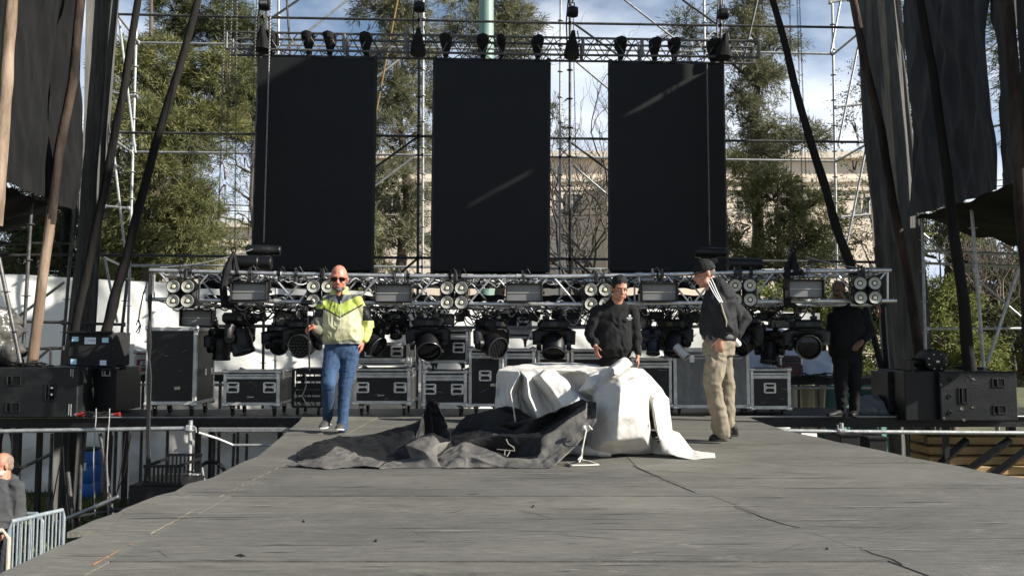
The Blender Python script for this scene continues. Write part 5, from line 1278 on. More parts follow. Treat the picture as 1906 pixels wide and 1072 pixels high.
# cable heap and red plugs on the platform edge
random.seed(77)
def coil(label, px, py, Y, wpx, hpx, n, mt=cab, name='cable_coil', r=.010, seed=0):
    rg = random.Random(seed); c = P(px, py, Y); w_ = wpx * Y / F / 2; h_ = max(hpx * Y / F / 2, .015); m = MB(); pts = []
    for i in range(n * 14):
        a = 2 * PI * i / 14; q = i / (n * 14); rr = .65 + .35 * math.sin(i * .37 + seed) ; pts.append(c + V((math.cos(a) * w_ * rr + rg.uniform(-.01, .01), math.sin(a) * .17 * rr, -h_ + 2 * h_ * q * (.7 + .3 * math.sin(i)) )))
    return tag(m.path(pts, r, 6).build(name, mt), label, 'cable', 'coiled cables lying on equipment')
coil('black cable coil lying on top of the left subwoofer', 62, 678, 10.1, 70, 10, 5, seed=3)
coil('black cable heap on the box beside the left subwoofer', 213, 684, 10.2, 44, 10, 4, seed=4)
coil('black cable heap between two red plugs at the left platform edge', 180, 770, 9.82, 40, 8, 6, seed=5)
coil('thin loops of cable lying beside the red case', 232, 690, 12.0, 34, 6, 3, seed=6, r=.006)
coil('black cable coil lying on the riser beside the man in the shade', 1512, 699, 12.2, 80, 12, 6, seed=7)
redp = mat('red_plastic_plug', (.22, .015, .012), .4)
for px, lab in ((150, 'red plug left of the cable heap on the platform edge'), (218, 'red plug right of the cable heap on the platform edge')):
    c = P(px, 771, 9.80); t = thing('power_plug', lab, 'plug', c, 'red power plugs on the platform edge'); M_ = place(c, rotm(V((1, .1, .05))))
    MB().lathe([(.018, -.04), (.024, -.035), (.024, .01), (.029, .018), (.029, .035), (.02, .037)], M_, 16).build('plug_body', redp, t)
    MB().lathe([(.014, -.07), (.018, -.045), (.018, -.037)], M_, 12).build('collar', galv, t)
for px, lab in ((179, 'left of two thin grey cables dropping from the platform edge'), (204, 'right of two thin grey cables dropping from the platform edge')):
    tag(MB().path([P(px, 760, 9.7), P(px, 775, 9.68), P(px - 2, 800, 9.65), P(px - 5, 850, 9.6), P(px - 4, 900, 9.6), P(px - 2, 960, 9.6)], .007, 6).build('hanging_cable', alud), lab, 'cable', 'two grey cables')
# grey cloth heap and black cover at the far left
def heap(name, label, cat, blobs, mt, vox=.02, amp=.03, fq=4, grp=None, sm=3):
    m = MB(); 
    for (px, py, Y, rx, ry, rz) in blobs: m.ell(P(px, py, Y), (rx, ry, rz), n=12, m=8)
    def fn(p): return amp * (1 - 2 * abs(noise.noise(p * fq))) + amp * .5 * noise.noise(p * fq * 2.3)
    o = remeshed(name, m, mt, None, vox, sm, fn); return tag(o, label, cat, grp)
heap('plastic_cover', 'crumpled grey plastic cover bulging at the far left edge above the subwoofer', 'tarp', [(-4, 600, 10.2, .22, .25, .18), (12, 628, 10.2, .16, .2, .2), (22, 650, 10.2, .11, .2, .16), (-6, 640, 10.2, .25, .3, .25)], mat('dark_grey_plastic_sheet', (.05, .05, .045), .3, 0, c2=(.11, .105, .095), ns=5, bump=.6, bs=14), .015, .06, 4, sm=1)
heap('covered_gear', 'black covered equipment lump on the left subwoofer', 'equipment', [(5, 662, 10.3, .20, .25, .17), (22, 672, 10.3, .10, .2, .08)], fabk, .02, .02, 5)
# right stack
t = thing('subwoofer', 'scraped black subwoofer on the right platform with an open port hole', 'speaker', P(1790, 782, 9.95), 'scuffed black bass speakers')
a = P(1752, 783, 9.9); b = P(1892, 692, 9.9)
MB().box(((a.x + b.x) / 2, 9.9 + .36, (a.z + b.z) / 2), (b.x - a.x, .72, b.z - a.z), bev=.012).build('cabinet', spk, t)
a = P(1686, 783, 9.98); b = P(1751, 690, 9.98)
MB().box(((a.x + b.x) / 2, 9.98 + .36, (a.z + b.z) / 2), (b.x - a.x, .72, b.z - a.z), bev=.012).build('side_cabinet', plas, t)
for (px, py, w, h) in ((1792, 736, .10, .19), (1858, 712, .15, .10), (1860, 762, .15, .10)):
    m = MB(); recess(m, P(px, py, 9.9), V((1, 0, 0)), 0, n_, 0, 0, w, h); m.build('handle_recess', [spk, void], t)
for py in (706, 737, 768): MB().torus(P(1768, py, 9.895), .022, .008, Matrix.Rotation(PI / 2, 3, 'X'), 16, 6).build('foot_cup', spk, t)
m = MB(); random.seed(12)
for (px, py) in ((1806, 700), (1812, 705), (1800, 708), (1758, 692), (1756, 704), (1752, 716), (1788, 778), (1795, 781), (1757, 778), (1790, 760), (1812, 758)):
    c = P(px, py, 9.895); s_ = random.uniform(.01, .035); k = 7; m.add([c + V((math.cos(2 * PI * q / k) * s_ * random.uniform(.4, 1.2), -.001, math.sin(2 * PI * q / k) * s_ * random.uniform(.3, .8))) for q in range(k)], [tuple(range(k))])
m.build('paint_scrapes', brk, t, smooth=False)
t = thing('amplifier_rack', 'black wheeled rack between the right drape and the right subwoofer', 'rack', P(1665, 780, 10.2))
a = P(1655, 776, 10.3); b = P(1683, 692, 10.3); MB().box(((a.x + b.x) / 2, 10.55, (a.z + b.z) / 2 + .03), (b.x - a.x, .5, b.z - a.z - .06), bev=.01).build('body', plas, t)
for i in range(4):
    MB().box(((a.x + b.x) / 2, 10.295, a.z + .12 + i * .14), ((b.x - a.x) * .8, .02, .10), bev=.004).build('front_unit', blk, t)
for dx in (.03, .16): m = MB(); m.lathe([(.02, -.015), (.045, -.013), (.045, .013), (.02, .015)], place(V((a.x + dx, 10.35, DECK + .046)), rotm(V((1, 0, 0)))), 14); m.build('wheel', rub, t)
t = thing('stage_fixture', 'black bolted lamp body with a lens snout on top of the right subwoofer', 'stage light', P(1730, 690, 10.2))
c = P(1733, 672, 10.2)
m = MB(); m.lathe([(.10, -.16), (.15, -.14), (.165, 0), (.15, .14), (.10, .16)], place(c, rotm(V((0, 1, 0)))), 10, a0=PI / 10); m.build('body', plas, t)
m = MB(); m.lathe([(.03, 0), (.055, .01), (.06, .12), (.07, .13), (.07, .17), (.05, .17)], place(c + V((-.14, 0, -.02)), rotm(V((-1, -.2, .05)))), 16); m.build('snout', plas, t)
for k in range(8): a_ = 2 * PI * (k + .5) / 8; MB().lathe([(.010, 0), (.008, .012)], place(c + V((math.cos(a_) * .12, -.15, math.sin(a_) * .10)), rotm(n_)), 8).build('bolt', alu, t)
MB().box(c + V((0, -.165, .0)), (.04, .004, .025)).build('type_plate', alu, t)
m = MB(); m.box(P(1690, 690, 10.1), (.05, .25, .28), bev=.01); m.build('yoke_arm', blk, t)
coil('flat black cable run on top of the right subwoofer', 1800, 684, 10.3, 60, 6, 3, seed=9)

# ================================================================ UNDER AND AROUND THE STAGE
def ppost(m, px, y0, y1, Y, r=.024, px2=None): m.tube(P(px, y0, Y), P(px2 if px2 else px, y1, Y), r, n=12)
YR = YP - .45
t = thing('front_rail', 'galvanised tube rail and post along the front of the left platform', 'railing', P(355, 900, YR))
m = MB(); m.path([P(-80, 803, YR), P(0, 802.5, YR), P(180, 799.5, YR), P(352, 797, YR)], .026, 12); m.build('rail', galv, t)
pp = P(355, 782, YR); m = MB(); m.tube((pp.x, YR, .02), (pp.x, YR, pp.z), .025, n=12)
for z in (pp.z - .12, pp.z - .62, pp.z - 1.12): m.lathe([(.025, -.008), (.055, -.006), (.055, .006), (.025, .008)], Matrix.Translation((pp.x, YR, z)), 14)
m.build('post', galv, t)
m = MB(); c = P(352, 797, YR); m.box(c, (.09, .08, .09), bev=.02); m.path([c + V((.05, 0, .03)), c + V((.09, -.02, .01)), c + V((.10, -.02, -.05))], .008, 6); m.build('clamp', galv, t)
m = MB(); c = P(360, 885, YR); m.box(c + V((.03, 0, 0)), (.10, .07, .06), bev=.015); m.path([c + V((.06, 0, .02)), c + V((.12, -.03, .10)), c + V((.14, -.02, -.04)), c + V((.18, 0, -.07))], .012, 6); m.build('base_clamp', galv, t)
m = MB(); m.path([P(370, 805, YR - .1), P(405, 816, YR), P(434, 828, YR + .1), P(470, 828, YR + .1), P(520, 828, YR + .1)], .016, 8); m.build('brace', galv, t)
m = MB(); c0 = P(370, 800, YR + .1); c1 = P(560, 799, YR + .1); m.box((c0 + c1) / 2, (c1.x - c0.x, .05, .055), bev=.008); m.build('beam', alud, t)
t = thing('front_rail', 'galvanised tube rail and post along the front of the right platform', 'railing', P(1565, 830, YR))
m = MB(); m.path([P(1418, 801, YR + .2), P(1560, 803, YR + .2), P(1980, 806, YR + .2)], .026, 12); m.build('rail', galv, t)
pp = P(1566, 790, YR + .2); m = MB(); m.tube((pp.x, pp.y, .02), (pp.x, pp.y, pp.z + .02), .025, n=12); m.build('post', galv, t)
m = MB(); c = P(1566, 803, YR + .2); m.box(c, (.11, .08, .08), bev=.02); m.path([c + V((-.05, -.02, .02)), c + V((-.06, -.03, .09))], .009, 6); m.build('clamp', galv, t)
# supports seen under the left platform
t = thing('platform_props', 'dark props, sloping braces and base tubes under the left platform', 'supports', P(120, 950, 10.6))
for (x0_, y0_, x1_, y1_, Y, r) in ((25, 805, 22, 990, 10.6, .024), (97, 806, 90, 960, 10.8, .022), (152, 806, 148, 960, 10.4, .022), (186, 806, 214, 985, 10.2, .022), (208, 810, 198, 990, 10.8, .02), (126, 878, 140, 1005, 10.2, .028), (398, 806, 396, 900, 10.8, .026), (436, 806, 433, 880, 10.8, .02), (460, 806, 458, 870, 11.2, .02)):
    m = MB(); m.tube(P(x0_, y0_, Y), P(x1_, y1_, Y), r, n=10); m.build('prop', dsteel, t)
for (x0_, y0_, x1_, y1_, Y, r) in ((28, 876, 92, 846, 10.4, .022), (100, 975, 220, 925, 9.6, .028), (120, 965, 240, 945, 9.9, .02)):
    m = MB(); m.tube(P(x0_, y0_, Y), P(x1_, y1_, Y), r, n=10); m.build('brace', dsteel if x0_ != 100 else alud, t)
m = MB()
for (pts) in ([(116, 806), (112, 860), (104, 900), (96, 950), (92, 975)], [(116, 806), (119, 870), (124, 930), (130, 985)], [(244, 806), (232, 880), (214, 925), (200, 950)], [(234, 806), (226, 870), (218, 915)]):
    MB().path([P(x, y, 10.1) for x, y in pts], .008, 6).build('dangling_cable', cab, t)
# hoops
for (px, py, rx, ry, Y, lab) in ((12, 835, 12, 40, 10.9, 'narrow black hoop hanging under the left platform at the picture edge'), (393, 885, 26, 26, 10.0, 'round black hoop standing beside the galvanised post')):
    pts = [P(px + rx * math.cos(a), py - ry * math.sin(a), Y) for a in np.linspace(-.3, PI + .3, 18)]
    tag(MB().path(pts, .024, 8).build('hoop', blk), lab, 'hoop', 'black hoops under the left platform')
# blue barrel
t = thing('barrel', 'blue plastic barrel with a white label on the grass', 'barrel', (G(158, 925, 0)))
c = G(158, 925, 0); blu = mat('blue_polythene', (.015, .09, .32), .35, 0, c2=(.02, .12, .40), ns=5)
hb = (925 - 838) * c.y / F; rb = 25 * c.y / F
MB().lathe([(.02, 0), (rb * .95, .0), (rb, .03), (rb, hb * .30), (rb * .97, hb * .32), (rb, hb * .34), (rb, hb * .66), (rb * .97, hb * .68), (rb, hb * .70), (rb * .99, hb * .86), (rb * .86, hb * .97), (rb * .80, hb), (.02, hb)], Matrix.Translation(c), 30).build('drum', blu, t)
MB().lathe([(rb * .82, hb * .985), (rb * .90, hb * .99), (rb * .90, hb * 1.02), (rb * .82, hb * 1.025)], Matrix.Translation(c), 30).build('top_ring', blk, t)
m = MB(); a0_ = -PI / 2 + .28
vs = []
for j in range(7):
    a_ = a0_ - .14 + .28 * j / 6 + .1
    for zz in (.60, .76): vs.append(c + V((math.cos(a_) * (rb + .004), math.sin(a_) * (rb + .004), hb * zz)))
m.add(vs, [(2 * j, 2 * j + 2, 2 * j + 3, 2 * j + 1) for j in range(6)]); m.build('label_sticker', mat('white_paper', (.7, .7, .68), .7, c2=(.45, .45, .5), ns=40), t)
c2v = G(128, 920, 0); c2v.y += .3
tag(MB().lathe([(.02, 0), (.17, 0), (.20, .5), (.22, .58), (.20, .58), (.18, .50), (.15, .05)], Matrix.Translation(c2v), 24).build('bucket', mat('dark_blue_polythene', (.01, .04, .13), .4)), 'dark blue tub standing left of the blue barrel', 'tub')
# crate / ribbed rack and dark box
t = thing('slatted_crate', 'black slatted crate standing on a dark box behind the stage edge', 'crate', P(300, 900, 9.0))
a = P(270, 900, 9.0); b = P(334, 878, 9.0)
for i in range(9):
    x = a.x + (b.x - a.x) * i / 8; MB().box((x, 9.0, a.z + .10), (.018, .02, .20 + .02 * (i % 2))).build('slat', blk, t); MB().box((x, 9.6, a.z + .13), (.018, .02, .22)).build('slat', blk, t)
m = MB()
for dy, dz in ((0, .20), (.6, .24), (0, 0)): m.box(((a.x + b.x) / 2, 9.0 + dy, a.z + dz), (b.x - a.x + .04, .03, .03))
for x in (a.x, b.x): m.box((x, 9.3, a.z + .2), (.03, .6, .03))
m.build('frame', blk, t)
a = P(238, 945, 9.0); b = P(338, 903, 9.0)
t = thing('dark_box', 'dark open-topped box low behind the stage edge under the slatted crate', 'box', ((a.x + b.x) / 2, 9.3, 0))
MB().box(((a.x + b.x) / 2, 9.35, b.z / 2), (b.x - a.x, .7, b.z), bev=.01).build('shell', blk, t)
# crowd barriers
bar = mat('pale_blue_grey_barrier_paint', (.17, .21, .235), .5, .2, c2=(.26, .29, .30), ns=10, bump=.2)
barc = mat('cream_barrier_paint', (.34, .31, .25), .6, .1, c2=(.20, .13, .08), ns=12, lo=.5, hi=.75)
def barrier(label, A, B, hgt, mt, nb, grp='steel crowd barriers'):
    A = V(A); B = V(B); t = thing('crowd_barrier', label, 'barrier', (A + B) / 2 * 1, grp); d = B - A
    m = MB(); R = .08; pts = [A + V((0, 0, .18)), A + V((0, 0, hgt - R)), A.lerp(B, .03) + V((0, 0, hgt)), A.lerp(B, .97) + V((0, 0, hgt)), B + V((0, 0, hgt - R)), B + V((0, 0, .18)), A + V((0, 0, .18))]
    m.path(pts, .021, 10); m.build('frame', mt, t)
    for i in range(1, nb): m = MB(); m.tube(A.lerp(B, i / nb) + V((0, 0, .18)), A.lerp(B, i / nb) + V((0, 0, hgt)), .009, n=7); m.build('bar', mt, t)
    for q in (.12, .88):
        c = A.lerp(B, q); s_ = V((-d.y, d.x, 0)).normalized() * .3; m = MB(); m.path([c - s_ + V((0, 0, .015)), c - s_ * .6 + V((0, 0, .07)), c + V((0, 0, .18)), c + s_ * .6 + V((0, 0, .07)), c + s_ + V((0, 0, .015))], .017, 8); m.build('foot', mt, t)
    return t
Yb_ = 8.0; p1_ = P(119, 948, 8.15); p0_ = P(18, 974, 7.62); 
barrier('pale blue grey barrier with close bars beside the stage edge', (p0_.x - .0, p0_.y, 0), (p1_.x, p1_.y, 0), p1_.z, bar, 14)
q1 = P(17, 985, 7.3); barrier('cream rust-stained barrier at the lower left corner of the picture', (q1.x, q1.y, 0), (q1.x - 1.5, q1.y - .9, 0), q1.z, barc, 16)
q1 = P(80, 956, 8.4); barrier('barrier standing crosswise behind the pale blue grey one, only its top rail in view', (q1.x, q1.y, 0), (q1.x - 2.2, q1.y + .1, 0), q1.z, bar, 18)
# right side below the platform: teal tank, plank stack, dark boxes
teal = mat('teal_sheeting', (.035, .13, .12), .6, c2=(.05, .17, .155), ns=1.5, bump=.3, bs=4)
hang_sheet('teal_sheet', 'teal plastic sheet hanging behind the right platform', 'sheet', 1520, 1668, 716, 880, 13.6, teal, .08, 5)
hang_sheet('pale_sheet', 'cream sheet strips hanging under the riser right of the small flight case', 'sheet', 1470, 1535, 716, 800, 13.4, mat('cream_sheet', (.50, .46, .38), .8, bump=.3, bs=5), .06, 6)
heap('folded_canvas', 'folded grey canvas heap lying on the right platform behind the man in the shade', 'canvas', [(1625, 752, 10.6, .22, .2, .10), (1632, 764, 10.6, .27, .25, .08), (1612, 762, 10.5, .14, .2, .08), (1650, 766, 10.6, .10, .2, .07)], mat('grey_canvas', (.11, .125, .13), .9), .018, .03, 6)
pls = mat('pale_bluish_tarpaulin', (.36, .42, .50), .5, c2=(.46, .50, .56), ns=2, bump=.5, bs=5)
q = [P(1388, 600, 13.2), P(1440, 598, 13.2), P(1530, 665, 12.9), P(1540, 712, 12.9), P(1385, 712, 13.1)]
def ff(u, v):
    a = P(1375 + 40 * u, 560 + 110 * v * u + 30 * v, 13.6, 0); b = P(1395 + 75 * u, 600, 13.3, 0)
    p = P(1380 + 170 * u, 600 + 60 * u * u + (115 - 60 * u * u) * v, 13.3 - .5 * v, 0); return p + V((0, .08 * noise.noise(V((u * 5, v * 4, 3))), .05 * noise.noise(V((u * 6, v * 3, 8)))))
tag(MB().sheet(ff, 40, 30).build('pale_tarpaulin', pls, sharp=80), 'pale bluish tarpaulin sloping down behind the man in the cap', 'tarp')
plk = mat('raw_pine_plank', (.40, .27, .12), .8, c2=(.28, .18, .08), ns=4, stretch=(.3, 4, 4), bump=.2)
for i, (py) in enumerate((816, 834, 852, 870, 888)):
    c = P(1850, py, 11.0 - i * .1); t = tag(MB().box(c, (2.1, .5, .10), Matrix.Rotation(.03 * (i % 3 - 1), 3, 'Z'), bev=.006).build('plank_pack', plk, smooth=False), ['topmost', 'second', 'middle', 'fourth', 'lowest'][i] + ' pale pine plank in the stack under the right platform', 'plank', 'pine planks stacked under the right platform')
for i, (a, b) in enumerate((((1745, 868), (1800, 818)), ((1795, 880), (1880, 818)), ((1850, 884), (1930, 822)))):
    m = MB(); A = P(*a, 10.4); B_ = P(*b, 10.4); m.tube(A, B_, .055, n=4); tag(m.build('diagonal_brace', blk, smooth=False), ['left', 'middle', 'right'][i] + ' of three dark diagonal braces before the plank stack', 'brace', 'dark diagonal braces')
for i, (x0_, x1_, y0_, y1_) in enumerate(((1568, 1604, 812, 846), (1622, 1655, 818, 860))):
    a = P(x0_, y1_, 9.6); b = P(x1_, y0_, 9.6); t = thing('black_crate', ['dark crate under the right platform beside its galvanised post', 'dark crate under the right platform against the pale drape'][i], 'crate', ((a.x + b.x) / 2, 9.9, a.z - .8), 'dark crates')
    MB().box(((a.x + b.x) / 2, 9.9, b.z / 2), (b.x - a.x, .5, b.z), bev=.01).build('shell', blk, t); MB().box(((a.x + b.x) / 2, 9.9, b.z + .01), (b.x - a.x + .03, .53, .03), bev=.005).build('rim', plas, t)
# right: two black slanted beams beside the man in the shade and red sling
for (pts, lab) in (([(1610, 560), (1622, 610), (1640, 680), (1650, 720)], 'black slanted strut right behind the man in the shade'), ([(1644, 572), (1648, 640), (1655, 720)], 'black strut with rivets left of the pale drape')):
    tag(MB().path([P(x, y, 11.0) for x, y in pts], .045, 4).build('strut', blk, smooth=False), lab, 'strut', 'black struts')
tag(MB().path([P(1634, 570, 9.7), P(1633, 580, 9.7), P(1637, 592, 9.7), P(1639, 578, 9.7), P(1636, 568, 9.7)], .008, 6).build('red_sling', redp), 'small red sling hanging under the right end of the lower truss', 'sling')
# ================================================================ TARPAULINS
def cloth(name, vd, faces, mats, crease=.45, lv=3, amp=.010, thick=.006, fq=9, mi=None, simple=0):
    names = list(vd); idx = {k: i for i, k in enumerate(names)}; vs = []
    for k in names: px, py, Y = vd[k]; vs.append(G(px, py) + V((0, 0, .006)) if Y is None else P(px, py, Y))
    me = bpy.data.meshes.new('c'); me.from_pydata([tuple(v) for v in vs], [], [tuple(idx[q] for q in f) for f in faces]); me.update()
    if mi: me.polygons.foreach_set('material_index', mi)
    at = me.attributes.new('crease_edge', 'FLOAT', 'EDGE'); at.data.foreach_set('value', [crease] * len(me.edges))
    ob = bpy.data.objects.new('c', me); sc.collection.objects.link(ob)
    s = ob.modifiers.new('s', 'SUBSURF'); s.levels = lv; s.render_levels = lv; s.subdivision_type = 'SIMPLE' if simple else 'CATMULL_CLARK'
    if simple: q_ = ob.modifiers.new('m', 'SMOOTH'); q_.iterations = simple; q_.factor = .5
    ev = ob.evaluated_get(bpy.context.evaluated_depsgraph_get()); m2 = bpy.data.meshes.new_from_object(ev); bpy.data.objects.remove(ob)
    n = len(m2.vertices); co = np.empty(n * 3); m2.vertices.foreach_get('co', co); co = co.reshape(-1, 3); no = np.empty(n * 3); m2.vertices.foreach_get('normal', no); no = no.reshape(-1, 3)
    d = np.array([amp * (1.2 * (.5 - abs(noise.noise(V(c) * fq))) + .8 * noise.noise(V(c) * fq * .45) + .35 * noise.noise(V(c) * fq * 2.6)) for c in co])
    co = co + no * d[:, None]; co[:, 2] = np.maximum(co[:, 2], DECK + .004); m2.vertices.foreach_set('co', co.ravel())
    for m_ in (mats if isinstance(mats, list) else [mats]): m2.materials.append(m_)
    m2.polygons.foreach_set('use_smooth', [True] * len(m2.polygons)); m2.update(); m2.name = name
    o = bpy.data.objects.new(name, m2); sc.collection.objects.link(o)
    q = o.modifiers.new('t', 'SOLIDIFY'); q.thickness = thick; q.offset = 0
    return o
bt = dict(a0=(532, 869, None), a1=(558, 862, 6.25), a2=(600, 850, 6.3), a3=(659, 842, 6.45), a4=(678, 857, 6.3), a5=(718, 860, 6.28), a6=(706, 873, None), a7=(654, 871, None), a8=(607, 874, None), a9=(558, 870, None),
  b0=(552, 861, 6.45), b1=(553, 840, 6.6), b2=(592, 821, 7.0), b3=(630, 811, 7.2), b4=(628, 828, 6.9), c0=(662, 815, 7.1), c1=(705, 803, 7.1), c2=(745, 794, 7.0), c3=(785, 780, 6.95), c4=(797, 738, 6.95), c5=(816, 748, 6.85),
  c6=(814, 772, 6.9), c7=(831, 791, 6.75), c8=(837, 797, 6.8), c9=(840, 821, 6.6), c10=(664, 846, 6.5), c11=(721, 859, 6.35), c12=(732, 843, 6.5), c13=(772, 818, 6.75), c14=(806, 802, 6.95),
  d0=(753, 827, 6.42), d1=(778, 813, 6.5), d2=(806, 809, 6.5), d3=(822, 823, 6.42), d4=(790, 841, 6.22), d5=(822, 871, None), d6=(765, 852, 6.4), d7=(737, 871, None),
  e0=(810, 852, 6.35), e1=(835, 833, 6.5), e2=(862, 820, 6.55), e3=(904, 833, 6.42), e4=(944, 851, 6.28), e5=(952, 866, 6.12), e6=(934, 871, None), e7=(833, 872, None), e8=(887, 853, 6.12), e9=(858, 846, 6.2),
  f0=(842, 800, 7.3), f1=(866, 770, 7.3), f2=(907, 761, 7.2), f3=(943, 752, 6.98), f4=(968, 761, 6.8), f5=(998, 779, 6.68), f6=(900, 797, 7.15), f7=(955, 788, 6.95),
  g0=(835, 813, 7.0), g1=(917, 791, 6.9), g2=(985, 780, 6.72), h0=(917, 808, 6.75), h1=(998, 779, 6.62), h2=(1045, 760, 6.58), h3=(1084, 742, 6.55), h4=(1093, 747, 6.5), h6=(955, 803, 6.85),
  i0=(842, 827, 6.65), i1=(900, 811, 6.6), i2=(939, 810, 6.52), i3=(990, 811, 6.46), i4=(1006, 816, 6.36), i5=(1006, 842, 6.32), i6=(960, 852, 6.5), i7=(910, 840, 6.6), j0=(1092, 760, 6.45), j1=(1092, 781, 6.42),
  k1=(1110, 748, 6.45), k2=(1110, 779, 6.4), l0=(1092, 787, 6.4), l1=(1109, 785, 6.38), l2=(1080, 820, 6.35), l3=(1052, 848, 6.2), l4=(1032, 867, 6.1), l5=(1014, 872, None), l6=(965, 872, None), l8=(1000, 853, 6.3),
  x1=(1040, 778, 6.66), x2=(1000, 806, 6.7), fb0=(850, 826, None), fb1=(905, 824, None), fb2=(990, 838, None), cb=(800, 806, 7.4), cb2=(700, 815, None), cb3=(640, 815, None))
bf = [l.split() for l in '''a0 a9 a1;a1 a9 a8 a2;a2 a8 a7 a3;a3 a7 a4;a4 a7 a6 a5;b0 b1 b2 a2;b2 b3 b4 a2;a2 b4 c10 a3;a1 b0 a2;b4 c0 c10;b3 c0 b4;c0 c1 c11 c10;c1 c2 c12 c11;c2 c3 c13 c12;c12 c13 d1 d0;c3 c4 c13;c4 c14 c13;c4 c5 c6 c14;c6 c7 c14;c7 c8 c9 c14;c13 c14 d2 d1;c14 c9 d3 d2;c11 c12 d0 d6;a5 c11 d6 d7;a4 c10 c11 a5;a3 c10 a4;a5 d7 a6;d0 d1 d2 d4;d2 d3 d4;d0 d4 d6;d6 d4 d5 d7;d3 e0 d5 d4;e0 e1 e2 e9;e0 e9 e7;d5 e0 e7;e2 e3 e8 e9;e3 e4 e8;e4 e5 e6 e8;e9 e8 e6 e7;c9 i0 e1 e0;d3 c9 e0;i0 i1 e2 e1;i1 i2 i7 e2;i2 i3 i6 i7;i3 i4 i5 i6;e2 i7 e3;i7 i6 e4 e3;i6 i5 l8 e4;e4 l8 l6 e5;e5 l6 e6;f0 f1 f2 f6;f2 f3 f7 f6;f3 f4 f5 f7;f0 f6 g1 g0;f6 f7 g2 g1;f7 f5 g2;g0 g1 h6 i0;g1 g2 h1 h6;i0 h6 h0 i1;h0 h6 h1 x2;i1 h0 i2;h0 x2 i3 i2;h1 h2 x1 x2;x2 x1 i4 i3;h2 h3 h4 x1;x1 h4 j0 i4;i4 j0 j1 i5;h4 k1 k2 j1;j0 h4 j1;j1 k2 l1 l0;i5 j1 l0 l2;l0 l1 l2;i5 l2 l3 l8;l8 l3 l4 l5;l8 l5 l6;f1 f0 fb0;f2 f1 fb0 fb1;f3 f2 fb1;f4 f3 fb1 fb2;f5 f4 fb2;c4 cb c8 c5;c3 cb c4;c2 cb2 cb c3;c1 cb2 c2;c0 cb3 cb2 c1;b3 cb3 c0'''.split(';')]
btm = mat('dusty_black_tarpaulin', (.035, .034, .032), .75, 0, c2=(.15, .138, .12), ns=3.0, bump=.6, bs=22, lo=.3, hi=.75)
btk = mat('shaded_black_tarpaulin', (.012, .012, .013), .6, 0, c2=(.030, .029, .027), ns=3.6, bump=.5, bs=26, lo=.45, hi=.8)  # fold shade put into this darker tone; the other keeps the dust
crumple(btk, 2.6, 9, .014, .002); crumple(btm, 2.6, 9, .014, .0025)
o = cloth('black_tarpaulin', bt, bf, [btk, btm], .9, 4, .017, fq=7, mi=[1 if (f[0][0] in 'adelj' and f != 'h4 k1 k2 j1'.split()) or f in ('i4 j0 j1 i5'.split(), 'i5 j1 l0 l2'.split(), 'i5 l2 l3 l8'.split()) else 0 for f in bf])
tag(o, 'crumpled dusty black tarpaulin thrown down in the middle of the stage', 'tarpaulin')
wt = dict(t0=(924, 688, 7.15), t1=(937, 682, 7.6), t2=(968, 683, 7.5), t3=(1003, 672, 8.4), t4=(1060, 674, 8.4), t5=(1107, 677, 8.2), t6=(1128, 682, 7.9), t7=(966, 690, 7.05), t8=(1015, 688, 7.0), t9=(1072, 690, 6.95), t10=(1116, 691, 6.9), t11=(988, 686, 7.6), t12=(1045, 685, 7.5), t13=(1100, 686, 7.4),
  lf0=(930, 722, 7.2), lf1=(922, 762, 7.2), lf2=(949, 752, 7.0), lf3=(928, 828, None), lf4=(952, 838, None), lb=(930, 800, None), s0=(968, 696, 7.0), s1=(949, 728, 6.9), s2=(955, 757, 6.85), s3=(968, 842, None),
  v0=(972, 700, 7.1), v1=(967, 735, 7.15), v2=(977, 765, 7.1), v3=(985, 840, None), r0=(981, 704, 6.9), r1=(984, 738, 6.8), r2=(1001, 776, 6.72), r3=(1012, 846, None), w0=(990, 704, 7.02), w1=(1008, 735, 7.05), w2=(1028, 764, 6.95), w3=(1036, 842, None),
  x0=(1004, 698, 6.88), x1=(1024, 722, 6.78), x2=(1046, 757, 6.68), x3=(1062, 846, None), y0=(1023, 693, 6.92), y1=(1052, 719, 6.8), y2=(1078, 744, 6.66), y3=(1086, 842, None), z0=(1062, 699, 7.08), z1=(1082, 722, 7.05), z2=(1102, 745, 6.95), z3=(1090, 697, 6.98),
  p0=(1072, 730, 6.85), p1=(1095, 703, 6.78), p2=(1114, 709, 6.75), p3=(1103, 722, 6.7), q0=(1115, 710, 6.78), q1=(1131, 683, 6.85), u0=(1174, 684, 6.85), u1=(1207, 695, 6.8), u2=(1209, 750, 6.58), u3=(1210, 794, 6.5), u4=(1199, 814, 6.5), u5=(1183, 848, None),
  u7=(1092, 838, 6.72), u8=(1102, 796, 6.68), u9=(1110, 773, 6.62), u10=(1108, 738, 6.68), m0=(1155, 722, 6.42), m1=(1150, 776, 6.28), m2=(1145, 818, 6.36), m3=(1186, 712, 6.55), mt=(1150, 690, 6.8), n0=(1092, 848, None), n1=(1140, 849, None), m4=(1190, 770, 6.42),
  o1=(1231, 720, 6.95), o2=(1248, 739, 7.0), o3=(1252, 800, 6.95), o4=(1264, 804, 6.9), o5=(1290, 838, 6.78), o6=(1286, 856, None), o7=(1331, 842, 6.72), o8=(1333, 853, None), o9=(1209, 761, 6.72), o10=(1214, 748, 6.6), o11=(1221, 800, 6.6), o12=(1233, 843, 6.62), g1=(1213, 812, 6.85), g2=(1216, 846, None), g3=(1254, 850, None),
  bk0=(1003, 793, None), bk1=(1060, 793, None), bk2=(1130, 795, None), bk3=(1200, 798, None), bk4=(1240, 802, None), tb=(1195, 686, 7.6))
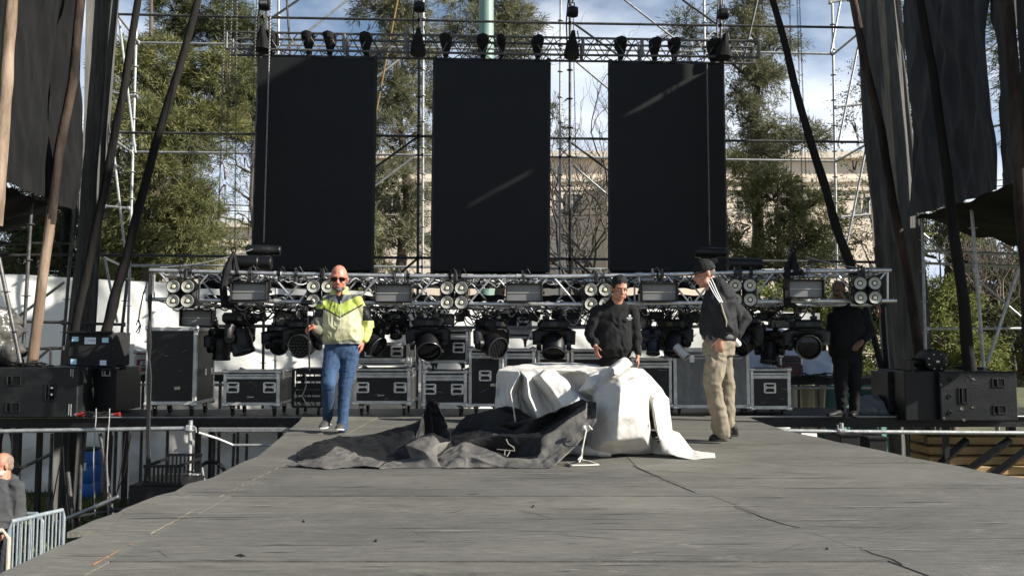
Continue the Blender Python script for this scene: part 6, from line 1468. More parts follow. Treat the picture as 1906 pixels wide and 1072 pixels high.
wf = [l.split() for l in '''t0 t1 t2 t7;t1 t3 t11 t2;t7 t2 t11 t8;t11 t12 t8;t11 t3 t4 t12;t12 t4 t5 t13;t5 t6 t13;t8 t12 t9;t12 t13 t10 t9;t0 t7 s0 lf0;lf0 s0 s1 lf2;lf0 lf2 lf1;lf1 lf2 lf4 lf3;lf2 s1 s2;lf2 s2 s3 lf4;s0 v0 v1 s1;s1 v1 v2 s2;s2 v2 v3 s3;v0 r0 r1 v1;v1 r1 r2 v2;v2 r2 r3 v3;r0 w0 w1 r1;r1 w1 w2 r2;r2 w2 w3 r3;w0 x0 x1 w1;w1 x1 x2 w2;w2 x2 x3 w3;x0 y0 y1 x1;x1 y1 y2 x2;x2 y2 y3 x3;s0 t7 v0;t7 r0 v0;t7 t8 w0 r0;t8 x0 w0;t8 y0 x0;t8 t9 z0 y0;y0 z0 z1 y1;y1 z1 z2 y2;t9 z3 z0;z0 z3 z1;t9 t10 p1 z3;z3 p1 z1;p0 p1 p3;p1 t10 p2;p1 p2 q0 p3;p3 q0 u10 z2;z1 p1 z2;p0 p3 z2;y2 z2 u9 u8;z2 u10 u9;y2 u8 u7 y3;u7 n0 y3;t10 q1 q0 p2;t10 t13 t6 q1;q0 q1 mt m0;u10 q0 m0;u10 m0 m1 u9;u9 m1 m2 u8;u8 m2 u7;u7 m2 n1 n0;mt u0 m3 m0;u0 u1 m3;m3 u1 u2 m4;m0 m3 m4 m1;m1 m4 u4 m2;m4 u2 u3 u4;m2 u4 u5 n1;q1 t6 tb u0;q1 u0 mt;u0 tb u1;u1 tb o1;u1 o1 o10 o9;u1 o9 u2;o1 o2 o11 o10;o2 o3 o11;o3 o4 o5 o11;o9 o10 o11 o12;o11 o5 o6 o12;o5 o7 o8 o6;u2 o9 g1 u3;u3 g1 g2 u4;g1 g3 g2;u4 g2 u5;t1 t0 lf1 lb;t0 lf0 lf1;lb lf1 lf3;t3 t1 lb bk0;t4 t3 bk0 bk1;t5 t4 bk1 bk2;t6 t5 bk2;tb t6 bk2 bk3;o1 tb bk3 o2;o2 bk3 bk4 o3'''.split(';')]
wtm = mat('white_canvas_tarpaulin', (.52, .50, .455), .75, 0, c2=(.30, .29, .27), ns=2.4, bump=.22, bs=30, lo=.45, hi=.9)
crumple(wtm, 2.2, 8, .022, .0025)
t = thing('white_tarpaulin', 'stiff white canvas tarpaulin draped over a table in the middle of the stage', 'tarpaulin', (.8, 7.2, DECK))
def under(o, t): o.parent = t; o.location = -ORG[t.name]; return o
o = under(cloth('draped_sheet', wt, wf, wtm, .75, 4, .012, fq=5, simple=7), t)
rl = dict(a=(1122, 742, 6.55), b=(1115, 708, 6.7), c=(1131, 682, 6.72), d=(1162, 660, 6.75), e=(1172, 670, 6.75), f=(1169, 684, 6.68), g=(1153, 699, 6.55), h=(1143, 697, 6.52), i=(1142, 684, 6.5), j=(1130, 692, 6.55), k=(1155, 676, 6.6), l=(1180, 678, 6.9), m=(1150, 690, 6.9))
o = under(cloth('folded_corner', rl, [x.split() for x in 'b c j;c i j;c d k i;d e k;e f k;f g k;g h i k;d l e;l f e;c m d;m l d'.split(';')], wtm, .3, 3, .006, fq=8), t)
m = MB(); pr = [(1050, 838, .052), (1075, 840, .060), (1100, 842, .062), (1122, 843, .052), (1137, 843, .03)]
rp = []
for px, py, r in pr: c = G(px, py + 7); rp.append(V((c.x, c.y, DECK + r * .8)))
m.path(rp, [p[2] for p in pr], 16, sq=.8); m.build('rolled_edge', wtm, t)
# table under the white tarpaulin
tt = thing('table', 'wooden trestle table hidden under the white tarpaulin', 'table', (.55, 7.6, DECK))
zt_ = P(1015, 687, 7.2).z - .05
MB().box((.55, 7.75, zt_ - .02), (1.15, 1.05, .03)).build('tabletop', plk, tt)
for x in (.05, 1.05):
    for y in (7.3, 8.2): MB().box((x, y, (DECK + zt_ - .04) / 2), (.05, .05, zt_ - .04 - DECK)).build('leg', plk, tt)
ropem = mat('white_cord', (.66, .62, .52), .9)
m = MB(); m.path([P(1092, 795, 6.3), P(1088, 815, 6.28), P(1084, 835, 6.3), P(1083, 850, 6.2), G(1083, 858) + V((0, 0, .01)), G(1098, 861) + V((0, 0, .01)), G(1114, 867) + V((0, 0, .01)), G(1090, 868) + V((0, 0, .01)), G(1065, 868) + V((0, 0, .01)), G(1056, 863) + V((0, 0, .01))], .007, 6)
m.path([P(1083, 850, 6.2), P(1078, 860, 6.15), P(1076, 855, 6.18), P(1082, 849, 6.2)], .006, 6); m.path([P(1088, 796, 6.3), P(1096, 792, 6.28), P(1102, 799, 6.3)], .006, 6); m.ell(P(1088, 796, 6.3), (.022, .02, .02))
tag(m.build('cord', ropem), 'white cord tied to the black tarpaulin and trailing on the stage', 'rope')
m = MB(); m.path([P(942, 817, 6.4), P(946, 826, 6.38), P(956, 832, 6.36), P(958, 839, 6.35), P(945, 838, 6.35), P(925, 836, 6.4)], .005, 6); m.path([P(940, 838, 6.35), P(939, 846, 6.33), P(944, 849, 6.3), P(949, 840, 6.33)], .004, 6)
tag(m.build('cord', mat('dirty_cord', (.22, .20, .17), .9)), 'short dirty cord hanging inside the black tarpaulin fold', 'rope')

# ================================================================ PEOPLE
skin = mat('skin_tan', (.42, .20, .13), .55, 0, c2=(.34, .15, .095), ns=14, bump=.08)
skinr = mat('skin_reddened', (.50, .19, .13), .5, 0, c2=(.42, .15, .10), ns=14, bump=.08)
skind = mat('skin_shaded', (.15, .08, .052), .6, 0, c2=(.12, .06, .04), ns=14, bump=.08)  # base darkened to carry the shade this man stands in
hairk = mat('black_hair', (.006, .006, .006), .6, bump=.6, bs=120); hairg = mat('grey_beard', (.15, .13, .115), .9, c2=(.07, .06, .055), ns=60, bump=.5, bs=120)
eyew = mat('eye_white', (.22, .18, .15), .4); eyek = mat('eye_iris', (.015, .010, .008), .2)
def headparts(m, C, R, s=1.0, jaw=1.0):
    q = lambda x, y, z: C + R @ (V((x, y, z)) * s)
    m.ell(q(0, -.012, .032), (.076 * s, .096 * s, .096 * s), R); m.ell(q(0, .018, -.035), (.062 * s, .074 * s, .082 * s), R); m.ell(q(0, .045, -.088), (.034 * s * jaw, .036 * s, .028 * s), R)
    m.ell(q(0, .068, .030), (.055 * s, .022 * s, .018 * s), R)
    for e in (-1, 1): m.ell(q(e * .036, .058, -.030), (.026 * s, .022 * s, .024 * s), R); m.ell(q(e * .079, -.008, -.008), (.010 * s, .020 * s, .033 * s), R); m.ell(q(e * .045, .02, -.075), (.022 * s, .04 * s, .025 * s), R)
    m.cap(q(0, .080, .018), q(0, .104, -.024), .009 * s, .014 * s); m.ell(q(0, .095, -.028), (.019 * s, .012 * s, .010 * s), R)
    m.ell(q(0, .082, -.056), (.026 * s, .012 * s, .007 * s), R); m.ell(q(0, .080, -.067), (.022 * s, .012 * s, .007 * s), R)
def frame(fwd, up=V((0, 0, 1)), roll=0):
    f = V(fwd).normalized(); x = f.cross(V(up)).normalized(); z = x.cross(f); M = Matrix((x, f, z)).transposed(); return M @ Matrix.Rotation(roll, 3, 'Y')
def eyes(C, R, t, s=1.0):
    for e in (-1, 1):
        c = C + R @ (V((e * .030, .079, .006)) * s)
        o = MB().ell(c, (.012 * s, .008 * s, .008 * s), R, 10, 7).build('eye', eyew, t); MB().ell(c + R @ V((0, .0065, 0)) * s, (.0052 * s,) * 3, R, 8, 6).build('iris', eyek, o)
        m = MB(); m.path([C + R @ (V((e * .014, .094, .022)) * s), C + R @ (V((e * .030, .094, .028)) * s), C + R @ (V((e * .048, .082, .022)) * s)], [.002 * s, .0035 * s, .002 * s], 6); m.build('eyebrow', hairk, t)
def hand(m, W, d, nrm, side, curl=.5, s=1.0, thumb=1.0):
    """W wrist, d finger direction, nrm palm normal (curl direction), side = +1/-1 thumb side along cross"""
    d = V(d).normalized(); nrm = (V(nrm) - d * V(nrm).dot(d)).normalized(); x = d.cross(nrm) * side
    m.loft([(W, x * .026 * s, nrm * .020 * s), (W + d * .03 * s, x * .036 * s, nrm * .017 * s), (W + d * .075 * s, x * .043 * s, nrm * .016 * s), (W + d * .095 * s, x * .040 * s, nrm * .013 * s)], 12)
    for i, (off, ln) in enumerate(((.031, .072), (.0105, .080), (-.0105, .074), (-.030, .058))):
        p = W + d * .088 * s + x * off * s; a = curl * (.55 + .12 * i); dd = d.copy(); r = .0092 * s; ax = d.cross(nrm)
        for k in range(3):
            dd = (dd * math.cos(a) + nrm * math.sin(a)); dd.normalize(); nn = nrm * math.cos(a) - dd * 0; q = p + dd * ln * s * (.45, .32, .25)[k]; m.cap(p, q, r, r * .92, 8); p = q; r *= .92
            nrm2 = (nrm - dd * nrm.dot(dd)); 
            if nrm2.length > .2: nrm_ = nrm2.normalized()
            a = curl * .75
    p = W + d * .022 * s + x * .030 * s; dd = (d * .75 + x * .75 * thumb + nrm * .35).normalized(); r = .0115 * s
    for k in range(2): q = p + dd * (.042, .032)[k] * s; m.cap(p, q, r, r * .88, 8); p = q; r *= .88; dd = (dd * .8 + d * .5 + nrm * .3 * curl).normalized()
def folds(amp, s=1.0, sd=0, vert=1.0):
    def f(p):
        q = V((p.x * 7 * s, p.y * 7 * s, p.z * 7 * s * vert + sd)); w_ = noise.noise(q * .5) * 1.2
        r = 1 - abs(noise.noise(V((q.x + w_, q.y, q.z + w_)))) * 2.4
        return amp * (.8 * r + .8 * noise.noise(q * .6) + .3 * noise.noise(q * 2.2) - .5)
    return f
def shoe(t, ank, toe, mt, sole, s=1.0, name='shoe'):
    ank, toe = V(ank), V(toe); d = (toe - ank); dh = V((d.x, d.y, 0)).normalized(); x = dh.cross(V((0, 0, 1)))
    heel = V((ank.x, ank.y, 0)) - dh * .055 * s; heel.z = ank.z - .075; tz = toe.z; m = MB(); up = V((0, 0, 1)); L_ = (toe - heel)
    def pt(q, h): p = heel + L_ * q; p.z += h; return p
    m.loft([(pt(.0, .035), x * .024 * s, up * .028), (pt(.10, .045), x * .034 * s, up * .042), (pt(.30, .050), x * .038 * s, up * .050), (pt(.5, .042), x * .042 * s, up * .042), (pt(.72, .033), x * .048 * s, up * .032), (pt(.90, .027), x * .042 * s, up * .025), (pt(1.0, .022), x * .022 * s, up * .015)], 14)
    m.cap(ank + V((0, 0, .02)), heel + L_ * .18 + V((0, 0, .06)), .045 * s, .042 * s)
    o = remeshed(name, m, mt, t, .008, 3, folds(.002, 3))
    m = MB(); m.loft([(pt(-.01, .008), x * .02 * s, up * .012), (pt(.08, .008), x * .038 * s, up * .012), (pt(.3, .008), x * .040 * s, up * .012), (pt(.5, .008), x * .043 * s, up * .012), (pt(.74, .008), x * .052 * s, up * .012), (pt(.92, .009), x * .043 * s, up * .012), (pt(1.02, .012), x * .018 * s, up * .010)], 14); m.build('sole', sole, o)
    return o
sole_w = mat('white_sole', (.6, .58, .54), .6); sole_k = mat('black_sole', (.012, .012, .012), .7)
# ---------- the bald man in the yellow jacket (walks towards the camera)
YA = 8.35; J = lambda px, py, dy=0: P(px, py, YA + dy)
t = thing('person', 'bald man with sunglasses, yellow and grey zip jacket and jeans, holding a black rod', 'person', J(632, 805, 0))
Hd = J(631, 519, -.02); RH = frame(V((.12, -1, -.18)))
m = MB(); headparts(m, Hd, RH, 1.16); m.cap(Hd + RH @ V((0, -.02, -.08)), J(634, 562, .03), .064, .075)
shR, shL = J(604, 566, .0), J(663, 560, .02); elR, elL = J(594, 617, -.02), J(685, 604, .12); wrR, wrL = J(583, 609, -.26), J(676, 636, .05)
m.loft([(J(634, 640, .03), V((.15, 0, 0)), V((0, .10, 0))), (J(634, 600, .03), V((.16, 0, 0)), V((0, .10, 0))), (J(634, 568, .03), V((.16, 0, 0)), V((0, .08, 0)))])
for a, b_, c_ in ((shR, elR, wrR), (shL, elL, wrL)): m.cap(a, b_, .045, .036); m.cap(b_, c_, .036, .026)
hand(m, wrR, J(573, 611, -.33) - wrR, V((.6, -.2, -.6)), 1, 1.0)
hand(m, wrL, V((-.25, -.1, -1)), V((-1, 0, -.1)), -1, .35)
hips = (J(620, 652, .03), J(652, 652, .03)); kn = (J(611, 715, -.16), J(642, 722, .02)); an = (J(610, 776, .10), J(637, 787, .0))
for h_, k_, a_ in zip(hips, kn, an): m.cap(h_, k_, .06, .05); m.cap(k_, a_, .045, .035)
body = remeshed('body', m, skinr, t, .0065, 2)
# jeans
jean = mat('blue_denim', (.009, .028, .068), .85, 0, c2=(.034, .078, .16), ns=7, bump=.3, bs=160, stretch=(1, 1, .5), lo=.35, hi=.75)
m = MB(); m.loft([(J(636, 634, .04), V((.185, 0, 0)), V((0, .12, 0))), (J(636, 650, .04), V((.19, 0, 0)), V((0, .125, 0))), (J(634, 668, .04), V((.175, 0, 0)), V((0, .11, 0)))])
m.cap(hips[0] + V((0, 0, -.02)), kn[0], .104, .078); m.cap(kn[0], an[0], .076, .056); m.cap(hips[1] + V((0, 0, -.02)), kn[1], .104, .076); m.cap(kn[1], an[1], .074, .056); m.cap(an[1], an[1] + V((0, 0, -.05)), .064, .06)
remeshed('jeans', m, jean, t, .009, 4, folds(.006, 1.4, 3, 1.8))
# jacket
jk = [mat('jacket_cream', (.36, .36, .20), .65, c2=(.43, .42, .26), ns=3), mat('jacket_grey', (.085, .09, .095), .6), mat('jacket_lime', (.27, .34, .05), .6, c2=(.34, .40, .07), ns=4), mat('jacket_black', (.008, .008, .01), .6), mat('jacket_yellow', (.42, .44, .13), .55), mat('hem_grey', (.35, .35, .33), .6), mat('jacket_cream_shaded', (.14, .135, .10), .65)]
m = MB(); U = lambda a: V((a, 0, 0)); D_ = lambda a: V((0, a, 0))
m.loft([(J(637, 640, .03), U(.205), D_(.14)), (J(637, 632, .02), U(.225), D_(.165)), (J(636, 612, .01), U(.225), D_(.165)), (J(634, 592, .02), U(.215), D_(.145)), (J(633, 570, .03), U(.21), D_(.135)), (J(634, 558, .04), U(.190), D_(.115)), (J(634, 550, .05), U(.135), D_(.095)), (J(633, 543, .045), U(.098), D_(.085)), (J(633, 534, .05), U(.090), D_(.080))])
m.cap(shR, J(597, 590, .0), .078, .075); m.cap(J(597, 590, .0), elR, .075, .062); m.cap(elR, J(586, 611, -.22), .060, .045); m.cap(shL, J(677, 588, .08), .074, .070); m.cap(J(677, 588, .08), elL, .07, .062); m.cap(elL, J(679, 630, .06), .070, .052)
def px_of(p):
    v = p - EYE; yc = v.y * _c + v.z * _s; zc = -v.y * _s + v.z * _c; return CX + F * v.x / yc, CY - F * zc / yc
def jmat(p):
    x, y = px_of(p); u = x - 632; au = abs(u)
    if y > 637 and au < 40: return 5
    if u > 43 + max(0, (y - 600)) * -.0: return 4 if y < 569 else (3 if y < 597 else 4)
    if u < -31: return 1 if y < 566 else (2 if y < 574 else (3 if y < 591 else 6))  # lower left sleeve: cream greyed so its shade is in the colour
    top = 566 - .42 * au; low = 589 - .56 * au
    if y < 548 - (24 - au) * -.0 and 5 < au < 26: return 4
    if y < top: return 3 if (y < 566 and au < (568 - y) * .45 and p.y < YA) else 1
    if y < low: return 2
    if y < low + 3.2: return 3
    return 0
remeshed('jacket', m, jk, t, .0085, 2, folds(.012, 1.3, 11), matfn=jmat)
m = MB(); m.path([J(634, 560, -.115), J(634, 580, -.135), J(634, 600, -.16), J(634, 620, -.17), J(635, 636, -.15)], .004, 6); m.build('zip', galv, t)
# beard, sunglasses
m = MB()
for (x, y, z, a, b_, c_) in ((0, .064, -.105, .040, .044, .036), (-.046, .035, -.088, .025, .046, .033), (.046, .035, -.088, .025, .046, .033), (0, .096, -.056, .034, .016, .008)): m.ell(Hd + RH @ V((x, y, z)), (a, b_, c_), RH)
remeshed('beard', m, hairg, t, .006, 1, folds(.003, 6))
m = MB()
for e in (-1, 1): m.box(Hd + RH @ V((e * .040, .104, .004)), (.066, .012, .042), RH, bev=.008); m.path([Hd + RH @ V((e * .073, .100, .014)), Hd + RH @ V((e * .092, .05, .014)), Hd + RH @ V((e * .096, -.01, .012))], .004, 6)
m.box(Hd + RH @ V((0, .108, .014)), (.024, .008, .009), RH); m.build('sunglasses', mat('glossy_black', (.004, .004, .005), .08), t)
mk = mat('black_leather', (.010, .010, .011), .5)
shoe(t, J(609, 779, .10), J(599, 799, -.10), mat('dark_grey_shoe', (.05, .047, .045), .7), sole_w); shoe(t, J(636, 789, .03), J(630, 801, -.17), mat('dark_grey_shoe', (.05, .047, .045), .7), sole_w)
# rod with a small device
tr = thing('selfie_stick', 'thin black rod with a small black device at its top, held by the bald man', 'rod', J(574, 690, -.38))
m = MB(); m.path([J(572, 568, -.40), J(573, 600, -.40), J(575, 640, -.40), J(576, 690, -.40)], .009, 8); m.build('rod', blk, tr)
m = MB(); m.box(J(572, 563, -.40), (.13, .05, .05), bev=.012); m.box(J(566, 575, -.40), (.05, .05, .05), bev=.01); m.build('device', plas, tr); MB().box(J(577, 584, -.40), (.05, .03, .045), bev=.006).build('screen', cwhite, tr)

# ---------- the man in the black sweatshirt
YBn = 9.0; J = lambda px, py, dy=0: P(px, py, YBn + dy)
t = thing('person', 'man with short dark hair in a black sweatshirt looking down at the white tarpaulin', 'person', J(1142, 790, 0))
Hd = J(1153, 537, -.07); RH = frame(V((.22, -1, -.34)))
m = MB(); headparts(m, Hd, RH, 1.17); m.cap(Hd + RH @ V((0, -.02, -.07)), J(1146, 572, .04), .066, .080)
shR, shL = J(1112, 579, .02), J(1176, 579, .02); elR, elL = J(1099, 622, .0), J(1184, 630, .02); wrR, wrL = J(1108, 643, -.12), J(1187, 663, -.08)
m.loft([(J(1144, 662, .03), U(.15), D_(.10)), (J(1144, 620, .03), U(.16), D_(.10)), (J(1144, 590, .03), U(.16), D_(.08))])
for a, b_, c_ in ((shR, elR, wrR), (shL, elL, wrL)): m.cap(a, b_, .042, .032); m.cap(b_, c_, .032, .026)
hand(m, wrR, V((.10, -.3, -1)), V((.7, .3, 0)), 1, .55, 1.0); hand(m, wrL, V((.0, -.25, -1)), V((-.8, .1, 0)), -1, .35, 1.0)
hips = (J(1130, 668, .03), J(1158, 668, .03)); kn = (J(1128, 725, .0), J(1160, 725, .02)); an = (J(1127, 775, .05), J(1162, 775, .05))
for h_, k_, a_ in zip(hips, kn, an): m.cap(h_, k_, .06, .05); m.cap(k_, a_, .045, .035)
remeshed('body', m, skin, t, .0065, 2); eyes(Hd, RH, t, 1.17)
swt = mat('black_sweatshirt', (.013, .0135, .014), .95, 0, c2=(.022, .022, .023), ns=5, bump=.3, bs=150, sheen=.2)
m = MB(); m.loft([(J(1143, 664, .03), U(.195), D_(.13)), (J(1143, 650, .02), U(.215), D_(.155)), (J(1143, 620, .02), U(.215), D_(.15)), (J(1143, 590, .03), U(.22), D_(.135)), (J(1143, 571, .04), U(.195), D_(.11)), (J(1145, 562, .05), U(.13), D_(.095)), (J(1147, 556, .05), U(.088), D_(.082)), (J(1148, 551, .04), U(.080), D_(.076))])
m.cap(shR, elR, .088, .076); m.cap(elR, wrR + V((0, .03, .02)), .074, .052); m.cap(shL, elL, .085, .072); m.cap(elL, wrL + V((0, .02, .03)), .062, .044)
remeshed('sweatshirt', m, swt, t, .0095, 2, folds(.014, 1.1, 31))
m = MB(); m.loft([(J(1144, 655, .03), U(.17), D_(.115)), (J(1144, 680, .03), U(.17), D_(.11))]); 
for h_, k_, a_ in zip(hips, kn, an): m.cap(h_, k_, .095, .075); m.cap(k_, a_, .072, .058)
remeshed('trousers', m, mat('black_trousers', (.007, .007, .008), .9), t, .012, 3, folds(.01, 1.2, 5))
m = MB(); m.ell(Hd + RH @ V((0, -.018, .078)), (.094, .108, .082), RH); m.ell(Hd + RH @ V((0, -.060, .010)), (.090, .068, .090), RH)
for e in (-1, 1): m.ell(Hd + RH @ V((e * .082, .018, .045)), (.012, .045, .045), RH)
remeshed('hair', m, hairk, t, .006, 1, folds(.004, 5))
c = J(1172, 591, -.120); m = MB(); m.ell(c + V((0, 0, .018)), (.016, .004, .014), n=12, m=6)
for q in range(6): m.box(c + V((-.028 + q * .011, 0, -.006)), (.008, .006, .013 if q % 2 else .016))
m.box(c + V((0, .001, -.024)), (.04, .005, .004)); m.build('chest_logo', cwhite, t)
for x in (0, 1): shoe(t, an[x] + V((0, 0, -.02)), V((an[x].x, an[x].y - .2, DECK)), mk, sole_k)

# ---------- the man in the cap
YC = 7.62; J = lambda px, py, dy=0: P(px, py, YC + dy)
t = thing('person', 'man in a black cap, striped track jacket and khaki trousers, seen from the side', 'person', J(1345, 826, 0))
Hd = J(1311, 510, 0); RH = frame(V((-1, -.12, -.30)))
m = MB(); headparts(m, Hd, RH, 1.08); m.cap(Hd + RH @ V((0, -.03, -.06)), J(1334, 545, 0), .062, .080)
shN, shF = J(1333, 560, -.19), J(1350, 556, .20); elN, elF = J(1354, 610, -.22), J(1386, 592, .18); wrN, wrF = J(1340, 632, -.20), J(1368, 632, .10)
m.loft([(J(1338, 640, 0), U(.10), D_(.15)), (J(1336, 600, 0), U(.11), D_(.16)), (J(1340, 560, 0), U(.10), D_(.16))])
for a, b_, c_ in ((shN, elN, wrN), (shF, elF, wrF)): m.cap(a, b_, .042, .032); m.cap(b_, c_, .032, .026)
hand(m, wrN + V((-.01, 0, 0)), V((.05, .1, -1)), V((.2, 1, 0)), -1, .35, 1.0); hand(m, wrF, V((-.3, -.5, -.8)), V((-1, 0, 0)), 1, .4, 1.0)
hips = (J(1334, 648, -.08), J(1340, 648, .09)); kn = (J(1327, 716, -.12), J(1352, 712, .09)); an = (J(1343, 797, -.08), J(1356, 790, .08))
for h_, k_, a_ in zip(hips, kn, an): m.cap(h_, k_, .06, .05); m.cap(k_, a_, .045, .035)
remeshed('body', m, skin, t, .0065, 2); eyes(Hd, RH, t, .98)
m = MB(); m.ell(Hd + RH @ V((0, -.034, -.005)), (.084, .078, .055), RH); remeshed('hair', m, mat('greying_hair', (.05, .048, .045), .8, c2=(.14, .135, .13), ns=50), t, .006, 1, folds(.003, 6))
capm = mat('black_cap_cotton', (.010, .010, .011), .85, c2=(.018, .018, .019), ns=9, bump=.2, bs=90)
m = MB(); m.ell(Hd + RH @ V((0, -.012, .058)), (.094, .114, .086), RH); m.ell(Hd + RH @ V((0, -.02, .038)), (.095, .113, .038), RH)
cp = remeshed('cap', m, capm, t, .006, 1, folds(.003, 3)); m = MB(); m.prism([Hd + RH @ V((x * .08, .08 + .08 * (1 - x * x) ** .5, .032 - .012 * x * x)) for x in np.linspace(-1, 1, 11)] + [Hd + RH @ V((.078, .03, .034)), Hd + RH @ V((-.078, .03, .034))], RH @ V((0, 0, .006))); m.build('peak', capm, cp)
trk = mat('black_track_fabric', (.014, .0145, .017), .8, 0, c2=(.022, .023, .026), ns=4, bump=.15)
m = MB(); m.loft([(J(1340, 634, 0), U(.155), D_(.155)), (J(1338, 620, 0), U(.185), D_(.175)), (J(1335, 600, 0), U(.180), D_(.185)), (J(1337, 575, 0), U(.165), D_(.19)), (J(1340, 551, 0), U(.148), D_(.19)), (J(1341, 536, 0), U(.125), D_(.16)), (J(1337, 526, 0), U(.098), D_(.10)), (J(1330, 518, 0), U(.074), D_(.074))])
m.cap(shN, elN, .082, .068); m.cap(elN, J(1344, 626, -.20), .064, .050); m.cap(shF, elF, .085, .072); m.cap(elF, J(1371, 625, .12), .066, .05); m.cap(J(1353, 552, .05), J(1366, 585, .12), .09, .08)
remeshed('track_jacket', m, trk, t, .0095, 2, folds(.013, 1.1, 51))
m = MB()
for k in range(3):
    pts = [J(1315 + k * 4.4, 520 + k * -1.5, -.09 - k * .012), J(1321 + k * 4.4, 532 - k, -.20), J(1328 + k * 4, 545, -.262), J(1335 + k * 3.4, 556, -.284), J(1340 + k * 2.6, 563, -.292)]
    m.path(pts, .0048, 6, sq=.6)
m.build('sleeve_stripes', cwhite, t)
m = MB(); m.path([J(1342, 565, -.290), J(1346, 580, -.292), J(1352, 597, -.288), J(1352, 608, -.285)], [.010, .012, .011, .006], 6, sq=.6); m.build('sleeve_piping', mat('beige_piping', (.34, .30, .22), .7), t)
kh = mat('khaki_cotton', (.20, .17, .12), .9, 0, c2=(.155, .13, .092), ns=4, bump=.25, bs=140)
m = MB(); m.loft([(J(1338, 628, 0), U(.13), D_(.14)), (J(1339, 640, 0), U(.155), D_(.16)), (J(1338, 662, 0), U(.15), D_(.155))])
m.cap(hips[0], kn[0], .115, .090); m.cap(kn[0], J(1340, 790, -.08), .088, .085); m.cap(hips[1], kn[1], .112, .088); m.cap(kn[1], J(1352, 786, .07), .085, .080); m.cap(J(1340, 790, -.08), J(1344, 806, -.08), .085, .082); m.ell(J(1324, 680, -.16), (.045, .04, .09))
remeshed('khaki_trousers', m, kh, t, .010, 3, folds(.014, 1.0, 61, 1.5))
m = MB(); m.loft([(J(1338, 634, 0), U(.150), D_(.155)), (J(1337, 626, 0), U(.165), D_(.165)), (J(1337, 618, 0), U(.150), D_(.15))]); remeshed('shirt_hem', m, mat('grey_shirt', (.10, .10, .105), .9), t, .010, 2, folds(.008, 1.5, 9))
MB().cap(J(1366, 633, .02), J(1374, 640, .0), .035, .03).build('white_cloth', cwhite, t)
shoe(t, J(1350, 800, -.08), J(1321, 820, -.10), mk, sole_k, 1.05); shoe(t, J(1362, 797, .08), J(1336, 812, .06), mk, sole_k, 1.05)

# ---------- the man in the shade
YD = 10.05; J = lambda px, py, dy=0: P(px, py, YD + dy)
t = thing('person', 'man in all black clothes standing in the shade behind the lower truss', 'person', J(1575, 775, 0))
Hd = J(1560, 541, 0); RH = frame(V((-.75, -.8, -.28)))
m = MB(); headparts(m, Hd, RH, 1.02); m.cap(Hd + RH @ V((0, -.02, -.07)), J(1572, 575, .04), .06, .08)
shR, shL = J(1551, 592, .0), J(1602, 590, .04); elR, elL = J(1548, 626, .06), J(1620, 618, .0); wrR, wrL = J(1556, 660, .14), J(1604, 636, -.16)
m.loft([(J(1576, 650, .03), U(.15), D_(.10)), (J(1576, 600, .03), U(.16), D_(.10))])
for a, b_, c_ in ((shR, elR, wrR), (shL, elL, wrL)): m.cap(a, b_, .045, .036); m.cap(b_, c_, .036, .028)
hand(m, wrL, V((-.75, -.3, -.5)), V((-.3, .3, -.8)), -1, .7, 1.05); hand(m, wrR, V((.1, .1, -1)), V((1, .2, 0)), 1, .7)
hips = (J(1563, 665, .03), J(1590, 665, .03)); kn = (J(1565, 715, -.03), J(1591, 715, .02)); an = (J(1566, 764, .05), J(1590, 766, .05))
for h_, k_, a_ in zip(hips, kn, an): m.cap(h_, k_, .06, .05); m.cap(k_, a_, .045, .035)
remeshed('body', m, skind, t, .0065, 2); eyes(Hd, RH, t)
bc = mat('black_clothes', (.006, .0065, .008), .95, c2=(.010, .010, .012), ns=5)
m = MB(); m.loft([(J(1576, 662, .03), U(.20), D_(.14)), (J(1574, 640, .02), U(.235), D_(.175)), (J(1574, 610, .02), U(.235), D_(.16)), (J(1575, 590, .03), U(.225), D_(.13)), (J(1575, 573, .04), U(.16), D_(.10)), (J(1570, 563, .04), U(.09), D_(.08))])
m.cap(shR, elR, .085, .07); m.cap(elR, wrR + V((-.03, .03, 0)), .066, .048); m.cap(shL, elL, .088, .07); m.cap(elL, wrL + V((.04, .02, .02)), .066, .048)
remeshed('black_sweater', m, bc, t, .010, 2, folds(.012, 1.1, 71))
m = MB(); m.loft([(J(1577, 650, .03), U(.19), D_(.13)), (J(1577, 675, .03), U(.18), D_(.12))])
for h_, k_, a_ in zip(hips, kn, an): m.cap(h_, k_, .105, .085); m.cap(k_, a_, .082, .065)
remeshed('black_trousers', m, bc, t, .012, 3, folds(.01, 1.1, 5))
m = MB(); m.ell(Hd + RH @ V((0, -.035, .045)), (.082, .088, .078), RH); m.ell(Hd + RH @ V((0, -.05, .0)), (.078, .06, .07), RH); remeshed('hair', m, hairk, t, .007, 1, folds(.003, 5))
m = MB(); m.ell(Hd + RH @ V((0, .093, -.048)), (.028, .012, .008), RH); m.build('moustache', hairk, t)
for x, tx in ((0, 1541), (1, 1585)): shoe(t, an[x] + V((0, 0, -.01)), P(tx, 775, YD - .15), blk, sole_k)

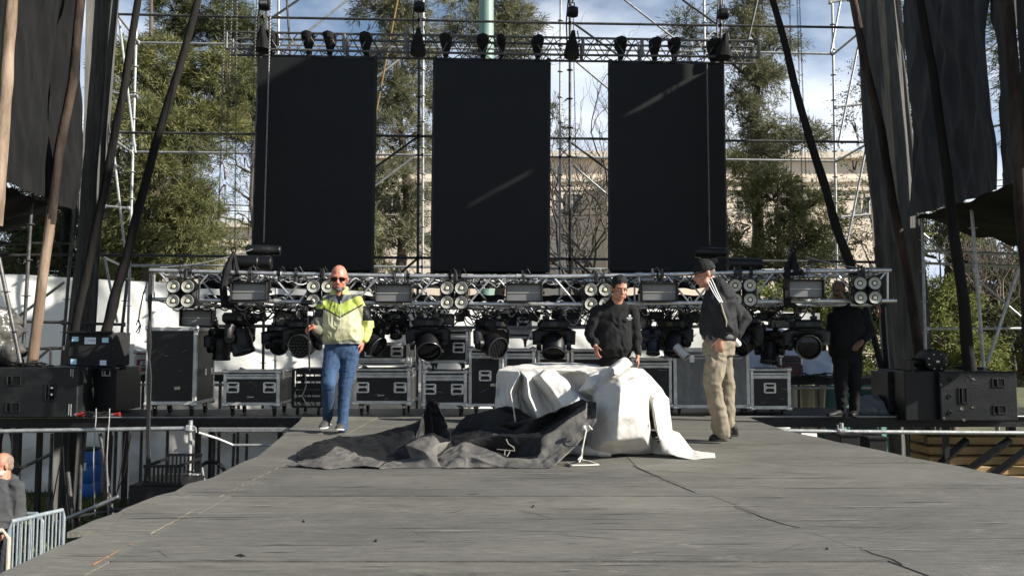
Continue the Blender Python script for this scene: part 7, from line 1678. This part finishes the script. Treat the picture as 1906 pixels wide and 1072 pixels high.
# ---------- the man at the lower left corner (stands on the ground)
YE = 7.95; J = lambda px, py, dy=0: P(px, py, YE + dy)
t = thing('person', 'grey-bearded man in a dark grey hoodie beside the crowd barriers', 'person', V((J(10, 900).x, YE, 0)))
Hd = J(3, 866, 0); RH = frame(V((-.50, -.86, -.12)))
m = MB(); headparts(m, Hd, RH, 1.0); bx_ = J(-5, 900).x; m.cap(Hd + RH @ V((0, -.02, -.07)), J(4, 897, 0), .06, .08)
m.loft([(V((bx_, YE, .95)), U(.15), D_(.1)), (V((bx_, YE, 1.35)), U(.17), D_(.1))])
for s_ in (-1, 1): m.cap(V((bx_ + s_ * .09, YE, .95)), V((bx_ + s_ * .10, YE, .5)), .07, .055); m.cap(V((bx_ + s_ * .10, YE, .5)), V((bx_ + s_ * .10, YE + .03, .08)), .05, .038)
sh = V((bx_ + .19, YE, J(16, 905).z)); el = V((bx_ + .22, YE + .03, sh.z - .30)); wr = V((bx_ + .12, YE - .14, sh.z - .50)); m.cap(sh, el, .05, .04); m.cap(el, wr, .04, .028); hand(m, wr, V((-.2, -.3, -1)), V((-1, 0, 0)), -1, .5)
sh2 = V((bx_ - .19, YE, sh.z)); el2 = V((bx_ - .24, YE, sh.z - .30)); wr2 = V((bx_ - .2, YE - .15, sh.z - .5)); m.cap(sh2, el2, .05, .04); m.cap(el2, wr2, .04, .028); hand(m, wr2, V((0, -.3, -1)), V((1, 0, 0)), 1, .5)
remeshed('body', m, mat('skin_weathered', (.36, .17, .11), .6, 0, c2=(.28, .12, .08), ns=12), t, .0065, 2); eyes(Hd, RH, t)
m = MB(); m.ell(Hd + RH @ V((0, -.030, .028)), (.079, .086, .086), RH); m.ell(Hd + RH @ V((0, -.055, -.02)), (.072, .05, .06), RH); remeshed('hair', m, mat('cropped_hair', (.16, .11, .085), .9, c2=(.22, .17, .14), ns=70), t, .006, 1)
m = MB()
for (x, y, z, a, b_, c_) in ((0, .055, -.088, .040, .042, .040), (-.045, .025, -.065, .022, .045, .035), (.045, .025, -.065, .022, .045, .035), (0, .086, -.046, .032, .014, .008)): m.ell(Hd + RH @ V((x, y, z)), (a, b_, c_), RH)
remeshed('beard', m, mat('white_grey_beard', (.42, .40, .37), .9, c2=(.25, .23, .21), ns=60), t, .006, 1, folds(.004, 5))
m = MB(); zc = sh.z; m.loft([(V((bx_, YE, .88)), U(.19), D_(.13)), (V((bx_, YE, 1.1)), U(.20), D_(.15)), (V((bx_, YE, zc - .1)), U(.21), D_(.15)), (V((bx_, YE, zc + .03)), U(.17), D_(.12)), (V((bx_, YE, zc + .09)), U(.10), D_(.09))])
for a, b_, c_ in ((sh, el, wr), (sh2, el2, wr2)): m.cap(a, b_, .082, .068); m.cap(b_, c_ + V((0, .02, .02)), .064, .046)
m.ell(V((bx_ + .03, YE + .08, zc + .05)), (.14, .10, .07))
remeshed('hoodie', m, mat('dark_grey_hoodie', (.035, .037, .040), .95, c2=(.055, .058, .06), ns=5, bump=.3, bs=150), t, .010, 2, folds(.012, 1.2, 81))
m = MB(); m.loft([(V((bx_, YE, .98)), U(.17), D_(.12)), (V((bx_, YE, .86)), U(.18), D_(.12))])
for s_ in (-1, 1): m.cap(V((bx_ + s_ * .09, YE, .88)), V((bx_ + s_ * .10, YE, .5)), .095, .075); m.cap(V((bx_ + s_ * .10, YE, .5)), V((bx_ + s_ * .10, YE + .02, .09)), .072, .06)
remeshed('trousers', m, mat('dark_trousers', (.02, .022, .03), .9), t, .014, 2, folds(.01, 1.1, 15))
for s_ in (-1, 1): shoe(t, V((bx_ + s_ * .10, YE + .02, .085)), V((bx_ + s_ * .12, YE - .2, .0)), mk, sole_k)
